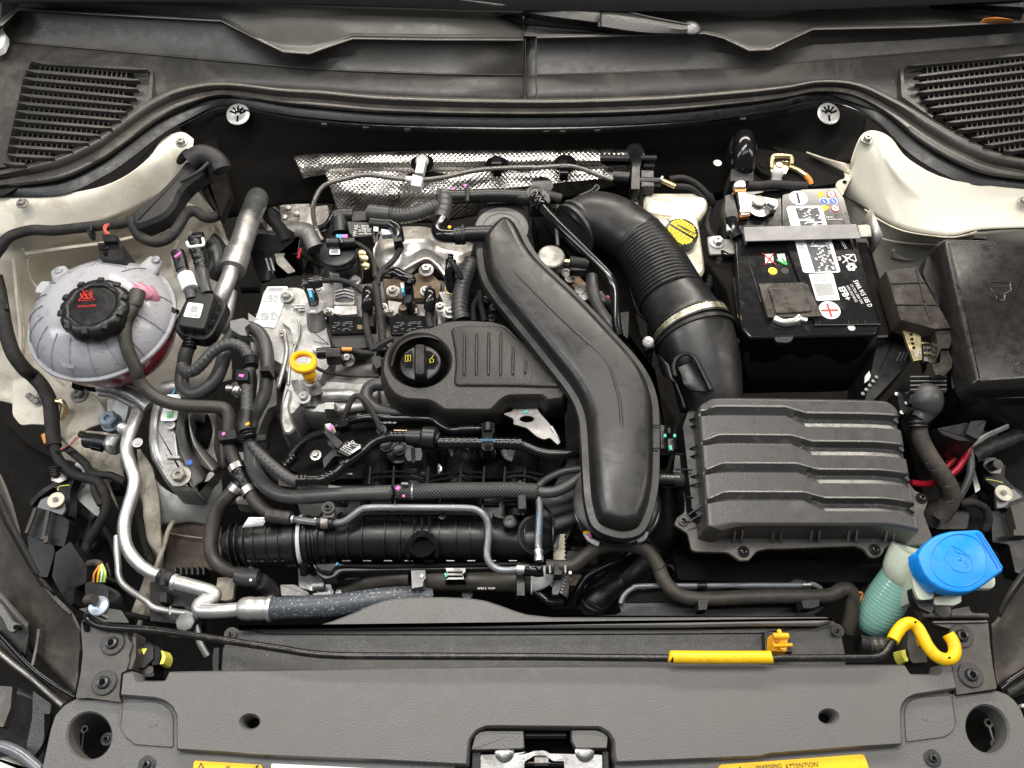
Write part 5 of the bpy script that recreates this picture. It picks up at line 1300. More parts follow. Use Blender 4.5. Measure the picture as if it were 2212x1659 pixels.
# engine mount
em=thing('engine_mount','cast aluminium engine mount with a white 78 sticker and steel bolts','engine mount',at('C1 1400,650',-9))
prism('mount_body','C1 1215,220 1290,190 1420,200 1440,330 1400,480 1410,600 1440,700 1500,830 1530,960 1345,950 1290,880 1180,690 1160,560 1165,430 1185,310',-6.5,[(-.2,-6),(0,-.8),(.5,0)],M['cast'],em,rnd=8)
ribbon('mount_ridge','C1 1225,235,-5.6 1195,380,-5.8 1185,520,-6 1205,680,-6.4 1290,840,-7 1350,930,-7.4','C1 1290,240,-5.6 1255,380,-5.8 1245,520,-6 1265,660,-6.4 1330,800,-7 1400,930,-7.4',[(0,-1.5),(.12,.2),(.5,.4),(.88,.2),(1,-1)],M['cast'],em)
ribbon('mount_ridge','C1 1410,330,-5.8 1400,450,-6 1405,560,-6.2 1430,680,-6.6 1490,820,-7 1530,950,-7.4','C1 1490,300,-6 1480,450,-6.4 1490,560,-7 1540,700,-7.6 1590,800,-8 1640,860,-8.4',[(0,-1),(.12,.1),(.5,-.4),(1,-3)],M['cast'],em)
ribbon('side_web','C1 1490,360,-6.6 1500,480,-7 1530,600,-7.6 1590,700,-8 1680,820,-8.6','C1 1500,420,-9 1530,540,-9.6 1600,640,-10 1660,700,-10 1740,780,-10.6',[(0,0),(.5,-.4),(1,-1)],M['cast_dark'],em)
prism('lower_skirt','C1 1345,950 1500,960 1560,1000 1600,980 1660,830 1690,835 1640,890 1590,900 1520,960',-9,[(0,-3),(.2,0)],M['cast_dark'],em,rnd=5)
prism('cast_pocket','C1 1305,672 1430,680 1440,725 1310,725',-6.0,[(0,-1),(.25,0)],M['cast'],em,rnd=3)
prism('cast_pocket','C1 1355,795 1470,795 1525,945 1350,945',-6.6,[(0,-1),(.2,0)],M['cast_dark'],em,rnd=3)
hex_bolt('C1 1432,862',-6.4,17,M['steel_dull'],em)
lathe('small_bolt',at('C1 1352,452',-5.9),[(10,-1),(10,1.5),(4,2),(4,1),(0,1)],M['steel'],em,seg=22)
prism('label','C1 1320,208 1425,205 1432,235 1400,400 1375,418 1275,415 1270,400',-5.5,[(0,-.08),(0,0)],M['white'],em,rnd=4,bevel=0)
writing('print','78',at('C1 1345,365',-5.4),13,-80,M['green_print'],em,bold=.03)
tbar('blue_mark','C1 1385,165,-5.6 1365,205,-5.5',3.5,1,M['sky_print'],em)
tube('mount_boss','C1 1500,360,-12 1620,360,-12',M['cast'],em,r=20,seg=20)
prism('mount_window','C1 1500,370 1650,360 1680,500 1640,640 1560,600 1510,500',-12.6,[(0,-.4),(0,0)],M['void'],em,rnd=8,bevel=0)
prism('mount_back','C1 1430,330 1720,340 1700,620 1740,760 1690,840 1560,760 1450,600',-13.2,[(0,-3),(.2,0)],M['cast_dark'],em,rnd=8)
tube('mount_arm','C1 780,140,-9 900,150,-8.6 1030,190,-8.2 1120,250,-8 1180,300,-8',M['cast'],em,r=13,seg=14,flat=.6)
tube('mount_arm','C1 790,200,-10 900,215,-9.6 1050,290,-9.4 1160,330,-9.2',M['cast_dark'],em,r=7,seg=12)
tube('dome','C1 1300,170,-7 1420,150,-7 1470,200,-7.4',M['cast'],em,r=18,seg=20)
tube('web','C1 1380,520,-6.2 1400,700,-6.5',M['cast'],em,r=3,seg=8)
lathe('purple_spot',at('C1 1500,745',-6.6),[(7,-1),(6,.5),(0,.8)],M['blue_print'],em,seg=12)
for s in ('C1 620,110','C1 720,120'):
    q=T1(s);prism('tank_bracket_slot','O %f,%f %f,%f %f,%f %f,%f'%(q[0]-12,q[1]-8,q[0]+10,q[1]-4,q[0]+6,q[1]+14,q[0]-16,q[1]+10),-10,[(0,-1),(0,0)],M['void'],em)
prism('tank_bracket','C1 560,130 620,60 1060,70 1180,150 1200,250 1150,260 1000,190 800,150 700,140',-10.4,[(0,-1.4),(.2,0)],M['cast_dark'],em,rnd=6)
bo=thing('bracket_bolt','large silver domed bolt between the two ridged hoses','bolt',at('C1 1870,150',-5))
tube('bolt_tip','C1 1795,160,-4 1850,160,-4',M['steel'],bo,r=8,seg=16)
tube('bolt_dome','C1 1840,165,-4.4,10 1865,165,-4.4,16 1890,190,-4.6,16 1900,230,-5,10',M['steel'],bo,r=14,seg=20)

# ================================================================== the engine
en=thing('engine_block','bare cast aluminium cylinder head and timing cover at the left of the engine','engine',(860,800,-12))
prism('block_core','B2 20,800 2000,560 2450,1200 2500,2200 C2 2400,900 500,900 100,780 80,300',-10,[(0,-18),(.5,0)],M['deep'],en,rnd=10)
prism('head_casting','B2 380,830 560,820 900,830 1050,800 1500,800 1640,900 1660,1130 1400,1200 1150,1280 1040,1500 1080,1659 C2 1100,360 720,380 560,360 420,380 380,100',-6,[(-.2,-6),(0,-.5),(.3,0)],M['cast_dark'],en,rnd=10)
prism('timing_cover','B2 60,880 120,855 360,850 470,900 560,1050 600,1200 640,1360 620,1500 560,1560 560,1600 C2 520,120 440,170 390,300 330,360 280,420 270,520 220,520 200,420 195,300 215,180 250,60 B2 215,1500 130,1450 60,1390 0,1300 -60,1180 0,1100',-4.0,[(-.3,-8),(0,-1),(.5,0)],M['cast'],en,rnd=9)
prism('side_casting','B2 -60,1050 20,1100 80,1180 140,1300 160,1500 190,1659 C2 190,300 120,320 20,560 -40,560 0,300 20,100 B2 0,1500 -40,1300',-7.5,[(-.2,-6),(.2,0)],M['cast_dark'],en,rnd=8)
prism('front_casting','C2 280,60 540,80 1000,110 1010,300 880,330 700,360 560,370 420,360 340,330',-5.2,[(-.2,-5),(0,-.8),(.5,0)],M['cast'],en,rnd=8)
tube('casting_tube','C2 545,215,-4.6 760,215,-4.4 900,260,-4.6',M['cast'],en,r=13,seg=20)
tube('casting_tube','C2 690,325,-4.6 880,300,-4.6',M['cast'],en,r=12,seg=20)
prism('casting_pad','C2 555,262 645,262 640,330 550,330',-3.6,[(-.1,-2),(.15,0)],M['cast'],en,rnd=3)
ribbon('dipstick_column','C2 270,100,-3.6 290,160,-3.7 330,240,-4 380,310,-4.6','C2 540,60,-4.4 545,150,-4.6 550,230,-5 520,300,-5.6',[(0,-2),(.1,0),(.3,.7),(.5,.3),(.7,.7),(.9,0),(1,-2)],M['cast'],en)
hex_bolt('C2 398,235',-3.2,11,M['cast'],en)
prism('edge_flange','C2 215,300 260,150 300,180 275,300 300,420 330,470 285,520 235,515 210,430',-3.4,[(-.1,-3),(0,-.3),(.25,0)],M['cast'],en,rnd=6)
lathe('oval_hole',at('C2 300,330',-3.9),[(8,-1),(8,.4),(0,.4)],M['cast_dark'],en,seg=20)
prism('plain_boss','B2 210,1090 340,1085 360,1170 350,1320 300,1330 280,1200 215,1150',-3.2,[(-.1,-3),(.2,0)],M['cast'],en,rnd=5)
for s,z,r in (('B2 262,945',-3.6,11),('B2 590,1080',-3.4,11),('B2 1075,1080',-3.2,11),('B2 1475,1028',-4,9),('B2 1552,1070',-3.6,11),('B2 1022,1030',-4.4,8),('B2 1365,735',-3.2,12),('B2 1103,903',-3.4,11),('B2 1365,900',-4.4,10),('B2 803,815',-3.4,9),('B2 520,890',-4.4,7),('B2 225,1230',-3.4,6),('B2 740,1440',-3.0,11),('C2 490,690',-5,9),('C2 1440,800',-7,10)):
    hex_bolt(s,z,r,M['steel'],en)
for k in range(3):
    tube('cover_rib','B2 %d,%d,-3.5 %d,%d,-3.6'%(300+25*k,1010+20*k,400,1005+22*k),M['cast'],en,r=2.5,seg=8)
tube('cover_rib','B2 240,1240,-3.6 255,1400,-3.6 190,1659,-4 C2 200,80,-4',M['cast'],en,r=5,seg=8)
tube('cover_rib','B2 350,1130,-3.4 355,1240,-3.4 290,1440,-3.6 270,1640,-3.8',M['cast'],en,r=3,seg=8)
prism('round_pad','B2 625,900 670,870 760,870 800,900 800,1010 620,1010',-3.6,[(-.1,-2),(0,-.2),(.2,0)],M['cast'],en,rnd=6)
for k in range(3):
    tube('pad_arc','B2 640,%d,-3.4 715,%d,-3.1 790,%d,-3.4'%(905+26*k,885+26*k,905+26*k),M['cast'],en,r=2.4,seg=8)
prism('boss_block','B2 625,1010 820,1005 825,1085 700,1095 630,1080',-3.3,[(-.1,-2),(.2,0)],M['cast'],en,rnd=4)
prism('boss_block','B2 1050,960 1300,1000 1300,1080 1060,1080',-3.6,[(-.1,-2),(.2,0)],M['cast'],en,rnd=4)
prism('boss_block','B2 430,1190 580,1200 600,1330 470,1300',-3.8,[(-.1,-2),(.2,0)],M['cast'],en,rnd=4)
prism('right_flange','B2 1450,900 1600,880 1610,1100 1520,1140 1470,1080 1490,980',-4.2,[(-.1,-2),(.2,0)],M['cast'],en,rnd=5)
prism('brown_plate','B2 1010,790 1200,800 1300,740 1420,760 1490,830 1470,960 1240,960 1040,970',-4.6,[(0,-1),(.2,0)],M['rust_metal'],en,rnd=6)
prism('label','B2 105,862 268,860 232,1010 165,1187 -5,1170 50,1010',-3.85,[(0,-.06),(0,0)],M['white'],en,bevel=0,rnd=3)
for (a,b,c,d) in ((90,925,175,985),(15,1065,175,1130)):
    fine_print('print','B2 %d,%d %d,%d %d,%d %d,%d'%(a+5,b,c+30,b-5,c+12,d,a-10,d),5,M['print_grey'],en,-3.82,breaks=4,fill=.75,thick=.5)
prism('print_block','B2 122,870 235,868 228,900 112,902',-3.83,[(0,-.02),(0,0)],M['print_grey'],en,bevel=0)
# shapes deep behind the head at the left
bk=thing('turbo_unit','dusty metal castings and black plugs deep behind the timing cover','turbo unit',at('B2 250,400',-16))
prism('casting','B2 180,100 420,90 460,220 440,420 320,450 200,380',-14,[(-.2,-5),(.4,0)],M['cast_dark'],bk,rnd=8)
prism('casting','B2 330,230 600,200 620,380 560,440 340,440',-12.5,[(-.2,-5),(.4,0)],M['cast_dark'],bk,rnd=8)
for s in ('B2 215,135','B2 255,175','B2 205,195','B2 335,285','B2 390,400','B2 270,240','B2 240,310','B2 400,150'):
    lathe('stud',at(s,-12),[(7,-3),(7,2),(4,3),(0,3)],M['cast'],bk,seg=12)
prism('white_tag','B2 430,240 465,235 470,390 415,385',-12,[(0,-.3),(0,0)],M['white_dull'],bk)
prism('black_plug','B2 0,430 130,440 320,480 330,600 180,620 160,760 30,740 -40,600',-11,[(-.1,-6),(.2,0)],M['black'],bk,rnd=6)
prism('black_plug','B2 -20,560 80,570 190,800 60,850 -20,700',-10,[(-.1,-6),(.2,0)],M['gloss'],bk,rnd=4)
for k in range(2):tube('plug_rib','B2 %d,640,-9.6 %d,740,-9.6'%(95+35*k,125+35*k),M['pipe_grey'],bk,r=2.6,seg=6)
prism('silver_clip','B2 160,600 340,590 360,470 330,470 310,560 230,620 330,740 270,760 180,680',-10,[(0,-.4),(0,0)],M['steel_dull'],bk,rnd=4)
tube('red_tab','B2 370,560,-10 350,640,-10.6',M['red'],bk,r=4,seg=8)
tube('cable','B2 50,200,-11 120,300,-11 220,420,-11.4 260,520,-11.4',M['matte'],bk,r=14,seg=14)
tube('cable','B2 100,60,-13 30,120,-13 60,200,-13',M['void'],bk,r=14,seg=12)
tube('sleeve','B2 690,60,-8 660,200,-9 600,340,-10 520,400,-11 340,410,-12',M['gloss'],bk,r=7,seg=12)
tube('bracket_arm','B2 350,420,-11 430,440,-11 490,560,-12',M['cast_dark'],bk,r=20,seg=14)

# polished turbo heat shield
th=thing('turbo_heat_shield','smooth polished metal heat shield behind the ignition coils','heat shield',at('B2 1350,600',-5))
def dent(u,v):return .007*MN.noise(Vector((u*.022,v*.022,2)))
ribbon('shield_skin','B2 955,480,-4.5 1000,420,-3.6 1100,395,-3 1250,385,-2.8 1400,400,-2.8 1520,490,-3 1650,500,-3.4 1740,520,-4',
       'B2 965,800,-6 1060,790,-5 1130,795,-4.6 1240,775,-4.6 1340,690,-4.4 1450,735,-4.6 1560,840,-5 1700,700,-6',[(0,-1.5),(.08,-.3),(.3,1.2),(.55,1.6),(.8,.8),(.95,.2),(1,-.6)],M['polished'],th,n=7,fine=4,noise=dent,solid=.0015)
tube('fold','B2 1130,760,-3.6 1250,690,-3.2 1360,640,-3 1440,680,-3.4 1520,780,-4',M['polished'],th,r=4,seg=10)
prism('left_curl','B2 930,560 1000,430 1010,560 970,700 980,800 930,760',-4.2,[(0,-1),(.3,0)],M['polished'],th,rnd=6)
for s in ('B2 850,600','B2 880,700','B2 870,640'):
    lathe('gold_stud',at(s,-6),[(10,-2),(10,1),(6,3),(0,3)],M['zinc'],th,seg=12)

# solenoid with ribbed cylinder
sv=thing('valve_solenoid','black ribbed cylinder with two white labels behind the left ignition coil','solenoid',at('B2 690,640',-4))
SA=(0,0,1)
lathe('ribbed_cylinder',(731,546,-.6),[(39,-125),(39,-95)]+[q for k in range(11) for q in ((38,-92+7*k),(41,-91+7*k),(41,-88+7*k),(38,-87+7*k))]+[(39,-12),(36,-8)],M['black'],sv,axis=SA,seg=44,smooth=40)
lathe('cylinder_cap',(731,546,-.4),[(40,-10),(41,0),(39,6),(33,9),(0,10)],M['black'],sv,axis=SA,seg=44)
prism('label','B2 600,560 680,560 682,608 596,608',.75,[(0,-.05),(0,0)],M['white'],sv,rnd=3,bevel=0)
prism('print_block','B2 615,570 665,570 665,598 612,598',.78,[(0,-.02),(0,0)],M['print_grey'],sv,bevel=0)
cy_=P(731,546,-.006);rc_=41.6*S(cy_)
for nm_,a0,a1,z0,z1,rr_,m_ in (('label',-118,-88,-.020,-.062,rc_,'white'),('print_block',-113,-93,-.024,-.040,rc_+.0004,'print_grey')):
    q_=[(cy_.x+rr_*math.cos(R(a0+(a1-a0)*i/6)),cy_.y+rr_*math.sin(R(a0+(a1-a0)*i/6)),z_) for z_ in (z0,z1) for i in range(7)]
    obj(nm_,q_,[(i,i+1,i+8,i+7) for i in range(6)],M[m_],sv)
tube('socket','B2 580,515,1.4 690,515,1.4 800,510,1.2',M['black'],sv,r=11,seg=14)
tube('socket_rib','B2 680,500,1.6 700,535,1.6',M['gloss'],sv,r=9,seg=10)
tube('vent_elbow','B2 640,320,.6 700,300,.6 790,300,.6',M['black'],sv,r=17,seg=18)
prism('vent_block','B2 760,260 900,255 910,340 770,350',1.4,[(-.1,-2),(.2,0)],M['matte'],sv,rnd=4)
tube('vent_drop','B2 680,320,.4 690,440,-.4',M['black'],sv,r=20,seg=18)
prism('blue_label','B2 650,448 742,448 740,480 700,478 650,470',1.2,[(0,-.1),(0,0)],M['sky_print'],sv,bevel=0)
prism('pink_label','B2 690,452 742,450 740,482 712,480',1.24,[(0,-.08),(0,0)],M['pink'],sv,bevel=0)
# printed sensor
se=thing('printed_sensor','black sensor box printed VW AG, in front of the ridged hose at the top','sensor',at('B2 850,420',0))
prism('sensor_box','B2 730,340 930,350 940,460 800,475 750,440',1.6,[(-.1,-2.5),(0,-.2),(.15,0)],M['black'],se,rnd=4)
writing('print','VW AG',at('B2 805,420',1.65),8.5,87,M['print'],se,sx=.85)
fine_print('print','B2 830,375 930,375 930,450 830,452',7,M['print'],se,1.65,breaks=4,fill=.7,thick=.35)
tube('sensor_neck','B2 930,360,1.6 1010,370,1.8 1100,375,2',M['black'],se,r=14,seg=16)
prism('label','B2 948,385 985,390 985,425 945,422',2.6,[(0,-.1),(0,0)],M['white_dull'],se,bevel=0)
prism('blue_seal','B2 1000,400 1090,410 1095,450 1010,455',2.2,[(0,-1),(.1,0)],M['blue_steel'],se,rnd=4)
tube('elbow_plug','B2 1090,370,2.4 1130,400,2.4 1145,470,2 1150,510,1.6',M['gloss'],se,r=12,seg=14)
prism('plug_block','B2 1095,430 1165,430 1175,500 1105,510',2.6,[(-.1,-2),(.1,0)],M['black'],se,rnd=3)
# ridged hose top
rt=tube('hose','B2 910,280,1.8 960,285,1.9 1080,290,2 1090,292,2 1180,300,2 1280,285,2 1360,255,1.8 1440,230,1.4',M['rubber_grey'],None,r=16,seg=22,ribs=(.0055,.06))
tag(rt,'ridged grey hose lying in front of the foil shield above the printed sensor','hose')
hc_=tube('hose_end','B2 915,275,2 1000,285,2.1 1075,292,2.1',M['rubber_grey'],rt,r=17.5,seg=22)
ph=thing('crankcase_pipe','black plastic breather pipe crossing behind the grey ring','pipe',at('B2 1800,150',0))
tube('pipe_run','B2 1450,140,.6 1600,150,.6 1900,140,.6 2150,150,.4 B3 100,160,.4 200,170,.6',M['black'],ph,r=15,seg=18)
tube('pipe_drop','B2 1510,130,.6 1510,230,1 1490,300,1.4 1470,350,1.6',M['rubber_grey'],ph,r=17,seg=18,ribs=(.014,.05))
tube('elbow','B2 1490,340,1.6 1460,400,1.8 1480,450,2 1560,460,2.2 1600,460,2.2',M['gloss'],ph,r=16,seg=20)
prism('valve','B3 160,110 330,90 350,190 300,230 170,230',1.8,[(-.1,-2.5),(.2,0)],M['black'],ph,rnd=6)
lathe('valve_cap',at('B3 220,120',2.0),[(20,-1),(20,1.5),(14,3),(12,1),(0,1)],M['rubber_grey'],ph,seg=28)
lathe('valve_cap',at('A3 270,1470',1.0),[(24,-2),(24,2),(20,3),(0,3)],M['black'],ph,seg=28)
tube('pipe_fitting','B3 300,140,1 420,170,.6',M['matte'],ph,r=12,seg=14)
for s,c in (('B2 1580,85','pink'),('B2 1672,60','pink'),('B2 1700,98','yellow_deep'),('B2 1548,390','yellow_deep')):
    lathe('paint_mark',at(s,3.0 if c=='yellow_deep' and '1548' in s else 1.6),[(4,-.5),(4,.5),(0,1)],M[c],ph,seg=10)
tube('strap','B2 1690,90,1.8 1690,190,2',M['black'],ph,r=5,seg=8)
gr=lathe('grey_ring',at('B2 1962,400',-.5),[(40,-1.2),(55,-1.2),(58,0),(57,1.5),(42,1.8),(40,0)],M['grain'],None,seg=48)
tag(gr,'flat grey ring behind the top end of the black air duct','ring')
lathe('ring_back',at('B2 1970,330',-1.4),[(50,-1),(54,0),(54,3),(45,4)],M['matte'],gr,seg=40)

# ignition coils
def coil(label,x,y,w,gx):
    t=thing('ignition_coil',label,'ignition coil',at('B2 %d,%d'%(x+w/2,y+100),-2),'ignition coils')
    A=lambda l:'B2 '+' '.join('%f,%f'%(x+a*w,y+b) for a,b in l)
    prism('coil_top',A([(0,10),(.12,0),(.16,-20),(.35,5),(.7,0),(.96,10),(1.05,60),(1.08,145),(.5,152),(.05,158)]),-1.4,[(-.1,-2),(0,-.2),(.15,0)],M['gloss'],t,rnd=4)
    prism('coil_body',A([(.04,150),(.5,148),(1.08,140),(1.12,225),(1.16,260),(.3,295),(.08,225)]),-1.9,[(-.1,-3),(0,-.2),(.15,0)],M['matte'],t,rnd=5)
    fine_print('print',A([(.1,60),(.7,50),(.72,125),(.12,135)]),6,M['strap'],t,-1.35,breaks=9,fill=.5,thick=.25)
    prism('print_block',A([(.82,80),(.96,78),(.98,112),(.84,114)]),-1.36,[(0,-.02),(0,0)],M['rust_metal'],t,bevel=0)
    tube('coil_plug','B2 %d,%d,.6,9 %d,%d,1.2,13 %d,%d,1,13 %d,%d,.2,13'%(gx,880,gx,920,gx,980,gx-5,1040),M['gloss'],t,r=12,seg=20)
    prism('plug_block','B2 %d,%d %d,%d %d,%d %d,%d'%(gx-50,1000,gx+45,1000,gx+55,1180,gx-40,1180),-.6,[(-.1,-2),(.15,0)],M['black'],t,rnd=4)
    prism('coil_ear',A([(-.12,-25),(.1,-35),(.12,5),(.08,30),(-.1,10)]),-2.2,[(-.1,-2),(.15,0)],M['black'],t,rnd=5)
    return t
coil('black ignition coil nearest the yellow dipstick, cable plug at its right',590,1085,275,900)
coil('black ignition coil half tucked under the engine cover, right of the other',1065,1085,375,1395)
# cam sensors with elbow plugs
def elbow_sensor(label,pth,stem,base,extra=()):
    t=thing('cam_sensor',label,'sensor',at(base,-3),'camshaft sensors')
    tube('elbow_plug',pth,M['gloss'],t,r=12,seg=18)
    tube('sensor_stem',stem,M['black'],t,r=12,seg=16)
    return t
t=elbow_sensor('cam sensor with blue seal standing in an aluminium well, beside the left coil','B2 540,820,1.6 480,825,1.8 420,835,1.7 400,865,1.4','B2 440,880,1.2 470,960,-1 480,1020,-1.6','B2 480,1000')
tube('plug_collar','B2 400,850,1.5 530,815,1.7',M['black'],t,r=14,seg=16,ribs=(.02,.05))
prism('blue_seal','B2 418,880 455,875 468,945 440,955',1.7,[(0,-1),(.1,0)],M['sky_print'],t,rnd=3)
prism('pale_lock','B2 412,870 470,870 470,890 415,892',1.8,[(0,-1),(.1,0)],M['white_dull'],t)
tube('well','B2 480,1030,-1.6,18 490,1100,-3,20 505,1200,-4.6,21',M['cast'],t,r=20,seg=26)
lathe('well_ring',at('B2 478,1020',-1.2),[(15,-1),(20,-1),(20,1),(15,1)],M['cast'],t,seg=28)
tube('spring_clip','B2 445,1062,-.6 490,1062,-.6',M['white_dull'],t,r=4,seg=8)
t=elbow_sensor('cam sensor with pale seal on a dusty foot between the two coils','B2 1090,760,1.2 1130,750,1.6 1190,785,1.8 1240,805,1.7 1235,840,1.4','B2 1215,850,1.2 1225,930,-.6 1210,1010,-1.6','B2 1200,1000')
prism('pale_seal','B2 1150,825 1195,825 1190,900 1165,885',1.6,[(0,-1),(.1,0)],M['white_dull'],t,rnd=3)
prism('blue_seal','B2 1162,865 1190,865 1192,910 1170,912',1.7,[(0,-1),(.1,0)],M['sky_print'],t,rnd=3)
prism('sensor_body','B2 1190,880 1250,890 1260,970 1230,1000 1185,990',.2,[(-.1,-3),(.2,0)],M['matte'],t,rnd=5)
prism('sensor_foot','B2 1140,1000 1180,980 1270,975 1290,990 1200,1050 1165,1062 1138,1040',-1.4,[(-.1,-1),(.2,0)],M['rust_metal'],t,rnd=6)
lathe('foot_bolt',at('B2 1182,1028',-1.3),[(9,0),(9,2.5),(4,3),(0,2)],M['rust_metal'],t,seg=20)
t=elbow_sensor('upright black sensor with a taped lead in front of the polished shield','B2 1560,650,1 1555,720,.4 1550,800,-.8','B2 1550,790,-.8 1560,850,-1.8 1565,880,-2.4','B2 1560,850')
tube('sensor_lead','B2 1560,650,1.6 1600,720,1.2 1640,790,.2',M['tape'],t,r=6,seg=10)
tube('top_tab','B2 1560,610,2 1555,660,1.6',M['black'],t,r=6,seg=10,ribs=(.005,.2))
lathe('metal_base',at('B2 1562,880',-3),[(14,-2),(14,1),(12,2),(0,2)],M['zinc'],t,seg=28)
t=elbow_sensor('black plug with an orange lead behind the dipstick ring','B2 500,1390,-.6 550,1385,-.6 620,1385,-.6 690,1385,-.6','B2 600,1385,-.8 690,1385,-.8','B2 600,1390')
prism('plug_block','B2 560,1345 690,1350 690,1420 560,1425',.2,[(-.1,-2),(.15,0)],M['black'],t,rnd=4)
prism('pale_seal','B2 455,1320 555,1335 555,1390 500,1395 455,1360',-.2,[(-.1,-1.5),(.15,0)],M['white_dull'],t,rnd=4)
tube('orange_lead','B2 695,1358,-.2 775,1360,-.4',M['orange'],t,r=4.5,seg=10)
lathe('washer_eye',at('B2 745,1450',-2.6),[(13,-1),(15,0),(12,1),(0,1)],M['black'],t,seg=20)
# engine harness
eh=thing('engine_harness','black taped harness threading between the two ignition coils with several branches','wiring harness',at('B2 980,1000',-1))
for s,r in (('B2 965,830,.2 975,930,0 985,1020,-.4 1000,1100,-.6 1010,1200,-1 1020,1300,-1.2',9),('B2 1150,510,1 1155,570,.6 1100,660,.4 1020,730,.4 985,790,.4 970,850,.2',6.5),('B2 800,515,1 860,545,.8 920,600,.6 955,690,.4 965,790,.4',5),('B2 1080,745,1 1030,750,.8 990,790,.6 980,850,.4',6),
             ('B2 550,815,1.4 660,810,1 760,835,.6 840,890,.2 930,960,0 970,1010,-.4',6),('B2 880,1040,-.2 885,1120,-.4 895,1200,-.6 915,1290,-.8 945,1370,-1',7.5),('B2 1390,1040,-.2 1385,1120,-.4 1400,1190,-.6',8),('B2 945,1360,-1 1000,1320,-1 1100,1270,-1',6),('B2 780,1365,-.6 860,1385,-1 950,1390,-1.2',6),
             ('B2 1010,1330,-1.4 1030,1380,-1.4',9),('B2 495,1505,-1.8 560,1535,-1.8 700,1560,-1.6 850,1570,-1.4 990,1570,-1.4',4)):
    tube('loom',s,M['tape'],eh,r=r,seg=10)
prism('loom_clip','B2 930,1410 1010,1400 1020,1490 970,1525 925,1470',-.6,[(-.1,-2),(.2,0)],M['matte'],eh,rnd=4)
prism('loom_clip','B2 960,1290 1060,1310 1020,1380 960,1370',-.8,[(-.1,-1.6),(.2,0)],M['gloss'],eh,rnd=4)
# ridged hose between coil 2 and the duct
o=tube('hose','B2 1730,660,-1 1690,760,-1.2 1655,860,-1.4 1635,960,-1.6 1630,1060,-1.8 1650,1140,-2',M['rubber_grey'],None,r=18,seg=22,ribs=(.0075,.07))
tag(o,'upright ridged hose between the right coil and the black air duct','hose')
for k,s in enumerate(('B2 1800,930,-3 1740,1010,-3 1740,1140,-3','B2 1790,900,-3 1800,1010,-3 1830,1140,-3')):
    o=tube('cable',s,M['tape'],None,r=7,seg=10);tag(o,('grey taped cable curving beside the upright ridged hose','straight taped cable between the ridged hose and the air duct')[k],'cable')
fb=thing('dark_fittings','small dark bolts and fittings in the gap beside the black air duct','fittings',at('B2 1880,1080',-5))
prism('gap_plate','B2 1700,880 1860,900 2060,1180 1700,1180',-5,[(0,-3),(.2,0)],M['deep'],fb,rnd=5)
for s in ('B2 1885,1115','B2 1830,970','B2 1900,1030'):
    lathe('fitting_bolt',at(s,-4.6),[(10,-1),(10,2),(5,3),(4,1),(0,1)],M['black'],fb,seg=6)

# dipstick
ds=thing('oil_dipstick','bright yellow oil dipstick with an oval ring handle','dipstick',at('B2 440,1600',-2))
ringp=[(385+96*math.cos(a),1448+68*math.sin(a)) for a in [i*math.pi/18 for i in range(36)]]
prism('ring_handle',[T1('B2 %f,%f'%q) for q in [(385+117*math.cos(a)*(1-.06*math.cos(2*a)),1448+88*math.sin(a)) for a in [i*math.pi/18 for i in range(36)]]],2.2,[(.12,-1.0),(0,-.6),(0,-.25),(.15,0)],M['yellow_deep'],ds,
      holes=([T1('B2 %f,%f'%q) for q in [(387+66*math.cos(a),1432+38*math.sin(a)) for a in [i*math.pi/12 for i in range(24)]]],),bevel=.0012,smooth=60)
tube('grip_post','B2 425,1520,.9,12 438,1555,.2,15 442,1580,-.4,12 445,1600,-.8,11',M['yellow_deep'],ds,r=13,seg=22)
tube('guide_tube','B2 445,1600,-1 C2 470,130,-2.5 490,200,-3.6',M['cast'],ds,r=15,seg=20)

# engine cover with oil filler cap
ec=thing('engine_cover','dark grained plastic engine cover with slim ribs and a round oil filler well','engine cover',(1030,800,0))
WELL=[T1('B2 %f,%f'%(1318+222*math.cos(a),1472+190*math.sin(a))) for a in [i*math.pi/20 for i in range(40)]]
prism('cover_shell','B2 1000,1560 1005,1470 1035,1380 1100,1300 1220,1225 1330,1195 1400,1195 1470,1160 1560,1140 1700,1135 1900,1145 1985,1170 2030,1195 2120,1290 B3 220,1370 420,1560 458,1630 C3 465,140 468,250 440,285 300,300 268,258 C2 2015,262 1960,300 1890,378 1500,375 1440,330 1390,300 1200,290 1110,250 1050,180 1015,100',
      1.6,[(-.25,-3.4),(-.15,-1.2),(.0,-.3),(.2,.35),(.45,.8),(.65,.95)],M['cover'],ec,rnd=10,holes=(WELL,),bevel=.0012,smooth=50)
prism('raised_deck','B2 1575,1190 1700,1175 1960,1180 2050,1262 B3 200,1395 370,1560 405,1610 395,1640 C2 1990,120 1610,120 B2 1600,1600 1615,1480 1605,1350',2.95,[(-.5,-.7),(-.2,-.15),(.1,0)],M['cover'],ec,rnd=8)
for x,y0,y1 in ((1665,1235,1555),(1762,1235,1555),(1858,1232,1552),(1955,1235,1555),(2052,1342,1555),(2152,1445,1552)):
    tube('cover_rib','B2 %d,%d,3.02,1.5 %d,%d,3.08,3 %d,%d,3.08,3.2 %d,%d,3.02,1.5'%(x,y0,x+1,y0+25,x-2,y1-20,x-3,y1),M['cover'],ec,r=3,seg=10)
ribbon('rim_band','B2 1110,1500,1.8 1150,1370,1.9 1240,1300,2 1370,1280,2 1480,1320,1.9 1540,1410,1.8','B2 1075,1500,2.2 1120,1345,2.3 1230,1260,2.4 1380,1240,2.4 1510,1290,2.3 1580,1400,2.2',[(0,0),(.5,.25),(1,0)],M['cover'],ec)
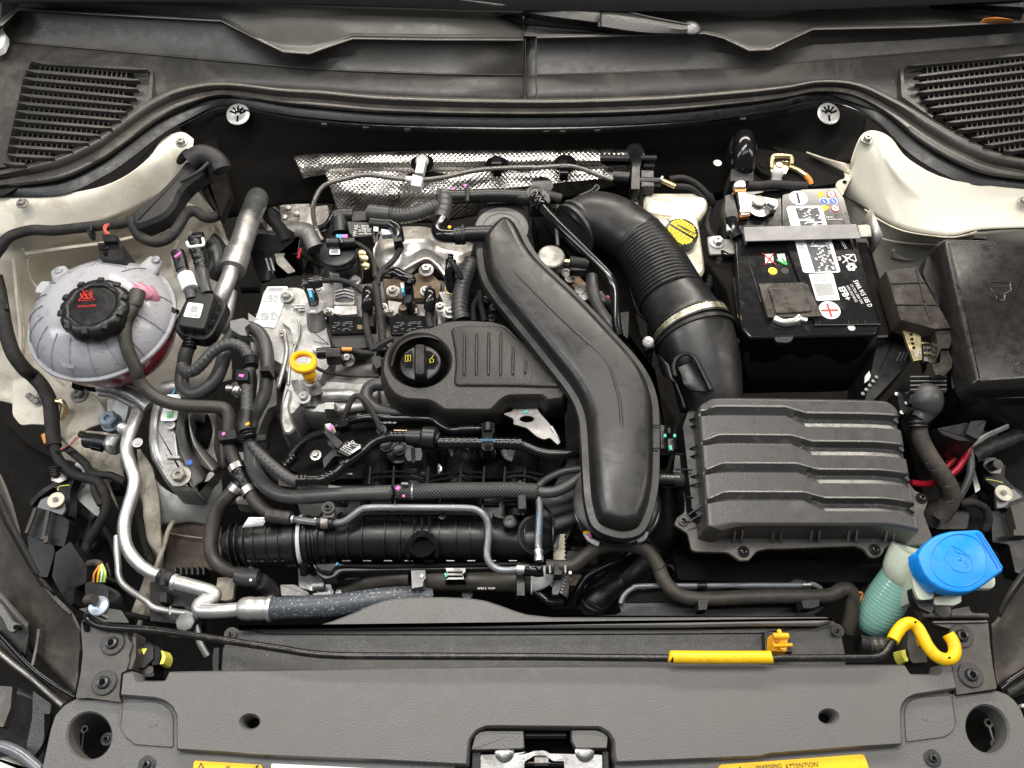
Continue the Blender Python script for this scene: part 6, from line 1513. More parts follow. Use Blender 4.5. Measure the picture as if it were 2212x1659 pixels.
prism('well_floor',[T1('B2 %f,%f'%(1318+240*math.cos(a),1472+205*math.sin(a))) for a in [i*math.pi/20 for i in range(40)]],-.8,[(0,-.4),(0,0)],M['void'],ec,bevel=0)
wv=thing('well_lip','round black lip','lip',at('B2 1318,1475',1)) if False else None
OC=Vector(P(*T1('B2 1318,1462'),.024))
oc=thing('oil_filler_cap','black oil filler cap with a bar grip and yellow oil can symbol','oil cap',OC-Vector((0,0,.03)))
lathe('cap_skirt',OC,[(2.9,-3.2),(3.0,-1.2),(2.9,-.6)],M['black'],oc,px=False,seg=48)
lathe('cap_disc',OC,[(2.85,-1.4),(2.98,-.6),(2.9,-.15),(2.6,0),(0,.05)],M['black'],oc,px=False,seg=56,bevel=.0006)
prism('grip_bar','B2 1280,1312 1345,1310 1358,1330 1356,1540 1340,1562 1285,1562 1266,1540 1266,1330',4.2,[(-.12,-1.9),(0,-.3),(.25,0)],M['black'],oc,rnd=4)
prism('cap_recess','B2 1180,1400 1240,1360 1260,1362 1258,1520 1200,1520 1165,1470',2.5,[(0,-.2),(.08,0)],M['gloss'],oc,rnd=4)
prism('cap_recess','B2 1365,1362 1400,1365 1455,1410 1465,1470 1430,1520 1368,1520',2.5,[(0,-.2),(.08,0)],M['gloss'],oc,rnd=4)
def line_mark(s,z,par,m='yellow_print',w=.00045,closed=False):
    q=[P(a[0],a[1],z/100) for a in pts(s)]
    if closed:q.append(q[0])
    tube('symbol',None,M[m],par,world=[(p.x,p.y,p.z,w) for p in q],seg=5,sharp=True)
line_mark('B2 1200,1410 1240,1405 1240,1450 1198,1455',2.58,oc,closed=True)
line_mark('B2 1220,1408 1219,1452',2.58,oc)
line_mark('B2 1390,1440 1405,1430 1422,1440 1420,1460 1395,1462',2.58,oc,closed=True)
line_mark('B2 1405,1430 1415,1412',2.58,oc)
line_mark('B2 1395,1450 1392,1468',2.58,oc)
line_mark('B2 1418,1408 1424,1404',2.58,oc,w=.0007)
# lifting eye
le=thing('lifting_eye','steel lifting bracket with an oval hole and teal mark under the cover edge','bracket',at('C3 150,450',-1))
prism('eye_plate','C2 1970,360 2040,345 2070,300 2212,292 C3 225,293 240,340 320,430 375,500 412,590 395,605 330,545 290,565 230,540 150,470 40,440 C2 2060,400',-.4,[(0,-.35),(0,0)],M['cast_dark'],le,rnd=6,holes=([T1('C3 %f,%f'%(150+58*math.cos(a),402+27*math.sin(a))) for a in [i*math.pi/10 for i in range(20)]],))
tube('folded_edge','C3 345,460,-.2 385,530,-.4 408,590,-.8',M['pipe'],le,r=3,seg=8)
tube('teal_mark','C3 125,355,-.3 155,335,-.3',M['teal'],le,r=3,seg=8,flat=.4)
# gooseneck hose below the cover
o=tube('hose','C2 1030,130,-2 960,130,-2 905,165,-2.2 890,225,-2.4 920,290,-2.6 990,335,-2.6 1080,350,-2.4 1200,352,-2.2',M['rubber_grey'],None,r=14,seg=22)
tag(o,'grey hose making a U turn out of the left side of the engine cover','hose')
tube('hose_pipe','C2 1190,348,-2.2 1280,345,-2 1370,345,-2',M['gloss'],o,r=7,seg=14)
# plastic lines
o=tube('fuel_line','C2 270,760,-4.6 300,690,-4.2 360,610,-3.8 450,550,-3.4 560,510,-3 680,450,-2.6 780,410,-2.4 900,392,-2.2 1100,395,-2 1300,398,-2 1420,410,-1.8 1490,455,-1.6 1560,490,-1.4 1650,485,-1.2 1790,480,-1',M['gloss'],None,r=9.5,seg=18)
tag(o,'glossy black line running under the engine cover to the tee piece','fuel line')
for s in ('C2 250,770,-4.6 330,690,-4.2','C2 1630,486,-1.2 1760,482,-1','C2 680,455,-2.4 760,420,-2.2'):
    tube('line_ribs',s,M['gloss'],o,r=11.5,seg=18,ribs=(.006,.08))
o2=tube('fuel_line','C2 820,375,-3.6 1000,375,-3.6 1300,380,-3.4',M['pipe'],None,r=4,seg=12);tag(o2,'thin bright metal line just above the glossy black one','fuel line')
writing('print','3Q0 133 781 AA',at('C2 1050,432',-1.6),4.5,0,M['print'],o)
o=tube('vent_line','C2 355,885,-1.8 450,885,-1.7 540,880,-1.6 630,840,-1.5 720,760,-1.4 850,670,-1.2 930,600,-1 990,565,-.8 1060,545,-.6 1110,540,-.4 1220,540,-.2',M['gloss'],None,r=11,seg=20)
tag(o,'glossy black line from the ridged hose up to the round black valve','vent line')
for s in ('C2 345,885,-1.8 430,885,-1.7','C2 550,878,-1.6 650,830,-1.5','C2 1090,540,-.4 1200,540,-.2','C2 690,770,-1.4 720,750,-1.4'):
    tube('line_ribs',s,M['gloss'],o,r=13,seg=18,ribs=(.006,.08))
pv=thing('purge_valve','round black purge valve with a square plug beneath the engine cover','valve',at('C2 1350,600',-1))
tube('valve_barrel','C2 1210,545,0,17 1320,550,0,19 1340,550,0,25 1430,555,0,25 1445,560,0,20',M['black'],pv,r=20,seg=30,sharp=True)
tube('valve_ring','C2 1440,555,0 1465,560,0',M['matte'],pv,r=14,seg=24)
prism('valve_plug','C2 1200,625 1330,620 1345,680 1330,740 1210,745 1180,690',.8,[(-.1,-2),(.15,0)],M['black'],pv,rnd=4)
prism('plug_latch','C2 1240,620 1275,620 1280,745 1245,748',1.1,[(0,-.6),(.05,0)],M['gloss'],pv)
tube('gold_edge','C2 1110,492,1 1210,494,1',M['zinc'],pv,r=1.6,seg=6)
tl=tube('vent_line','C2 1460,590,-.2 1600,592,-.2 1780,592,-.2 1950,595,-.2 C3 60,600,-.2 130,618,-.4 220,655,-.6 330,680,-.6 450,680,-.8 560,665,-1',M['gloss'],None,r=11.5,seg=20)
tag(tl,'glossy black ridged line from the round valve to the black air duct','vent line')
for s in ('C2 1470,590,-.2 1780,592,-.2','C2 1910,594,-.2 2120,600,-.2'):
    tube('line_ribs',s,M['gloss'],tl,r=13,seg=20,ribs=(.0085,.07))
tp_=thing('tee_connector','black tee connector with blue print below the engine cover','connector',at('C2 1850,560',0))
prism('tee_block','C2 1785,430 1830,420 1915,425 1918,510 1900,520 1910,640 1880,665 1810,660 1785,620 1795,520',1.4,[(-.1,-2.5),(.2,0)],M['gloss'],tp_,rnd=5)
tube('tee_ring','C2 1850,440,1.4 1850,500,1.4',M['black'],tp_,r=10,seg=16)
writing('print','22/07/3303',at('C2 1852,570',1.5),5,0,M['sky_print'],tp_)
prism('tee_slot','C2 1825,610 1880,610 1875,655 1830,655',1.45,[(0,-.1),(0,0)],M['void'],tp_,bevel=0)
# pressure sensor VW AG
pt=thing('printed_sensor','black sensor printed VW AG tilted beside the glossy line left of the purge valve','sensor',at('C2 750,620',-1))
prism('sensor_body','C2 600,650 740,560 870,600 880,660 760,720 640,700 550,820 530,720',-.6,[(-.1,-3),(.2,0)],M['matte'],pt,rnd=8)
prism('print_face','C2 640,655 745,572 850,600 850,625 745,705',.2,[(-.05,-1),(.1,0)],M['black'],pt,rnd=4)
writing('print','VW AG',at('C2 735,612',.25),8,32,M['print'],pt,bold=.01)
fine_print('print','C2 765,580 850,605 760,690 690,650',6,M['print'],pt,.25,breaks=3,fill=.6,thick=.3)
prism('pale_tag','C2 765,660 838,612 846,630 775,675',.3,[(0,-.05),(0,0)],M['res_white'],pt,bevel=0)
prism('sensor_plug','C2 530,500 590,470 720,590 660,650',.8,[(-.1,-2.4),(.2,0)],M['black'],pt,rnd=4)
prism('pale_lock','C2 550,440 610,430 635,480 600,500',1.2,[(-.1,-1),(.1,0)],M['res_white'],pt,rnd=3)
tube('pink_mark','C2 595,490,1.5 620,450,1.5',M['pink'],pt,r=4,seg=8,flat=.5)
prism('line_clip','C2 650,420 740,400 755,450 670,475',.4,[(-.1,-1.6),(.1,0)],M['gloss'],pt,rnd=3)
tube('sensor_lead','C2 720,390,-.6 740,320,.4 780,240,1 830,220,1.2 890,270,1 940,350,.6 975,420,.2 1000,480,-.2 1020,500,-.4',M['tape'],pt,r=6.5,seg=12)
lathe('lead_foot',at('C2 1010,485',-.6),[(11,-2),(11,1),(6,2),(0,2)],M['black'],pt,seg=14)

# ---- intake manifold
im=thing('intake_manifold','black ribbed plastic intake manifold with a long plenum at the front of the engine','intake manifold',(900,1120,-10))
prism('manifold_base','C2 200,440 600,380 1400,400 2212,500 C3 560,700 580,1180 380,1560 C2 2000,1540 500,1600 460,1500 300,1000 80,700',-12,[(0,-3),(.3,0)],M['black'],im,rnd=10)
tube('plenum','C2 470,1350,-9,44 500,1350,-9,49 900,1345,-9,50 1300,1345,-9,50 1830,1350,-9,50 1890,1350,-9,46 C3 100,1370,-9,43 250,1370,-9,42 350,1380,-9,30',M['black'],im,r=48,seg=44)
for x,tilt in ((540,0),(600,0),(680,8),(775,30),(885,0),(1060,0),(1180,0),(1480,0),(1610,0),(1720,0),(1820,0),(1895,0),(2140,0),(2360,0)):
    tube('plenum_rib','C2 %d,1345,-8.95 %d,1345,-8.95'%(x-5,x+5),M['black'],im,r=56 if x<1880 else 51,seg=44)
for x in (1270,1330,1390):
    tube('well_rib','C2 %d,1165,-4.6 %d,1310,-4'%(x,x),M['black'],im,r=2.6,seg=8)
lathe('round_well',at('C2 1330,1395',-4.4),[(26,-4),(29,0),(27,1),(24,0),(21,-8),(0,-10)],M['void'],im,seg=40)
ribbon('well_arch','C2 1210,1490,-6 1215,1400,-4.6 1270,1320,-3.8 1335,1300,-3.6 1400,1320,-3.8 1455,1400,-4.6 1460,1490,-6','C2 1235,1500,-6.4 1240,1410,-5 1285,1345,-4.2 1335,1330,-4 1385,1345,-4.2 1430,1410,-5 1435,1500,-6.4',[(0,-.5),(.3,.2),(.7,.2),(1,-.5)],M['black'],im)
prism('bottom_flange','C2 490,1545 660,1535 700,1545 1000,1550 1600,1540 2212,1530 C3 200,1530 200,1590 0,1595 C2 2100,1590 1500,1600 900,1610 690,1615 640,1660 560,1680 500,1640 480,1600',-7.2,[(-.1,-2),(0,-.2),(.2,0)],M['black'],im,rnd=6)
tube('flange_bead','C2 480,1560,-7 520,1605,-6.9 600,1625,-6.9 680,1570,-6.9 1000,1572,-6.9 1600,1562,-6.9 2140,1555,-6.9',M['gloss'],im,r=3,seg=8)
for k in range(9):
    x=690+k*165
    prism('flange_tooth','C2 %d,1512 %d,1512 %d,1535 %d,1535'%(x,x+80,x+80,x),-6.9,[(-.05,-.6),(.1,0)],M['gloss'],im,bevel=.0006)
prism('plenum_ledge','C2 480,1560 660,1540 655,1590 600,1610 530,1600',-6.8,[(0,-.3),(0,0)],M['matte'],im)
tube('blue_dot','C2 652,1560,-6.6 664,1540,-6.6',M['sky_print'],im,r=2.2,seg=8)
# runners rising to the head
for x0,x1,xb in ((860,1090,950),(1140,1480,1280),(1500,1800,1620),(1990,2260,2100)):
    A='C2 %d,640,-5.5 %d,760,-5 %d,860,-5 %d,960,-5.6 %d,1100,-6.6 %d,1170,-7'%(x0+30,x0+10,x0,x0-10,x0-20,x0-20)
    B='C2 %d,640,-5.5 %d,760,-5 %d,860,-5 %d,960,-5.6 %d,1100,-6.6 %d,1170,-7'%(x1,x1,x1-10,x1-20,x1-20,x1-20)
    ribbon('runner',A,B,[(0,-3.5),(.08,-1),(.25,.2),(.5,.7),(.75,.2),(.92,-1),(1,-3.5)],M['black'],im,n=3)
for y,z in ((820,-3.9),(860,-3.8)):
    tube('cross_rib','C2 920,%d,%g 1060,%d,%g 1230,%d,%g 1370,%d,%g 1480,%d,%g 1620,%d,%g 1810,%d,%g'%(y+10,z,y,z,y,z,y+35,z,y+20,z,y,z,y+5,z),M['gloss'],im,r=3,seg=8)
    tube('cross_rib','C2 1985,%d,%g 2130,%d,%g C3 60,%d,%g 140,%d,%g 280,%d,%g'%(y+10,z,y-5,z,y,z,y,z,y+25,z),M['gloss'],im,r=3,seg=8)
for x in (910,1100,1370,1630,1815,1980,2140):
    tube('long_rib','C2 %d,780,-3.8 %d,920,-3.8'%(x+10,x),M['black'],im,r=3,seg=8)
    tube('long_rib','C2 %d,1040,-4.8 %d,1165,-5'%(x,x-10),M['black'],im,r=3,seg=8)
for x in (920,1260,1450,1790,1990):
    prism('recess','C2 %d,1050 %d,1050 %d,1085 %d,1085'%(x,x+150,x+150,x),-5.2,[(0,-1),(.05,0)],M['matte'],im)
tube('upper_ridge','C2 820,1170,-5 950,1150,-4.8 1400,1150,-4.8 1800,1160,-5 1870,1210,-5',M['black'],im,r=4,seg=8)
for x in (1190,2115,750):
    prism('small_tab','C2 %d,%d %d,%d %d,%d %d,%d'%(x-28,900 if x>800 else 825,x+32,900 if x>800 else 825,x+32,920 if x>800 else 845,x-28,920 if x>800 else 845),-2.6,[(0,-1),(.05,0)],M['strap'],im,bevel=.0005)
for s in ('C2 1650,640','C2 1150,650','C2 2060,640'):
    lathe('head_flange',at(s,-5.6),[(30,-3),(30,0),(24,1.5),(18,.5),(0,.5)],M['black'],im,seg=28)
for s in ('C2 1660,660','C2 1150,640','C2 1050,610'):
    lathe('flange_glint',at(s,-5.0),[(12,-1),(15,0),(12,1),(9,0)],M['black'],im,seg=22)
lathe('screw_boss',at('C2 2028,1212',-3.6),[(15,-4),(15,0),(11,2),(6,2),(5,-1),(0,-1)],M['black'],im,seg=28)
prism('boss_plate','C2 1975,1180 2070,1175 2075,1250 1980,1255',-4.2,[(-.1,-2),(.1,0)],M['black'],im,rnd=4)
lathe('screw_boss',at('C2 1490,1170',-4.2),[(8,-2),(8,1),(4,2),(0,2)],M['black'],im,seg=18)
lathe('end_disc',at('C3 230,1320',-6.6),[(44,-3),(44,0),(38,1),(36,-1),(0,-1)],M['black'],im,axis=(.3,-.2,1),seg=44)
tube('end_arc','C3 0,860,-3.8 100,850,-3.4 200,870,-3.6 290,930,-4.4',M['black'],im,r=3,seg=8)
tube('end_arc','C3 -120,1060,-4.6 100,1040,-4 230,1060,-4.4 330,1140,-5.4 370,1240,-6',M['black'],im,r=3,seg=8)
# throttle hose at the left with the white band
tb=thing('throttle_hose','black ribbed intake hose with pale strap and white label, left of the manifold','intake hose',at('C2 150,1400',-11))
tube('hose_body','C1 1810,1430,-10,22 1850,1400,-9.6,36 1950,1390,-9.2,42 C2 40,1390,-9,44 200,1385,-9,46 300,1375,-9,47 480,1360,-9,50',M['black'],tb,r=44,seg=44)
for x in (-160,-110,-50,30,130,225,300,470,500):
    tube('hose_rib','C2 %d,%d,-9 %d,%d,-9'%(x-4,1392-x*.04,x+4,1391-x*.04),M['black'],tb,r=min(51,46+(x+160)*.012),seg=44)
tube('hose_joint','C2 270,1378,-9 345,1372,-9',M['black'],tb,r=53,seg=44)
tube('pale_strap','C2 375,1368,-9 402,1366,-9',M['blue_steel_pale'],tb,r=56,seg=48)
tube('joint_ring','C2 425,1365,-9 450,1363,-9',M['black'],tb,r=55,seg=44)
for k in range(7):
    prism('rib_box','C2 %d,1500 %d,1500 %d,1535 %d,1535'%(-60+52*k,-20+52*k,-20+52*k,-60+52*k),-8,[(0,-2),(.05,0)],M['matte'],tb,bevel=.0006)
tube('strap_buckle','C2 390,1540,-7 400,1640,-8',M['gloss'],tb,r=9,seg=6)
ribbon('label','C1 1970,1180,-4.8 2115,1180,-4.6','C1 1915,1262,-5.2 2080,1250,-5',[(0,0),(.5,.15),(1,0)],M['white'],tb,solid=.0005)
fine_print('print','C1 2010,1190 2100,1188 2080,1238 1990,1242',3,M['print_grey'],tb,-4.5,breaks=3)
tube('strap_print','C2 385,1250,-3.2 380,1262,-3.3',M['strap'],tb,r=1,seg=5)
# hose to the grey coolant pipe and the pipe
cp=thing('coolant_pipe','grey painted coolant pipe stepping across the manifold and turning down at its right end','pipe',at('C2 1200,1120',-2))
tube('pipe_run','C2 280,1192,-5 380,1205,-4.6 480,1218,-4.2 640,1225,-3.6 720,1210,-3.2 790,1160,-2.8 850,1118,-2.6 920,1105,-2.5 1100,1103,-2.5 1400,1105,-2.5 1680,1108,-2.5 1770,1125,-2.6 1830,1175,-2.8 1855,1250,-3.2 1855,1350,-3.6 1845,1450,-4 1855,1520,-4.2 1900,1575,-4.4 1980,1600,-4.4 2130,1590,-4.4',M['pipe_grey'],cp,r=7.6,seg=18)
for x in (300,480,640):
    tube('pipe_bead','C2 %d,%d,-4.4 %d,%d,-4.4'%(x,1194+(x-300)*.09,x+14,1196+(x-300)*.09),M['pipe'],cp,r=9,seg=18)
tube('spring_clamp','C2 110,1165,-5 300,1190,-4.6',M['rubber'],cp,r=15,seg=20,ribs=(.014,.05))
tube('end_fitting','C2 2080,1590,-4.2 2140,1592,-4.2',M['pipe'],cp,r=9.5,seg=20)
pc=thing('pipe_bracket','brown dusty bracket with a torx screw clamping the grey coolant pipe','bracket',at('C2 580,1160',-3))
prism('bracket_plate','C2 535,1110 560,1085 620,1080 640,1110 640,1180 620,1190 540,1190',-2.4,[(0,-1),(.1,0)],M['brown_panel'],pc,rnd=5)
tube('bracket_sleeve','C2 500,1225,-3.4 625,1222,-3.4',M['black'],pc,r=13,seg=24)
tube('sleeve_window','C2 535,1225,-3.3 590,1223,-3.3',M['steel_dull'],pc,r=13.6,seg=24)
torx_screw('C2 588,1107',-2.2,15,M['black'],pc)
# wide crossing hose with braided sleeve
bs=thing('braided_hose','wide hose in a woven grey sleeve crossing over the manifold','hose',at('C2 1600,970',-2))
tube('plain_end','C2 960,990,-3 1110,986,-2.9',M['rubber_grey'],bs,r=17,seg=24)
tube('braided_sleeve','C2 1090,983,-2.8,15 1120,983,-2.8,17 1400,975,-2.6,17.5 1700,968,-2.5,17.5 2000,965,-2.5,17.5 C3 130,972,-2.5,17.5 220,978,-2.5,17.5 240,980,-2.5,14',M['braid'],bs,r=17,seg=32)
tube('blue_band','C2 1252,978,-2.7 1262,978,-2.7',M['blue_steel'],bs,r=17.9,seg=32)
tube('frayed_end','C2 1088,1040,-2.4 1110,990,-1 1095,935,-2',M['void'],bs,r=3,seg=6)
tube('pink_mark','C2 1128,960,-.2 1150,938,-.4',M['pink'],bs,r=4.5,seg=8,flat=.4)
tube('pink_mark','C2 1175,1010,-1 1195,1012,-1',M['pink'],bs,r=3,seg=8,flat=.4)
tube('split_hose','C3 235,980,-2.6 320,985,-2.5 400,970,-2.4 480,930,-2.3 540,890,-2.2 600,850,-2.2',M['rubber_grey'],bs,r=12,seg=22)
tube('split_hose','C3 230,950,-3 290,890,-2.8 370,845,-2.6 450,815,-2.4 540,800,-2.2 600,795,-2',M['rubber_grey'],bs,r=8,seg=18)
prism('sleeve_clip','C3 75,1000 145,995 150,1115 80,1120',-.8,[(0,-1.5),(.05,0)],M['matte'],bs)
prism('sleeve_clip','C2 1165,905 1225,902 1225,925 1165,925',-.8,[(0,-1),(.05,0)],M['strap'],bs)
cv=thing('clear_hose','thin translucent grey hose hanging down beside the duct foot with faint print','hose',at('C3 245,1250',-4))
tube('hose_run','C3 240,1010,-2.8 250,1080,-3 250,1200,-3.4 242,1330,-3.8 240,1400,-4 245,1450,-4',M['pipe_grey'],cv,r=7.8,seg=18)
tube('hose_cuff','C3 243,1440,-4 248,1540,-4',M['pipe'],cv,r=9.5,seg=20,ribs=(.012,.09))
writing('print','EG  1.7.9S   VPPS X',at('C3 246,1230',-2.8),4.6,92,M['sky_print'],cv)
# block behind and under the front hoses
for k,(lab_,s,r) in enumerate((('lower hose curving from the alternator to the black clip, below the plenum','D2 700,290,-13 800,230,-12 900,190,-11 1020,160,-10.4 1120,155,-10 1240,155,-9.6',20),('wide dark pipe with pale print running right below the plenum','D2 1370,170,-9.6 1500,172,-9.4 1750,175,-9.2 2080,180,-9',23))):
    o=tube('hose',s,M['rubber'],None,r=r,seg=24);tag(o,lab_,'hose')
writing('print','6M60 E. TH.PP',at('D2 1840,238',-5.7),4.6,0,M['print'],o)
cq=thing('hose_coupling','grey square coupling with a white dot between the two lower pipes','coupling',at('D2 1300,170',-9))
prism('coupling_block','D2 1232,85 1365,80 1372,160 1350,180 1350,230 1240,250',-6.6,[(-.1,-4),(.2,0)],M['strap'],cq,rnd=4)
tube('white_dot','D2 1322,150,-6.4 1335,125,-6.4',M['white'],cq,r=3.5,seg=8,flat=.4)
cw=thing('coupling_clip','glossy black clip with teal mark on the wide lower pipe','clip',at('D2 1590,120',-6))
prism('clip_body','D2 1510,70 1680,70 1680,110 1655,125 1675,170 1510,172 1525,120',-6,[(-.1,-2),(.1,0)],M['gloss'],cw,rnd=3)
for y in (100,130):tube('clip_bar','D2 1530,%d,-5.7 1650,%d,-5.7'%(y,y),M['steel_dull'],cw,r=3,seg=8)
tube('teal_mark','D2 1512,118,-5.6 1525,145,-5.6',M['teal'],cw,r=2.6,seg=8)
cx=thing('hose_coupling','black clamp and white plastic elbow at the right end of the wide lower pipe','coupling',at('D3 150,190',-8))
prism('clamp','D2 2075,90 2150,90 2150,300 2075,300',-6.2,[(-.1,-3),(.1,0)],M['black'],cx,rnd=3)
tube('pipe_end','D3 40,190,-9 180,190,-9',M['rubber'],cx,r=22,seg=24)
tube('white_elbow','D3 185,195,-9 240,180,-9 290,150,-9 320,110,-9.4',M['white'],cx,r=19,seg=24)
tube('elbow_ring','D3 180,195,-8.8 192,195,-8.8',M['white'],cx,r=24,seg=24)
al=thing('alternator','pale aluminium casting and plugs showing under the throttle hose','alternator',at('D2 450,200',-14))
prism('casting','D2 330,40 480,120 600,150 640,240 560,300 340,240',-15,[(-.1,-4),(.3,0)],M['cast'],al,rnd=8)
prism('casting','D2 190,190 330,190 450,260 450,310 200,310',-14,[(-.1,-4),(.3,0)],M['cast_dark'],al,rnd=6)
tube('boss','D2 470,220,-13 560,215,-13',M['cast'],al,r=12,seg=20)
tube('plug','D2 640,170,-11 860,150,-11',M['black'],al,r=13,seg=16)
prism('plug_block','D2 460,270 640,250 720,260 700,300 460,320',-12,[(-.1,-2),(.1,0)],M['gloss'],al,rnd=4)
for s in ('D2 610,265','D2 670,270','D2 1200,80'):
    lathe('nut',at(s,-11),[(7,-1),(7,2),(0,3)],M['cast'],al,seg=6)
for s in ('D2 1240,270','D2 1690,280'):
    lathe('nut',at(s,-12),[(12,-3),(12,2),(0,3)],M['cast_dark'],al,seg=14)

# ================================================================== right side of the bay
# black air duct
du=thing('air_duct','long black moulded air duct sweeping from the firewall down to the front','air duct',(1300,850,0))
DU_='O 1034,516 1032,560 1041,602 1064,642 1108,697 1176,782 1228,850 1250,900 1256,960 1260,1040 1266,1095 1282,1138 1320,1158 1356,1162 1388,1150 1405,1120 1417,1080 1424,1020 1424,900 1417,850 1400,808 1370,766 1328,720 1285,673 1244,632 1205,596 1172,564 1150,534 1134,502 1118,480 1094,470 1066,478'
prism('duct_shell',DU_,4.2,[(-.15,-1.3),(-.1,-.2),(0,0),(.85,.05),(1.0,.5),(1.2,1.3),(1.5,1.85),(1.9,2.15),(2.35,2.3)],M['duct'],du,crv=4,bevel=0,smooth=50)
prism('duct_underside',DU_,2.8,[(1.6,-7),(1.0,-2),(.6,0)],M['black'],du,crv=3,bevel=0,smooth=50)
tube('crease','B3 0,640,6.3,2.0 50,740,6.45,3 160,850,6.55,3.2 330,1020,6.55,3.2 520,1200,6.55,3.2 700,1360,6.5,3.2 800,1480,6.5,3.2 C3 855,140,6.5,3.4 885,260,6.5,3.6 898,400,6.5,4 903,460,6.45,3 904,490,6.4,1.5',M['duct'],du,r=3.2,seg=12,flat=.55)
tube('crease','B3 60,800,6.3 120,860,6.4 250,1000,6.4 480,1240,6.35 600,1370,6.3',M['duct'],du,r=2,seg=10,flat=.5)
for s in ('B2 1590,450,4.4 1850,440,4.8 2020,450,4.8',):
    tube('side_spout',s,M['black'],du,r=17,seg=26)
tube('spout_ring','B2 1645,450,4.5 1665,450,4.5',M['matte'],du,r=22,seg=28)
tube('spout_clip','B2 1590,460,4.5 1680,455,4.5',M['black'],du,r=19.5,seg=28,ribs=(.006,.03))
for y in (450,632):
    tube('flange_tie','C3 1145,%d,4.7 1200,%d,4.7'%(y,y),M['black'],du,r=2.2,seg=8)
prism('guide_plate','C3 1200,440 1250,450 1255,640 1205,640',2.6,[(0,-1),(.05,0)],M['black'],du)
for x in (1243,1320):
    tube('guide_pin','C3 %d,460,3.4 %d,640,3.4'%(x,x+4),M['gloss'],du,r=2.2,seg=8)
    tube('teal_mark','C3 %d,525,3.8 %d,548,3.8'%(x,x),M['teal'],du,r=3.2,seg=8)
tube('teal_mark','C3 1285,615,3.2 1290,650,3.2',M['teal'],du,r=3.4,seg=8)
prism('duct_catch','C3 1260,550 1320,550 1320,660 1260,665',2.7,[(0,-1),(.05,0)],M['black'],du)
tube('tube_catch','C3 1275,480,3.0 1275,520,3',M['black'],du,r=5)
# duct foot: rings and a pale clamp under its lower end
df_=thing('duct_foot','round black collar with pale clamp tabs under the lower end of the air duct','duct collar',at('C3 880,1280',-4))
FC=(1330,1080,-1)
lathe('collar',FC,[(88,-60),(88,-6),(92,0),(86,4)],M['black'],df_,seg=56)
lathe('collar_ring',(1333,1088,-3),[(91,-3),(96,0),(91,3),(84,3)],M['gloss'],df_,seg=56)
tube('pale_clamp','C3 610,1300,-3 650,1355,-3 720,1395,-3',M['white_dull'],df_,r=6,seg=10)
tube('pale_clamp','C3 1020,1365,-3 1070,1345,-3 1095,1300,-3',M['white_dull'],df_,r=6,seg=10)
tube('pink_mark','C3 640,1310,-2 655,1335,-2.2',M['pink'],df_,r=4,seg=8)
tube('orange_mark','C3 598,1300,-2 650,1300,-2',M['yellow_deep'],df_,r=2.6,seg=8)
ip=thing('charge_pipe','large matte black pipe dropping behind the duct foot towards the front','pipe',at('C3 1270,1200',-9))
tube('pipe_run','C3 1265,900,-5,25 1260,1020,-7,30 1260,1150,-9,33 1240,1290,-11,36 1160,1400,-13,38 D3 1020,100,-14,36 900,180,-15,34 780,250,-15,34 700,330,-15,36 640,400,-16,34',M['black'],ip,r=34,seg=30)
tube('pipe_seam','D3 620,330,-13 700,380,-13 740,400,-13',M['gloss'],ip,r=3)
for k in range(3):tube('pipe_rib','D3 %d,%d,-12.6 %d,%d,-12.2 %d,%d,-12.6'%(590+20*k,330+14*k,640+20*k,390+10*k,720+14*k,405+8*k),M['black'],ip,r=3.5)
ip=thing('coolant_tube','black formed coolant tubes crossing low in front of the duct foot','pipe',at('D3 500,200',-12))
tube('pipe_run','D3 1080,-120,-11 900,0,-11 750,70,-11 620,150,-11.4 550,260,-12 500,360,-13',M['gloss'],ip,r=9,seg=16)
tube('pipe_run','D3 180,240,-10 270,300,-10 330,345,-10 430,345,-10.4',M['gloss'],ip,r=9,seg=16)
prism('comb_plate','D3 400,120 480,110 440,200 400,290 350,290 345,240',-9,[(0,-1),(.1,0)],M['strap'],ip,rnd=4)
for k in range(6):tube('comb_tooth','D3 %d,%d,-8.9 %d,%d,-8.9'%(452-8*k,145+24*k,470-8*k,150+24*k),M['white_dull'],ip,r=1.6,seg=6)
prism('dark_block','D3 260,-80 600,-60 500,120 480,330 300,200',-15,[(0,-4),(.1,0)],M['black'],ip,rnd=6)
prism('toothed_plate','C3 410,1310 455,1310 460,1520 360,1520 350,1480 400,1420',-9,[(0,-.5),(0,0)],M['cream_dirty'],ip)
for k in range(6):prism('tooth','C3 %d,%d %d,%d %d,%d %d,%d'%(448,1325+32*k,466,1325+32*k,466,1342+32*k,448,1342+32*k),-8.9,[(0,-.4),(0,0)],M['void'],ip,bevel=0)
# long heater hose at the lower right
lh=thing('heater_hose','long weathered hose arching in front of the duct and running right to the washer bottle','hose',at('D3 1500,280',-5))
tube('hose_run','C3 300,1570,-6 420,1575,-6 520,1560,-5.6 600,1500,-5.2 700,1430,-5 820,1400,-4.8 950,1400,-4.8 1060,1425,-4.8 1140,1490,-5 1200,1580,-5.2 D3 1190,60,-5.4 1230,160,-5.6 1290,240,-5.8 1380,300,-6 1500,320,-6 1700,318,-6 D4 60,306,-6 400,300,-6 600,300,-6 700,285,-6 760,250,-6 820,245,-6.2 850,290,-6.6 850,380,-7.4 835,480,-8.4 815,580,-9.6',M['rubber'],lh,r=15.5,seg=24)
tube('white_mark','C3 330,1560,-3.6 335,1620,-4',M['white_dull'],lh,r=2,seg=8)
tube('white_mark','C3 455,1560,-3.6 455,1620,-4',M['white_dull'],lh,r=2,seg=8)
lathe('white_dot',at('C3 493,1618',-4),[(3.5,-.3),(3.5,.3),(0,.5)],M['white'],lh,seg=12)
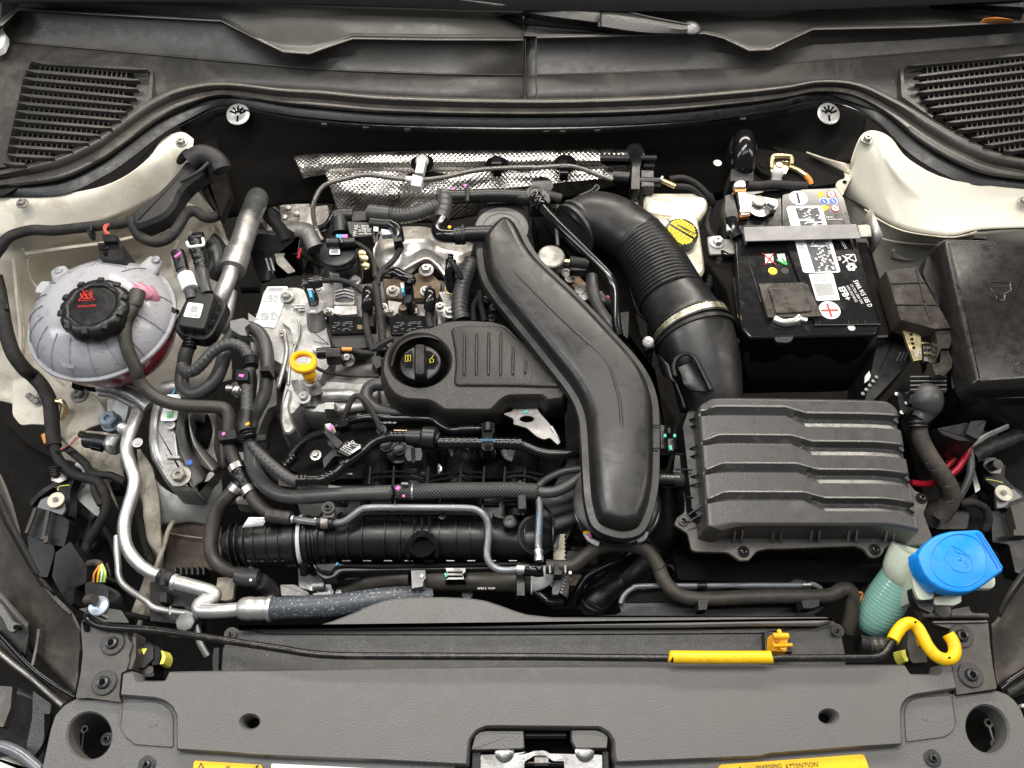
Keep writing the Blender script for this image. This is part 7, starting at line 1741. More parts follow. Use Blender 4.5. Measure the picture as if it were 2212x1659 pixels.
prism('spring_clamp','C3 365,1520 405,1520 410,1590 440,1600 430,1640 360,1640',-3.8,[(0,-2.5),(.1,0)],M['matte'],lh,rnd=3)
tube('quick_joint','C3 130,1590,-5 200,1600,-5 300,1590,-5',M['gloss'],lh,r=14,seg=18,ribs=(.02,.12))
prism('joint_catch','C3 205,1560 285,1560 250,1610',-3.4,[(0,-1),(.05,0)],M['black'],lh)
prism('hose_clamp','D3 1500,325 1600,318 1590,345 1580,410 1505,415',-4,[(0,-2),(.1,0)],M['black'],lh,rnd=3)
prism('hose_clamp','D4 445,330 600,315 598,380 530,400 460,400',-4,[(0,-2),(.1,0)],M['matte'],lh,rnd=3)
tube('pale_mark','D4 895,270,-7 930,280,-7.4 905,350,-8',M['orange'],lh,r=3)
co=thing('condenser_frame','dark radiator frame with a thin metal pipe behind the long weathered hose','radiator',at('D3 1800,300',-9))
prism('frame_top','D3 870,360 920,260 1000,205 1100,190 2212,190 D4 400,150 560,180 640,230 640,400 560,450 0,455 D3 900,455',-8.5,[(0,-4),(.1,0)],M['black'],co,rnd=8)
tube('thin_pipe','D3 890,355,-7.6 920,290,-7.4 980,240,-7.2 1060,218,-7.2 1500,215,-7.2 D4 60,213,-7.2 450,212,-7.2 540,205,-7.4 600,235,-7.8',M['pipe_grey'],co,r=5.5,seg=14)
prism('inner_panel','D3 920,355 960,270 1020,240 1220,235 1330,350',-8.3,[(0,-.4),(.1,0)],M['deep'],co,rnd=5)
tube('foil_band','D4 455,212,-7 515,210,-7',M['steel'],co,r=8,seg=12)
tube('band','D3 1500,215,-7 1570,215,-7',M['black'],co,r=8,seg=12)
prism('front_sill','D3 370,455 850,440 1000,370 2212,420 D4 560,440 560,462 0,462',-8.2,[(0,-2),(.1,0)],M['matte'],co,rnd=4)
prism('rear_sill','D3 1240,40 2212,60 D4 400,60 640,120 560,175 0,140 D3 1350,130',-11,[(0,-3),(.1,0)],M['black'],co,rnd=5)
prism('under_tray','C3 1300,1480 2212,1500 C4 600,1520 1100,1560 1000,1700 0,1700 C3 1350,1680',-10,[(0,-4),(.1,0)],M['deep'],co,rnd=6)

# bellows intake hose
bh=thing('intake_hose','fat black intake hose with a ridged bellows between the firewall and the air box','intake hose',at('B3 1150,650',0))
tube('upper_elbow','B3 540,400,-2.4,48 590,360,-2,56 680,330,-1.4,59 800,350,-.8,60 900,400,-.4,60 1000,470,0,61 1050,510,.1,61',M['duct'],bh,r=58,seg=56)
tube('bellows','B3 1030,495,0,60 1100,590,.2,63 1180,720,.3,67 1250,860,.3,71 1300,960,.3,73',M['black'],bh,r=64,seg=56,ribs=(.0066,.022))
tube('lower_cuff','B3 1240,880,.2,69 1330,1000,.2,74 1410,1130,.2,79 1440,1190,.2,83 1455,1215,.2,83',M['duct'],bh,r=76,seg=56)
for (a,b,c,d,r) in ((1432,1165,1438,1177,88),(1462,1225,1468,1237,89)):
    tube('cuff_bead','B3 %d,%d,.2 %d,%d,.2'%(a,b,c,d),M['duct'],bh,r=r,seg=56)
tube('band_clamp','B3 1441,1182,.2 1462,1222,.2',M['zinc_band'],bh,r=88,seg=64)
lathe('clamp_screw',at('B3 1110,1300',1.5),[(12,-2),(12,1),(10,2),(3,2),(3,.5),(0,.5)],M['cast'],bh,axis=(-.3,-.5,1),seg=24)
prism('clamp_lug','B3 1060,1310 1150,1280 1170,1340 1090,1370',.8,[(0,-1.5),(.1,0)],M['black'],bh,rnd=4)
for (x,y,r) in ((560,390,62),(520,415,60)):
    tube('end_bead','B3 %d,%d,-2.2 %d,%d,-2.2'%(x,y,x+18,y-12),M['rubber_grey'],bh,r=r,seg=52)
tube('wire_clip','B3 570,140,2 660,100,2.4 700,60,2.4 720,80,2.2 690,110,2.2',M['rubber_grey'],bh,r=2.5,seg=8)
bc=thing('intake_connector','dark plastic intake funnel with an oblong pocket entering the back of the air box','intake connector',at('B3 1500,1450',-2))
tube('funnel','B3 1462,1222,.1,84 1478,1270,.1,86 1510,1350,0,83 1555,1480,-.3,78 C3 1575,80,-.8,74 1595,220,-1.6,70 1605,330,-2.6,66',M['duct'],bc,r=84,seg=56)
tube('funnel_ring','B3 1478,1262,.1 1488,1285,.1',M['duct'],bc,r=91,seg=56)
ribbon('oblong_pocket','B3 1300,1560,4.6 1290,1480,5 1320,1410,5.2 1400,1375,5.4 1480,1400,5.4 1540,1500,5.2 C3 1640,180,4.6','B3 1350,1580,4.6 1335,1500,4.9 1355,1440,5.1 1405,1410,5.2 1460,1430,5.2 1510,1520,5 C3 1590,190,4.4',[(0,-.5),(.3,.25),(.7,.2),(1,-.3)],M['duct'],bc)
ribbon('pocket_floor','B3 1345,1500,4.7 1375,1560,4.6 1400,1640,4.4 C3 1460,180,4.2','B3 1460,1440,4.8 1510,1530,4.7 1560,1620,4.6 C3 1610,190,4.2',[(0,0),(.5,-.3),(1,0)],M['black'],bc)
ribbon('flank','B3 1180,1400,2.6 1220,1560,2.2 C3 1260,40,2 1330,200,1.6 1370,330,1.2','B3 1270,1480,4 1310,1620,3.8 C3 1300,60,3.4 1360,200,3 1400,320,2.4',[(0,-.8),(.5,.2),(1,0)],M['black'],bc)
# steel/plastic fuel lines to the right of the duct
o=tube('breather_pipe','B3 220,150,2.6 290,250,2.8 400,370,3 520,490,3 640,610,2.8 740,710,2.6 800,780,2.4 835,860,2 850,960,1.6 855,1080,1 865,1180,.4 880,1250,0',M['gloss'],None,r=10,seg=20)
tag(o,'glossy black pipe running from the valve down between the duct and the bellows hose','pipe')
tube('pipe_ribs','B3 215,145,2.6 280,235,2.8',M['gloss'],o,r=13,seg=20,ribs=(.012,.1))
o=tube('hose','B3 660,780,-2 670,860,-2 690,960,-1.8 730,1050,-1.6 800,1150,-1.6 850,1220,-2',M['rubber_grey'],None,r=13,seg=20);tag(o,'dull grey hose lying beside the right edge of the air duct','hose')
fp=thing('fuel_pump','bright metal high pressure pump canister right of the air duct','fuel pump',at('B3 370,680',-2))
lathe('pump_canister',at('B3 345,620',.5),[(30,-32),(30,-6),(29,-1),(26,1),(0,1.4)],M['steel_dull'],fp,axis=(.05,-.05,1),seg=44,smooth=20)
tube('pump_outlet','B3 445,665,-.6 490,670,-.6',M['zinc'],fp,r=7,seg=14)
tube('pump_plug','B3 490,665,-.6 640,690,-.6',M['matte'],fp,r=13,seg=16)
prism('plug_body','B3 490,700 620,705 630,740 490,735',-.4,[(0,-1.5),(.1,0)],M['black'],fp)
prism('pump_base','B3 400,740 540,740 650,860 640,960 560,920 420,770',-3.5,[(0,-2),(.2,0)],M['rust_metal'],fp,rnd=5)
for s in ('B3 460,755','B3 570,890','B3 600,940','B3 490,800'):
    lathe('pump_bolt',at(s,-3),[(11,-1),(11,2),(6,3),(5,1),(0,1)],M['cast_dark'],fp,seg=16)
lathe('red_mark',at('B3 790,945',-1.6),[(4,-1),(4,1),(0,1)],M['red_print'],fp,seg=8)
tube('side_plug','B3 720,930,-2.4 760,980,-2.4 800,1000,-2.6',M['black'],fp,r=14,seg=16)
prism('dark_valve','B3 880,1060 970,1050 960,1290 900,1250',-2.4,[(0,-3),(.2,0)],M['black'],fp,rnd=6)
tube('dark_pipe','B3 395,200,-3 385,380,-3 395,540,-3',M['strap'],fp,r=4,seg=10)
prism('dark_backing','B3 180,260 560,200 900,560 1050,1200 1160,1600 C3 1340,420 1300,700 1200,700 1150,0 B3 1000,1500 600,1000 250,560',-9,[(0,-5),(.2,0)],M['deep'],fp,rnd=8)

# brake fluid reservoir
rv=thing('brake_fluid_reservoir','cream brake fluid reservoir with a black cap covered in yellow print','reservoir',at('B3 1380,450',-6))
prism('upper_chamber','B3 1075,122 1140,112 1490,112 1585,165 1585,240 1520,330 1480,340 1400,300 1100,310 1080,250',-.8,[(-.1,-5),(0,-.5),(.4,0)],M['res_white'],rv,rnd=10)
prism('main_chamber','B3 1080,200 1140,150 1440,150 1495,230 1560,660 1565,740 1490,795 1440,760 1260,520 1150,380',-.4,[(-.1,-6),(0,-.6),(.4,0)],M['res_white'],rv,rnd=12)
prism('side_chamber','B3 972,170 1030,120 1050,240 1040,290 985,240',-1.2,[(-.1,-3),(0,0)],M['res_white'],rv,rnd=6)
tube('moulded_line','B3 1080,260,-.3 1200,290,0 1300,300,0',M['res_white'],rv,r=2.4,seg=8)
RC=at('B3 1378,430',1.9)
rc=lathe('cap',RC,[(36,-24),(37,-8),(36.5,-2),(33,0),(0,1)],M['black'],rv,axis=(.08,-.1,1),seg=48,lobes=(24,.012))
random.seed(3)
items=[]
c0=P(RC[0],RC[1],RC[2]/100);k0=S(c0)
for i in range(11):
    if i==5:continue
    yy=(i-5)*5.2
    half=math.sqrt(max(0,33**2-yy**2))-2
    x=-half
    while x<half-3:
        L=min(random.uniform(4,9),half-x)
        q=[]
        for (dx,dy) in ((x,yy-2.1),(x+L,yy-2.1),(x+L,yy+2.1),(x,yy+2.1)):
            ca,sa=math.cos(R(-33)),math.sin(R(-33))
            X,Y=(dx*ca-dy*sa)*k0,(dx*sa+dy*ca)*k0
            q.append((c0.x+X,c0.y+Y,c0.z+k0*1.6-.08*X+.1*Y))
        items.append((q,[(0,1,2,3)]));x+=L+1.1
join_meshes('cap_print',items,M['yellow_print'],rc)
tbar('cap_ridge','B3 1255,330,2.15 1490,445,2.15',2.5,1.6,M['black'],rc)
o=tube('cable','B3 1690,620,1 1650,720,-.4 1600,830,-2 1560,930,-3.6',M['tape'],None,r=9,seg=14,ribs=(.006,.06));tag(o,'ribbed black cable leaning left of the battery front corner','cable')
lathe('cable_boot',at('B3 1730,600',1.6),[(14,-5),(15,1),(11,4),(0,4.5)],M['gloss'],o,axis=(.4,.5,.8),seg=22)

# battery
bt=thing('car_battery','black car battery with white labels, minus and plus signs, in its holder','battery',at('B4 500,700',-16))
BT=3.0
prism('battery_case','B4 -110,105 735,68 800,160 1080,1165 1040,1245 40,1270 -30,1180',BT,[(-.1,-17),(0,-.3),(.25,0)],M['gloss'],bt,rnd=5)
prism('lid_step','B4 -20,470 260,470 450,1120 530,1170 1020,1160 1075,1165 1035,1240 70,1265 -10,1100',2.3,[(0,-1),(.1,.2)],M['black'],bt,rnd=4)
prism('lid_deck','B4 290,90 715,78 1060,1150 560,1165 300,470',BT+.35,[(0,-.4),(.12,0)],M['gloss'],bt,rnd=5)
prism('corner_well','B4 70,1110 500,1110 495,1265 80,1268',2.45,[(0,-.3),(0,0)],M['black'],bt,rnd=3)
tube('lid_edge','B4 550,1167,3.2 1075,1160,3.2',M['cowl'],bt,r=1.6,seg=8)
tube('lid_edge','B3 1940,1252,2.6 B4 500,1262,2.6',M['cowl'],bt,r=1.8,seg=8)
D_=BT+.38
prism('label','B4 345,225 600,222 612,232 758,740 745,750 478,752 462,742 330,240',D_,[(0,-.05),(0,.02)],M['white'],bt,rnd=3,bevel=0)
fine_print('print','B4 400,240 580,238 730,740 555,745',64,M['ink'],bt,D_+.02,breaks=2.5,fill=.96,thick=.62,seed=3)
fine_print('print','B4 350,260 385,260 520,735 480,737',40,M['print_grey'],bt,D_+.02,breaks=2,fill=.7,thick=.4,seed=4)
writing('print','! DO YLERIDA',at('B4 668,600',D_+.03),5.0,-74,M['ink'],bt)
writing('print','BATERIA',at('B4 608,300',D_+.03),5.0,-74,M['ink'],bt)
prism('label','B4 507,762 697,758 755,968 570,973',D_,[(0,-.05),(0,.02)],M['white'],bt,rnd=3,bevel=0)
fine_print('print','B4 540,772 640,772 665,820 550,825',3,M['print_grey'],bt,D_+.02,breaks=3)
prism('print_block','B4 545,838 690,832 715,930 575,938',D_+.04,[(0,-.01),(0,0)],M['print_grey'],bt,bevel=0)
def disc(s,r,m,z,ro=None,nm='symbol_disc'):
    return lathe(nm,at(s,z),[(r,-.1),(r,.35),(0,.35)],M[m],bt,seg=36)
disc('B4 425,160',20,'white',D_);tbar('minus_sign','B4 415,118,%g 435,202,%g'%(D_+.07,D_+.07),4.5,.5,M['ink'],bt,bevel=0)
disc('B4 673,1048',23,'white',D_)
tbar('plus_sign','B4 652,995,%g 690,1102,%g'%(D_+.07,D_+.07),4.5,.5,M['red_print'],bt,bevel=0)
tbar('plus_sign','B4 606,1050,%g 740,1047,%g'%(D_+.075,D_+.075),4.5,.5,M['red_print'],bt,bevel=0)
for s,m1,m2 in (('B4 685,130','red_print','white'),('B4 628,187','white','blue_print'),('B4 700,185','white','blue_print'),('B4 717,240','red_print','white')):
    disc(s,9.6,m1,D_);disc(s,7.4 if m1=='red_print' else 8.4,m2,D_+.035)
    q=T1(s);tube('symbol_mark',[(q[0]-3,q[1]-3,(D_+.06)/100,1.2),(q[0]+3,q[1]+3,(D_+.06)/100,1.2)],M['ink' if m2=='white' else 'white'],bt,seg=6)
for x,y in ((608,138),(642,244)):
    prism('warning_triangle','B4 %d,%d %d,%d %d,%d'%(x-34,y-32,x+34,y-10,x-20,y+24),D_,[(0,-.05),(0,.02)],M['yellow_print'],bt,bevel=0)
writing('print','EMC',at('B4 675,315',D_),6.5,-2,M['print'],bt)
fine_print('print','B4 640,326 775,326 778,336 645,336',1,M['print'],bt,D_+.02,breaks=8)
writing('print','VARIOS',at('B4 775,520',D_),7,-75,M['print'],bt)
writing('print','5WA 915 105 D',at('B4 932,918',D_),11,-75,M['print'],bt,sx=.72,bold=.015)
writing('print','12V 70Ah 380A DIN',at('B4 885,920',D_),6.5,-75,M['print'],bt,sx=.72)
writing('print','640A EN/SAE/GS',at('B4 848,920',D_),6.5,-75,M['print'],bt,sx=.72)
writing('print','EFB+',at('B4 790,918',D_),15,-75,M['print'],bt,sx=.85,bold=.03)
writing('print','Pb',at('B4 748,642',D_),8,-75,M['print'],bt,bold=.03)
for a,b in (('B4 770,615,%g 880,665,%g',1.4),('B4 860,605,%g 775,675,%g',1.4),('B4 795,610,%g 870,608,%g',1.2),('B4 870,608,%g 885,660,%g',1.2),('B4 790,625,%g 820,670,%g',1.2)):
    tube('bin_symbol',a%(D_,D_),M['print'],bt,r=b,seg=6,flat=.4)
for k in range(6):
    a=k*math.pi/3
    lathe('recycling_symbol',at('B4 %f,%f'%(845+26*math.cos(a),705+22*math.sin(a)),D_),[(2.6,0),(4.4,0),(4.4,.3),(2.6,.3)],M['print'],bt,seg=12)
prism('symbol','B4 160,605 225,602 228,672 165,676',2.66+.35,[(0,-.05),(0,.02)],M['white'],bt,bevel=0)
for s in ('B4 142,597,3.1 248,690,3.1','B4 232,597,3.1 165,690,3.1'):tube('red_cross',s,M['red_print'],bt,r=1.3,seg=6)
prism('symbol','B4 255,605 315,600 330,668 275,672',2.66+.35,[(0,-.05),(0,.02)],M['white'],bt,bevel=0)
tube('green_tick','B4 255,652,3.1 330,688,3.1 300,640,3.1',M['green_print'],bt,r=2.2,seg=6)
writing('print','EFB',at('B4 297,637',3.08),4.6,-80,M['ink'],bt)
writing('print','M',at('B4 195,640',3.08),7,-80,M['ink'],bt)
disc('B4 222,738',11.6,'white',2.95);disc('B4 222,738',9.6,'yellow_print',3.0)
disc('B4 318,735',11.6,'white',2.95);disc('B4 318,735',8.6,'ink',3.0)
lathe('magic_eye',at('B4 245,520',2.8),[(22,-1),(22,1),(18,2),(0,1.5)],M['glass'],bt,seg=32)
lathe('vent_plug',at('B4 845,1188',3.0),[(8,-1),(8,1),(0,1.5)],M['white_dull'],bt,seg=20)
tube('moulded_line','B4 30,660,3.0 130,985,3.0',M['black'],bt,r=2,seg=8)
for x in (600,830,900,960):tbar('grip_notch','B4 %d,1130,3.35 %d,1165,3.35'%(x-8,x),1.2,1.2,M['cowl'],bt)
tc_=thing('terminal_cover','bronze brown square plastic cover over the positive battery terminal','terminal cover',at('B4 360,980',3))
prism('cover_plate','B4 108,835 455,825 500,840 622,1092 600,1100 182,1108',3.75,[(0,-.6),(.08,0)],M['bronze'],tc_,rnd=2)
prism('raised_pad','B4 185,868 445,852 470,862 540,1050 520,1062 262,1078 240,1060',4.0,[(0,-.3),(.15,0)],M['bronze'],tc_,rnd=7)
ps_=thing('positive_terminal','silver clamp peeping out under the bronze terminal cover','terminal',at('B4 350,1130',2.5))
tube('clamp_body','B4 230,1120,3.1 300,1150,3.1 390,1140,3.1 430,1110,3.1',M['steel'],ps_,r=11,seg=10)
tube('clamp_bolt','B4 425,1115,3.2 490,1130,3.2',M['steel'],ps_,r=8,seg=8)
prism('black_tongue','B4 255,1175 400,1170 410,1210 385,1290 350,1312 260,1308 228,1270 240,1220',2.9,[(0,-.7),(.1,0)],M['black'],ps_,rnd=6)
ng=thing('negative_terminal','silver negative clamp with copper edged sensor block on the battery corner','terminal',at('B3 1950,200',3))
prism('clamp_bar','B3 1815,105 1890,105 1905,130 2045,150 2130,165 2145,200 2130,250 2080,265 2030,240 1930,215 1920,290 1845,300',4.2,[(0,-.8),(.1,0)],M['steel'],ng,rnd=4)
prism('copper_edge','B3 1790,75 1890,75 1890,108 1800,112',4.3,[(0,-.8),(0,0)],M['copper'],ng)
prism('copper_edge','B3 1835,272 1918,268 1918,300 1840,312',4.0,[(0,-.8),(0,0)],M['copper'],ng)
prism('gold_edge','B3 1835,245 1920,245 1918,272 1838,275',4.35,[(0,-.3),(0,0)],M['zinc'],ng)
prism('cable_lug','B3 1785,40 1820,15 1860,12 1890,30 1890,78 1788,78',4.6,[(0,-.7),(.1,0)],M['cast'],ng,rnd=4)
lathe('battery_post',at('B3 1990,185',4.4),[(15,-3),(14,2),(0,2)],M['cast_dark'],ng,seg=30)
lathe('clamp_ring',at('B3 1990,240',3.9),[(24,-3),(24,1),(0,1)],M['steel'],ng,seg=30)
lathe('clamp_nut',at('B3 2060,200',4.5),[(8,-1),(8,3),(0,3)],M['steel'],ng,seg=6)
tube('clamp_screw','B3 2060,200,4.7 2115,228,4.7',M['steel'],ng,r=9,seg=14)
prism('sensor_block','B3 1710,130 1790,120 1840,300 1830,420 1750,420 1710,260',3.4,[(0,-3),(.2,0)],M['black'],ng,rnd=5)
tube('sensor_plug','B3 1760,330,3.6 1780,400,3.4 1815,470,3',M['gloss'],ng,r=14,seg=14)
prism('plug_tab','B3 1732,365 1775,370 1770,412 1735,415',4,[(0,-.6),(0,0)],M['white_dull'],ng)
prism('plug_tab','B3 1780,378 1820,376 1822,410 1785,412',4,[(0,-.6),(0,0)],M['strap'],ng)
o=tube('cable','B3 1900,60,4.6 1960,65,4.6 2030,60,4.4 2100,55,4.2 2212,62,3.8 B4 480,70,3',M['tape'],None,r=10,seg=14);tag(o,'black taped cable leading from the negative clamp along the back of the battery','cable')
tube('cable_jacket','A3 2090,1445,4.2 A4 200,1455,4 400,1470,3.6',M['gloss'],o,r=6,seg=12)
# big black cap (grommet elbow) and gold bracket behind the battery
gb=thing('cable_elbow','shiny black rubber elbow standing behind the battery corner','elbow',at('A3 1870,1250',3))
tube('elbow_body','A3 1860,1420,.5,23 1865,1330,2.6,26 1868,1230,4.2,26 1870,1150,4.8,24 1870,1100,4.4,22',M['gloss'],gb,r=25,seg=30)
prism('elbow_sleeve','A3 1760,1330 1955,1330 1955,1440 1750,1440',3.2,[(0,-4),(.2,0)],M['matte'],gb,rnd=5)
prism('elbow_back','A3 1770,1070 1950,1070 1990,1150 1960,1300 1780,1300 1740,1170',2.2,[(0,-2),(.2,0)],M['black'],gb,rnd=6)
gg=thing('fuse_link','gold plated terminal bracket with a frosted plastic stud behind the battery','bracket',at('A4 280,1320',2))
tube('gold_arch','A4 215,1330,2.4 220,1250,3 260,1235,3.2 365,1245,3.2 370,1300,2.8',M['zinc'],gg,r=5,seg=8)
prism('gold_body','A4 195,1320 235,1270 350,1270 360,1330 330,1380 215,1380',2.4,[(0,-1.5),(.1,0)],M['zinc'],gg,rnd=3)
lathe('gold_stud',at('A4 275,1310',3.0),[(8,-1),(8,3),(4,4),(0,4)],M['steel_dull'],gg,seg=12)
tube('frosted_stud','A4 250,1430,1.8,10 260,1380,2.6,12 270,1340,3,11',M['white_dull'],gg,r=11,seg=16,ribs=(.012,.08))
tube('gold_strap','A4 350,1320,2.4 420,1350,2.2 480,1390,2',M['zinc'],gg,r=6,seg=8)
tube('orange_cable','A4 470,1380,2 510,1420,1.8 525,1460,1.4',M['orange'],gg,r=6,seg=12)
prism('dark_cradle','A4 110,1290 200,1190 160,1330 130,1320',1.8,[(0,-1),(0,0)],M['felt'],gg)
prism('felt_wing','A4 200,1150 500,1210 790,1370 790,1410 720,1450 560,1470 380,1300',1.5,[(0,-1),(.1,0)],M['felt'],gg,rnd=6)
# battery strap and holder
bs_=thing('battery_strap','grey steel hold down strap across the battery with a riveted foot','battery strap',at('B4 400,430',4))
prism('strap_bar','B4 -8,388 885,364 925,478 5,502',4.6,[(0,-.2),(0,0)],M['strap'],bs_,rnd=2)
ribbon('strap_bend','B3 1880,400,4.6 1900,500,4.6','B3 1860,470,2.6 1885,560,2.2',[(0,0),(.5,.1),(1,0)],M['strap'],bs_,sharp=True,n=1,solid=.003)
prism('foot_plate','B3 1578,465 1650,455 1700,480 1840,490 1885,520 1875,585 1860,600 1600,608 1585,540',2.0,[(0,-.4),(.05,0)],M['cast_dark'],bs_,rnd=4)
hex_bolt('B3 1655,515',2.0,12,M['steel'],bs_)
bb_=ribbon('anchor_plate','B4 1000,232,5 1060,380,4.6 1088,460,4.2','B4 918,372,3 975,500,2.2 1000,612,1.2',[(0,0),(1,0)],M['steel_dull'],None,sharp=True,n=1,solid=.003)
tag(bb_,'triangular dark steel anchor plate holding the right end of the battery strap','bracket')
prism('strap_tab','B4 890,372 975,366 1000,380 1010,465 920,470',4.3,[(0,-.4),(.05,0)],M['steel_dull'],bs_,rnd=2)
bj=thing('battery_jacket','black fabric battery jacket and holder around the battery','battery holder',at('B4 500,1400',-14))
prism('holder_rim','B3 1560,640 1770,560 1850,500 B4 980,500 1060,790 1165,1245 1130,1262 60,1292 0,1275 B3 1820,1220 1780,1080 1740,900',.6,[(-.1,-15),(0,-.3),(.3,0)],M['felt'],bj,rnd=8)
ribbon('front_drape','B3 1800,1270,.4 1870,1300,.5 B4 160,1312,.5 500,1300,.5 900,1275,.5 1130,1265,.5','C3 1740,180,-12 1850,190,-12 C4 160,190,-12 450,190,-12 700,185,-12 900,170,-12',[(0,0),(.3,.5),(.7,.3),(1,0)],M['matte'],bj,noise=lambda u,v:.005*MN.noise(Vector((u*.03,v*.01,5))))
tube('holder_wall','B3 1790,800,2 1815,1000,2 1850,1180,1.8 1900,1268,1.8',M['gloss'],bj,r=5,seg=10)
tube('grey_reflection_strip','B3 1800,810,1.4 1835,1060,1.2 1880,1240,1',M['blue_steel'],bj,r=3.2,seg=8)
tube('fold','B3 1900,1300,.4 1880,1500,-4 C3 1900,60,-8',M['felt'],bj,r=7,seg=10)
tube('fold','B4 990,560,.6 1060,800,.6 1110,1000,.6 1160,1240,.6',M['gloss'],bj,r=3,seg=8)
prism('holder_corner','B4 1050,1250 1130,1245 1135,1262 1050,1265',.9,[(0,-.3),(0,0)],M['cowl'],bj,bevel=0)
# fuse box at the right edge
fb_=thing('fuse_box','big dark satin fuse box with an embossed lid cut by the right edge','fuse box',at('B4 1900,1000',-2))
prism('lid','B4 1590,486 1900,492 2330,540 2420,1580 2212,1592 1842,1614 1760,1240 1650,760',6.5,[(-1.0,-4),(-.75,-1.6),(-.3,-.5),(.1,-.1),(.5,0)],M['bronze_dark'],fb_,rnd=8,smooth=50)
prism('lid_flange','B4 1440,620 1530,540 1620,560 1700,900 1820,1500 1870,1700 2420,1680 2420,1750 1780,1760 1700,1600 1640,1240 1400,760',3.0,[(0,-2),(.2,0)],M['black'],fb_,rnd=8)
prism('lower_box','B4 1400,760 1480,600 1640,600 2420,700 2420,1880 C4 2420,350 2100,260 1850,260 1700,240 1680,0 B4 1700,1600 1600,1200',1.2,[(0,-9),(.2,0)],M['black'],fb_,rnd=8)
prism('lid_skirt','C4 1730,60 1760,180 2030,175 2030,200 1760,205 1715,80',2.4,[(0,-2),(.1,0)],M['strap'],fb_,rnd=3)
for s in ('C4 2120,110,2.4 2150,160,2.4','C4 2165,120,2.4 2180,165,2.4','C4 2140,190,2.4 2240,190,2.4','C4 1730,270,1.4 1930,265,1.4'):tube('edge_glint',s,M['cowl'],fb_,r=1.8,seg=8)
E_=6.52
for s in ('B4 1940,825,%g 2100,825,%g 2110,895,%g 2040,925,%g 1985,920,%g 1945,880,%g 1940,825,%g','B4 1985,930,%g 2000,970,%g 2055,970,%g 2060,930,%g','B4 1960,860,%g 2090,858,%g'):
    tube('embossed_mark',s%((E_,)*s.count('%g')),M['bronze_dark'],fb_,r=1.8,seg=8,sharp=True)
for s in ('B4 2140,1490,%g 2175,1460,%g 2212,1480,%g','B4 2175,1465,%g 2165,1530,%g 2140,1520,%g'):
    tube('embossed_mark',s%((E_,)*s.count('%g')),M['black'],fb_,r=1.3,seg=8)
prism('hinge_block','B4 1840,440 1940,440 1920,490 1800,480',4,[(0,-2),(.1,0)],M['black'],fb_)
prism('front_bulk','C4 1500,470 1760,420 1790,440 1740,520 1850,570 1800,590 1690,580 1560,530',-.5,[(-.1,-6),(.2,0)],M['black'],fb_,rnd=5)
prism('front_bulk','C4 1780,410 1930,400 1900,500 1860,580 1740,520',.2,[(-.1,-6),(.2,0)],M['matte'],fb_,rnd=5)
prism('side_tab','C4 1655,0 1700,0 1700,130 1672,140 1660,60',2.8,[(0,-1),(0,0)],M['strap'],fb_,rnd=2)
# relay / connector carrier
rl=thing('relay_carrier','bronze black relay carrier with an exposed bare metal frame left of the fuse box','relay carrier',at('B4 1400,1100',0))
prism('carrier_top','B4 1118,733 1365,703 1400,770 1520,980 1640,1190 1510,1200 1235,1125 1180,950',4.6,[(-.2,-3),(0,-.2),(.1,0)],M['bronze'],rl,rnd=3)
for s in ('B4 1160,838,4.65 1430,828,4.65','B4 1195,1005,4.65 1530,1005,4.65','B4 1360,720,4.65 1400,880,4.65','B4 1395,860,4.65 1420,980,4.65','B4 1430,1010,4.65 1465,1110,4.65'):
    tube('moulded_rib',s,M['black'],rl,r=2,seg=8)
prism('lower_arm','B4 1500,1205 1640,1200 1665,1235 1625,1355 1560,1355 1520,1460 1520,1280',4.0,[(-.1,-3),(.1,0)],M['bronze'],rl,rnd=3)
prism('lower_arm','B4 1545,1355 1620,1355 1630,1400 1655,1440 1645,1510 1590,1570 1545,1572 1490,1540 1488,1470 1545,1460',3.4,[(-.1,-3),(.1,0)],M['bronze'],rl,rnd=3)
prism('square_boss','B4 1492,1515 1550,1508 1568,1562 1508,1568',3.9,[(0,-1),(.1,0)],M['bronze'],rl,rnd=2)
prism('metal_frame','B4 1235,1150 1330,1160 1400,1260 1410,1440 1340,1455 1290,1320',2.6,[(0,-.5),(.05,0)],M['zinc'],rl,rnd=3)
prism('metal_frame','B4 1345,1160 1490,1330 1540,1450 1420,1455 1400,1280',1.6,[(0,-.5),(.05,0)],M['steel'],rl,rnd=3)
prism('frame_window','B4 1340,1160 1495,1195 1500,1310 1460,1290',2.7,[(0,-.2),(0,0)],M['void'],rl,bevel=0)
for s in ('B4 1318,1240','B4 1325,1278','B4 1332,1312','B4 1340,1345'):
    lathe('frame_hole',at(s,2.65),[(3.4,-.2),(3.4,.2),(0,.2)],M['void'],rl,seg=12)
prism('frame_slot','B4 1340,1360 1390,1350 1380,1420 1350,1420',2.65,[(0,-.2),(0,0)],M['steel_dull'],rl,rnd=5)
lathe('frame_bolt',at('B4 1302,1175',2.7),[(9,-1),(9,2),(6,3),(0,3)],M['steel'],rl,seg=14)
for k in range(3):tbar('bus_bar','B4 %d,%d,2 %d,%d,2'%(1400+10*k,1310+40*k,1500+8*k,1305+42*k),5,4,M['steel' if k%2 else 'zinc'],rl)
prism('ladder_wall','B4 1040,1300 1250,1130 1340,1440 1000,1800 940,1780',-1.2,[(-.1,-9),(.2,0)],M['black'],rl,rnd=4)
for k in range(3):
    tube('ladder_rail','B4 %d,1380,-.6 C4 %d,80,-3 %d,200,-5'%(1240+28*k,1130+30*k,1010+32*k),M['matte'],rl,r=4,seg=8)
for k in range(5):
    lathe('rail_bead',at('C4 %d,%d'%(1045-27*k,70+33*k),-1),[(4.5,-1),(4,1),(0,2)],M['strap'],rl,seg=10)
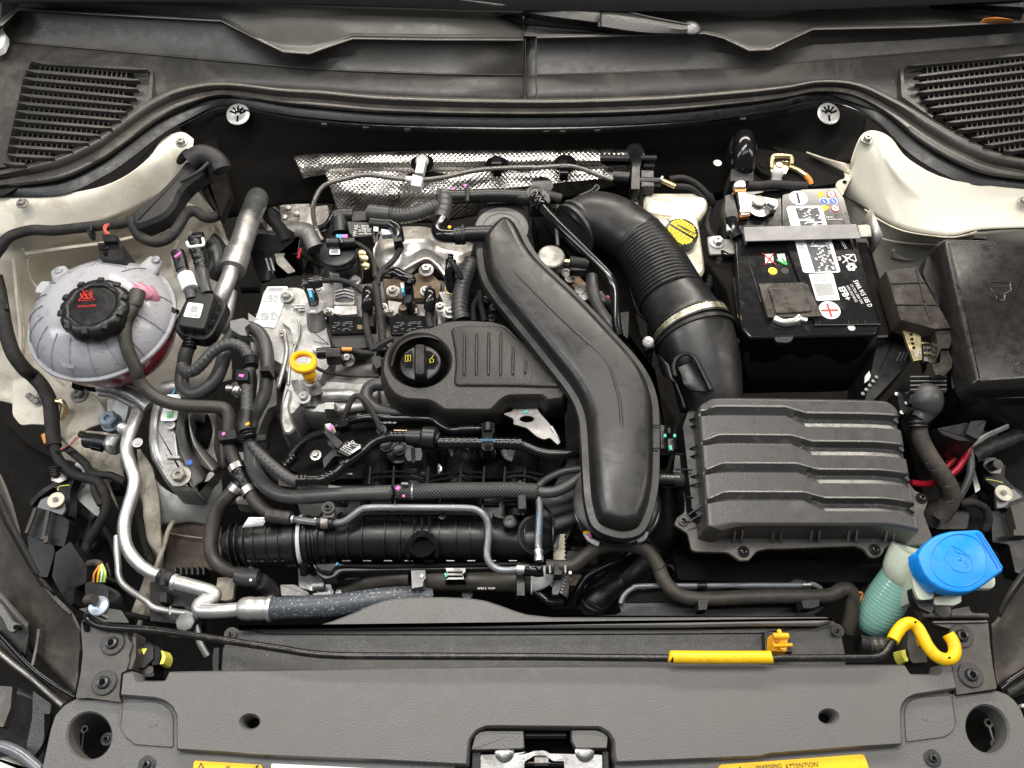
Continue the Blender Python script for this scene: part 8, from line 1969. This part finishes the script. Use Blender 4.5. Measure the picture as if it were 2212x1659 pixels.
prism('white_tab','C4 990,15 1002,60 985,95 950,118 955,60',-.6,[(0,-.3),(0,0)],M['white_dull'],rl)
cb=thing('connector_boot','ribbed black connector with a smooth grey rubber boot right of the air box','connector',at('C4 1440,200',-1))
prism('ribbed_block','C4 1300,60 1590,55 1612,190 1560,205 1340,200 1310,150',2,[(-.1,-4),(.1,0)],M['black'],cb,rnd=5)
for k in range(7):
    tube('block_rib','C4 1312,%d,2.15 1598,%d,2.15'%(68+17*k,66+17*k),M['gloss' if k%2 else 'strap'],cb,r=1.7,seg=8)
tube('grey_boot','C4 1440,190,.8,28 1440,240,1.0,34 1440,300,.6,31 1420,360,0,22 1380,410,-.4,18',M['rubber_grey'],cb,r=30,seg=32)
tube('boot_neck','C4 1370,400,-.6 1375,470,-1',M['black'],cb,r=20,seg=24,ribs=(.006,.06))
prism('side_bracket','C4 1200,170 1290,220 1310,330 1240,380 1210,260',-.6,[(-.1,-3),(.1,0)],M['black'],cb,rnd=4)
for s in ('C4 1205,205','C4 1283,275','C4 1245,350'):
    lathe('bright_stud',at(s,-.4),[(4.5,-1),(4.5,1),(0,2)],M['steel'],cb,seg=12)
wh=tube('wrapped_harness','C4 1375,450,-1.4,17 1395,560,-2,18 1440,660,-2.6,19 1500,760,-3.2,19.5 1570,860,-4,20 1620,950,-5,20 1630,1030,-6.2,20 1590,1110,-7.4,21 1530,1190,-8.4,20',M['tape_brown'],None,r=19,seg=24)
tag(wh,'thick brown black tape wrapped harness winding down beside the air box','wiring harness')
for s,t_ in (('C4 1430,755,-1 1510,738,-1.2',1),('C4 1480,810,-1.6 1550,805,-1.8',1),('C4 1590,940,-2.8 1650,930,-3',1),('C4 1600,1060,-4 1660,1050,-4',1)):
    tube('tape_edge',s,M['brown_panel'],wh,r=.8,seg=6)
tube('tail','C4 1560,1120,-8 1480,1160,-9 1450,1230,-10',M['tape'],wh,r=20,seg=18)
tube('side_loom','C4 1500,540,-6 1620,580,-6.4 1640,680,-7 1570,740,-7.6',M['tape_brown'],wh,r=16,seg=16,ribs=(.006,.08))
o=tube('red_cable','C4 1320,905,-7 1400,915,-7 1480,910,-6.8 1600,860,-6.2 1680,800,-5.6 1740,710,-5 1780,610,-4.6 1785,550,-4.4',M['red'],None,r=6.8,seg=16);tag(o,'thick red cable curving behind the brown wrapped harness, the lower of two','cable')
o=tube('red_cable','C4 1580,800,-6.8 1630,750,-6.4 1680,690,-6 1720,620,-5.4 1735,560,-5',M['red'],None,r=6,seg=16);tag(o,'shorter red cable just inside the long red one','cable')
o=tube('cable','C4 1770,610,-5 1790,720,-5.2 1785,840,-5.6 1740,950,-6.4 1680,1050,-7.4',M['rubber_grey'],None,r=8,seg=14);tag(o,'dark grey cable dropping beside the red cables','cable')
o=tube('cable','C4 1700,1070,-8 1800,1060,-8 1900,1110,-9 1930,1200,-10 1900,1280,-11',M['tape'],None,r=9,seg=12);tag(o,'black cable looping above the blue washer cap','cable')
lathe('hole_mark',at('C4 1700,912',-6),[(4,-1),(4,1),(0,1)],M['void'],o,seg=12)
dk=thing('dark_bulkhead','black plastic mass between the air box and the right headlamp bracket','plastic trim',at('C4 1500,700',-14))
prism('bulk','C4 1200,340 1500,380 1780,600 1850,1000 1950,1200 1900,1400 1500,1330 1400,1000',-12,[(-.1,-8),(.3,0)],M['deep'],dk,rnd=10)
prism('bulk','C4 1500,1060 1700,1020 1800,1150 1780,1290 1500,1290',-9.6,[(-.1,-4),(.3,0)],M['black'],dk,rnd=10)

# air filter box with stepped lid
af=thing('air_filter_box','large dark grey air filter box with a four groove stepped lid','air filter box',at('C4 0,800',-6))
TLx,TLy=T1('C3 1505,295');BLx,BLy=T1('C3 1582,1262');TRx,TRy=T1('C4 1205,300');BRx,BRy=T1('C4 1392,1305')
def lid_uv(s,t):
    top=(T1('C3 1505,222')[1])+0
    lx=TLx+(BLx-TLx)*t;rx=TRx+(BRx-TRx)*t
    rnd0=max(0,1-t/.10);lx+=38*rnd0**2.5;rx-=26*rnd0**2.5
    rnd1=max(0,(t-.965)/.035)
    lx+=30*rnd1**2;rx-=3*rnd1**2
    u=lx+(rx-lx)*s
    vt=856+2*(abs(s-.5)*2)**6+6*s
    vb=1134+10*max(0,1-s/.12)**1.5+14*max(0,(s-.82)/.18)**1.6
    return u,vt+(vb-vt)*t
GR=[]  # grooves as v positions along s: upper edge, lower edge (fractions of the lid)
def groove(s,k):
    base=.085+k*.222
    def sm(a,b,x):x=min(1,max(0,(x-a)/(b-a)));return x*x*(3-2*x)
    x=min(1,max(0,(s-(.43+.012*k))/.10))
    up=base-.005+.045*x
    lo=base+.060+.082*x
    # pinch out at the left, close up at the right
    e=sm(0.015,.10,s)
    mid=(up+lo)/2+.012
    up=mid+(up-mid)*(.35+.65*e)
    lo=lo
    d=sm(.0,.02,s)
    return up,lo,x,d
def lid_z(s,t):
    z=3.0
    for k in range(4):
        up,lo,x,d=groove(s,k)
        if up<t<lo:
            f=(t-up)/(lo-up)
            depth=.70+.15*x;rz=.95*math.tan(R(13.5+1.3*k))/depth
            if x>.5:prof=min(1,f/.22) if f<.40 else (1-rz*(f-.40)/.50 if f<.90 else (1-rz)*(1-(f-.90)/.1))
            else:prof=min(1,f/.62) if f<.68 else max(0,1-(f-.68)/.3)
            z-=depth*prof*d
        elif up-.016<t<=up:z+=.09*(t-up+.016)/.016*d
    edge=min(s,1-s)*460;et=min(t,1-t)*285
    e=min(edge,et)
    if e<7:z-=.35*(1-e/7)**2
    return z
nx,nt=120,200
vs,fs=[],[]
for j in range(nt+1):
    for i in range(nx+1):
        s,t=i/nx,j/nt
        u,v=lid_uv(s,t)
        p=P(u,v,.030);p.z=lid_z(s,t)/100
        vs.append(p)
for j in range(nt):
    for i in range(nx):
        a=j*(nx+1)+i;fs.append((a,a+1,a+nx+2,a+nx+1))
ring=[j for j in range(nx+1)]+[(j+1)*(nx+1)-1 for j in range(1,nt+1)]+[nt*(nx+1)+i for i in range(nx-1,-1,-1)]+[j*(nx+1) for j in range(nt-1,0,-1)]
cen=Vector((sum(vs[i].x for i in ring)/len(ring),sum(vs[i].y for i in ring)/len(ring)))
base=len(vs)
for i in ring:
    d=(vs[i].to_2d()-cen).normalized()*.004
    vs.append(Vector((vs[i].x+d.x,vs[i].y+d.y,-.018)))
for k in range(len(ring)):
    k2=(k+1)%len(ring);fs.append((ring[k],ring[k2],base+k2,base+k))
def in_groove(s,t):return any(g[0]-.016<t<g[1] for g in (groove(s,k) for k in range(4)))
fm_=[1 if in_groove((i+.5)/nx,(j+.5)/nt) else 0 for j in range(nt) for i in range(nx)]+[0]*len(ring)
lid=obj('lid',vs,fs,M['lid'],af,smooth=28,mats=[M['lid_gloss']],fmat=fm_)
prism('flange','C3 1500,300 1380,400 1370,700 1400,1000 1395,1140 1335,1180 1312,1240 1420,1310 1450,1440 1490,1455 1740,1460 1800,1500 1835,1527 1910,1525 1975,1450 2060,1432 C4 300,1432 880,1408 950,1440 990,1495 1040,1500 1085,1485 1130,1410 1480,1400 1488,1330 1420,1150 1455,1060 1430,1000 1350,965 1300,900 1190,330',-1.6,[(0,-.6),(.05,0)],M['bronze_grey'],af,rnd=5)
prism('lower_housing','C3 1500,330 1420,500 1420,900 1440,1250 1500,1400 C4 0,1400 1400,1370 1300,960 1150,330',-2.2,[(.5,-12),(.2,-1),(0,0)],M['black'],af,rnd=6)
prism('side_wall','C3 1490,290 1400,360 1360,480 1380,640 1400,830 1420,1000 1430,1130 1530,1240 1590,1330 1560,1270 1520,640',-.6,[(-.3,-4),(0,0),(.3,.8)],M['black'],af,rnd=4)
for s in ('C3 1440,410 1480,400','C3 1450,465 1490,458','C3 1440,640 1500,615','C3 1450,700 1505,680','C3 1450,860 1520,840','C3 1440,930 1520,908','C3 1430,1160 1540,1080','C3 1440,1210 1540,1150','C3 1330,800 1460,805','C3 1330,680 1395,685','C3 1400,1020 1465,1025'):
    q=pts(s);bar('wall_rib',(q[0][0],q[0][1],.2),(q[1][0],q[1][1],1.0),2.4,5,M['black'],af,bevel=0)
prism('side_arm','C3 1320,680 1395,685 1375,790 1460,800 1400,1020 1465,1030 1470,1170 1395,1150 1380,900 1300,830',-2,[(0,-3),(.1,0)],M['black'],af,rnd=4)
for ti,xs in ((3,(1800,1860,2108,2168)),(4,(232,295,535,597,830,892,1127,1188))):
    for x in xs:
        q=pts('C%d %d,1262 %d,1300 %d,1385'%(ti,x,x,x-12))
        a,b,c=P(q[0][0],q[0][1],.016),P(q[1][0],q[1][1],.010),P(q[2][0],q[2][1],-.0155)
        w_=Vector((.0011,0,0));bk_=Vector((0,.012,-.002))
        v8=[a-w_,a+w_,b-w_,b+w_,c-w_,c+w_,a-w_+bk_,a+w_+bk_,c-w_+bk_*1.2,c+w_+bk_*1.2]
        obj('front_rib',v8,[(0,1,3,2),(2,3,5,4),(0,2,4,8,6),(1,7,9,5,3),(0,6,7,1),(6,8,9,7),(4,5,9,8)],M['strap'],af)
for s,r in (('C3 1390,1210',11.5),('C3 1865,1452',12.5),('C4 1030,1438',12.5),('C4 1400,1030',12)):
    torx_screw(s,-1.5,r,M['gloss'],af)
for s in ('C4 1195,400','C4 1240,625','C4 1285,860','C4 1325,1105'):
    q=T1(s)
    prism('groove_end','O %f,%f %f,%f %f,%f %f,%f'%(q[0]-10,q[1]+2,q[0]+2,q[1]-9,q[0]+9,q[1]+8,q[0]+7,q[1]+13),2.72,[(0,-1.2),(.15,0)],M['lid'],af,rnd=2)
ep=thing('vacuum_pipe','black printed pipe stub between the duct and the air box','pipe',at('C3 1280,880',-1))
tube('pipe_run','C3 1150,880,-2 1210,880,-2 1320,885,-2',M['black'],ep,r=14,seg=20)
tube('pipe_sleeve','C3 1310,885,-2 1430,890,-2',M['matte'],ep,r=17,seg=20)
writing('print','VW AG 5Q0 906',at('C3 1290,858',0),4,-2,M['print'],ep)
tube('pipe_drop','C3 1380,900,-3 1390,1000,-4 1400,1120,-6',M['black'],ep,r=14,seg=18)

# washer bottle
wb=thing('washer_bottle','translucent washer fluid filler neck holding green fluid under the blue cap','washer bottle',at('D4 1200,250',-8))
tube('ribbed_neck','D4 1240,130,-4,38 1180,230,-5.4,41 1110,350,-7.2,43 1040,450,-9,41 1010,500,-10.4,36',M['washer'],wb,r=41,seg=44,ribs=(.0050,.009))
tube('back_neck','C4 1450,1560,-6 D4 1260,60,-7 1140,180,-8 1040,280,-9',M['washer_pale'],wb,r=21,seg=28,ribs=(.010,.03))
tube('pale_collar','D4 1340,-60,-1,46 1300,20,-2,47 1270,90,-3,44 1280,180,-5,34',M['washer_pale'],wb,r=45,seg=44)
prism('neck_funnel','C4 1310,1560 1340,1500 1500,1500 D4 1500,240 1500,320 1380,330 1340,230',1.2,[(.5,-6),(.1,-1),(0,0)],M['washer_pale'],wb,rnd=10)
prism('mount_lug','D4 1490,300 1720,270 1725,350 1660,378 1505,372',.6,[(0,-1.5),(.1,0)],M['washer_pale'],wb,rnd=5)
prism('cap_strap','D4 1860,200 1980,130 1992,180 1985,225 1950,243 1840,240',1.2,[(0,-.7),(.1,0)],M['washer_pale'],wb,rnd=6)
WCAP='C4 1395,1430 1440,1380 1500,1330 1560,1305 1640,1285 1850,1273 1885,1290 1910,1330 2050,1570 2054,1590 D4 2050,100 1960,165 1860,235 1800,262 1720,272 1640,265 1560,240 1480,190 1430,130 1395,60 1370,-20'
wcap=prism('cap',WCAP,4.4,[(.3,-2.2),(.0,-1.9),(0,-.4),(.12,-.1),(.35,0)],M['blue'],wb,lab='bright blue screenwash cap with an embossed symbol',rnd=5,smooth=45,bevel=.0008)
prism('front_lip','C4 1338,1460 1395,1440 1420,1530 1480,1640 D4 1530,200 1560,235 1510,258 1440,190 1370,100 1340,20',3.2,[(0,-1.6),(0,-.2),(.1,0)],M['blue'],wcap,rnd=4)
BZ=4.42
WC=T1('C4 1700,1520')
ringq=[(WC[0]+61*math.cos(a),WC[1]+57*math.sin(a),BZ/100,1.5) for a in [2*math.pi*i/48 for i in range(49)]]
tube('embossed_ring',ringq,M['blue'],wcap,seg=8,sharp=True)
ring2=[P(u,v,z) for (u,v,z,r) in ringq]
for s in ('C4 1630,1400 1620,1500 1650,1590 1765,1615 1810,1545 1730,1450 1630,1400','C4 1690,1515 1710,1500 1720,1520 1690,1515','C4 1740,1470 1760,1500 1745,1530 1765,1555 1750,1580','C4 1660,1420 1690,1460 1740,1470'):
    tube('embossed_mark',[(a[0],a[1],BZ/100,1.3) for a in pts(s)],M['blue'],wcap,seg=8)
for (x,y) in ((1600,1462),(1585,1490),(1592,1518),(1610,1540),(1635,1555),(1645,1580),(1670,1592),(1785,1478)):
    lathe('embossed_dot',at('C4 %d,%d'%(x,y),BZ),[(2.6,-.3),(2.4,.6),(0,1)],M['blue'],wcap,seg=10)
tube('hinge_slot','C4 1835,1305,4.4 1900,1400,4.4 2010,1590,4.4',M['blue_dark'],wcap,r=2.6,seg=8,flat=.6)
tube('hinge_slot','C4 1860,1300,4.42 1925,1390,4.42 2038,1580,4.42',M['blue'],wcap,r=2.0,seg=8)

# ================================================================== pipework deep in the gaps
def deep_set(label,x0,x1,y0,y1,z,n,seed):
    rg=random.Random(seed)
    t=thing('lower_pipework',label,'pipework',((x0+x1)/2,(y0+y1)/2,z))
    for k in range(n):
        u,v=rg.uniform(x0,x1),rg.uniform(y0,y1)
        a=rg.uniform(0,6.28);L=rg.uniform(25,60);zz=z+rg.uniform(-3,3)
        c=lambda q:(min(x1,max(x0,q[0])),min(y1,max(y0,q[1])))
        p=[c((u+math.cos(a+i*rg.uniform(-.3,.5))*L*i,v+math.sin(a+i*.3)*L*i)) for i in range(4)]
        if k%3:
            tube('pipe',[(q[0]+i,q[1]+i*2,(zz-i*.6)/100,rg.choice((4,6,8,11))) for i,q in enumerate(p)],M[rg.choice(('rubber_grey','matte','rubber','black','tape'))],t,seg=12)
        else:
            w,h=rg.uniform(14,34),rg.uniform(10,26)
            prism('bracket','O %f,%f %f,%f %f,%f %f,%f'%(u-w,v-h,u+w,v-h*.7,u+w*.8,v+h,u-w*.9,v+h*.8),zz,[(-.1,-2.5),(.2,0)],M[rg.choice(('matte','black','cast_dark','rust_dirt'))],t,rnd=5)
            lathe('nut',(u,v,zz),[(5,-1),(5,2),(0,2)],M['cast_dark'],t,seg=6)
deep_set('dark hoses and brackets deep behind the brake fluid reservoir',1400,1600,350,420,-12,14,4)
deep_set('dark hoses and fittings deep between the air duct and the ridged intake hose',1180,1400,560,860,-12,30,9)
deep_set('dark brackets and pipes deep between the tank pipe and the valve solenoid',520,700,420,620,-19,22,12)
deep_set('dark clutter deep under the left headlamp bracket',60,250,1000,1250,-24,26,15)
deep_set('dark hoses deep under the right end of the manifold and the duct foot',1190,1480,1160,1300,-18,26,21)
deep_set('dark hoses deep beside the wrapped harness at the right',1900,2150,880,1150,-17,22,27)
deep_set('dark pipework deep below the ridged grey hoses and left of the manifold',480,760,880,1080,-13,26,33)
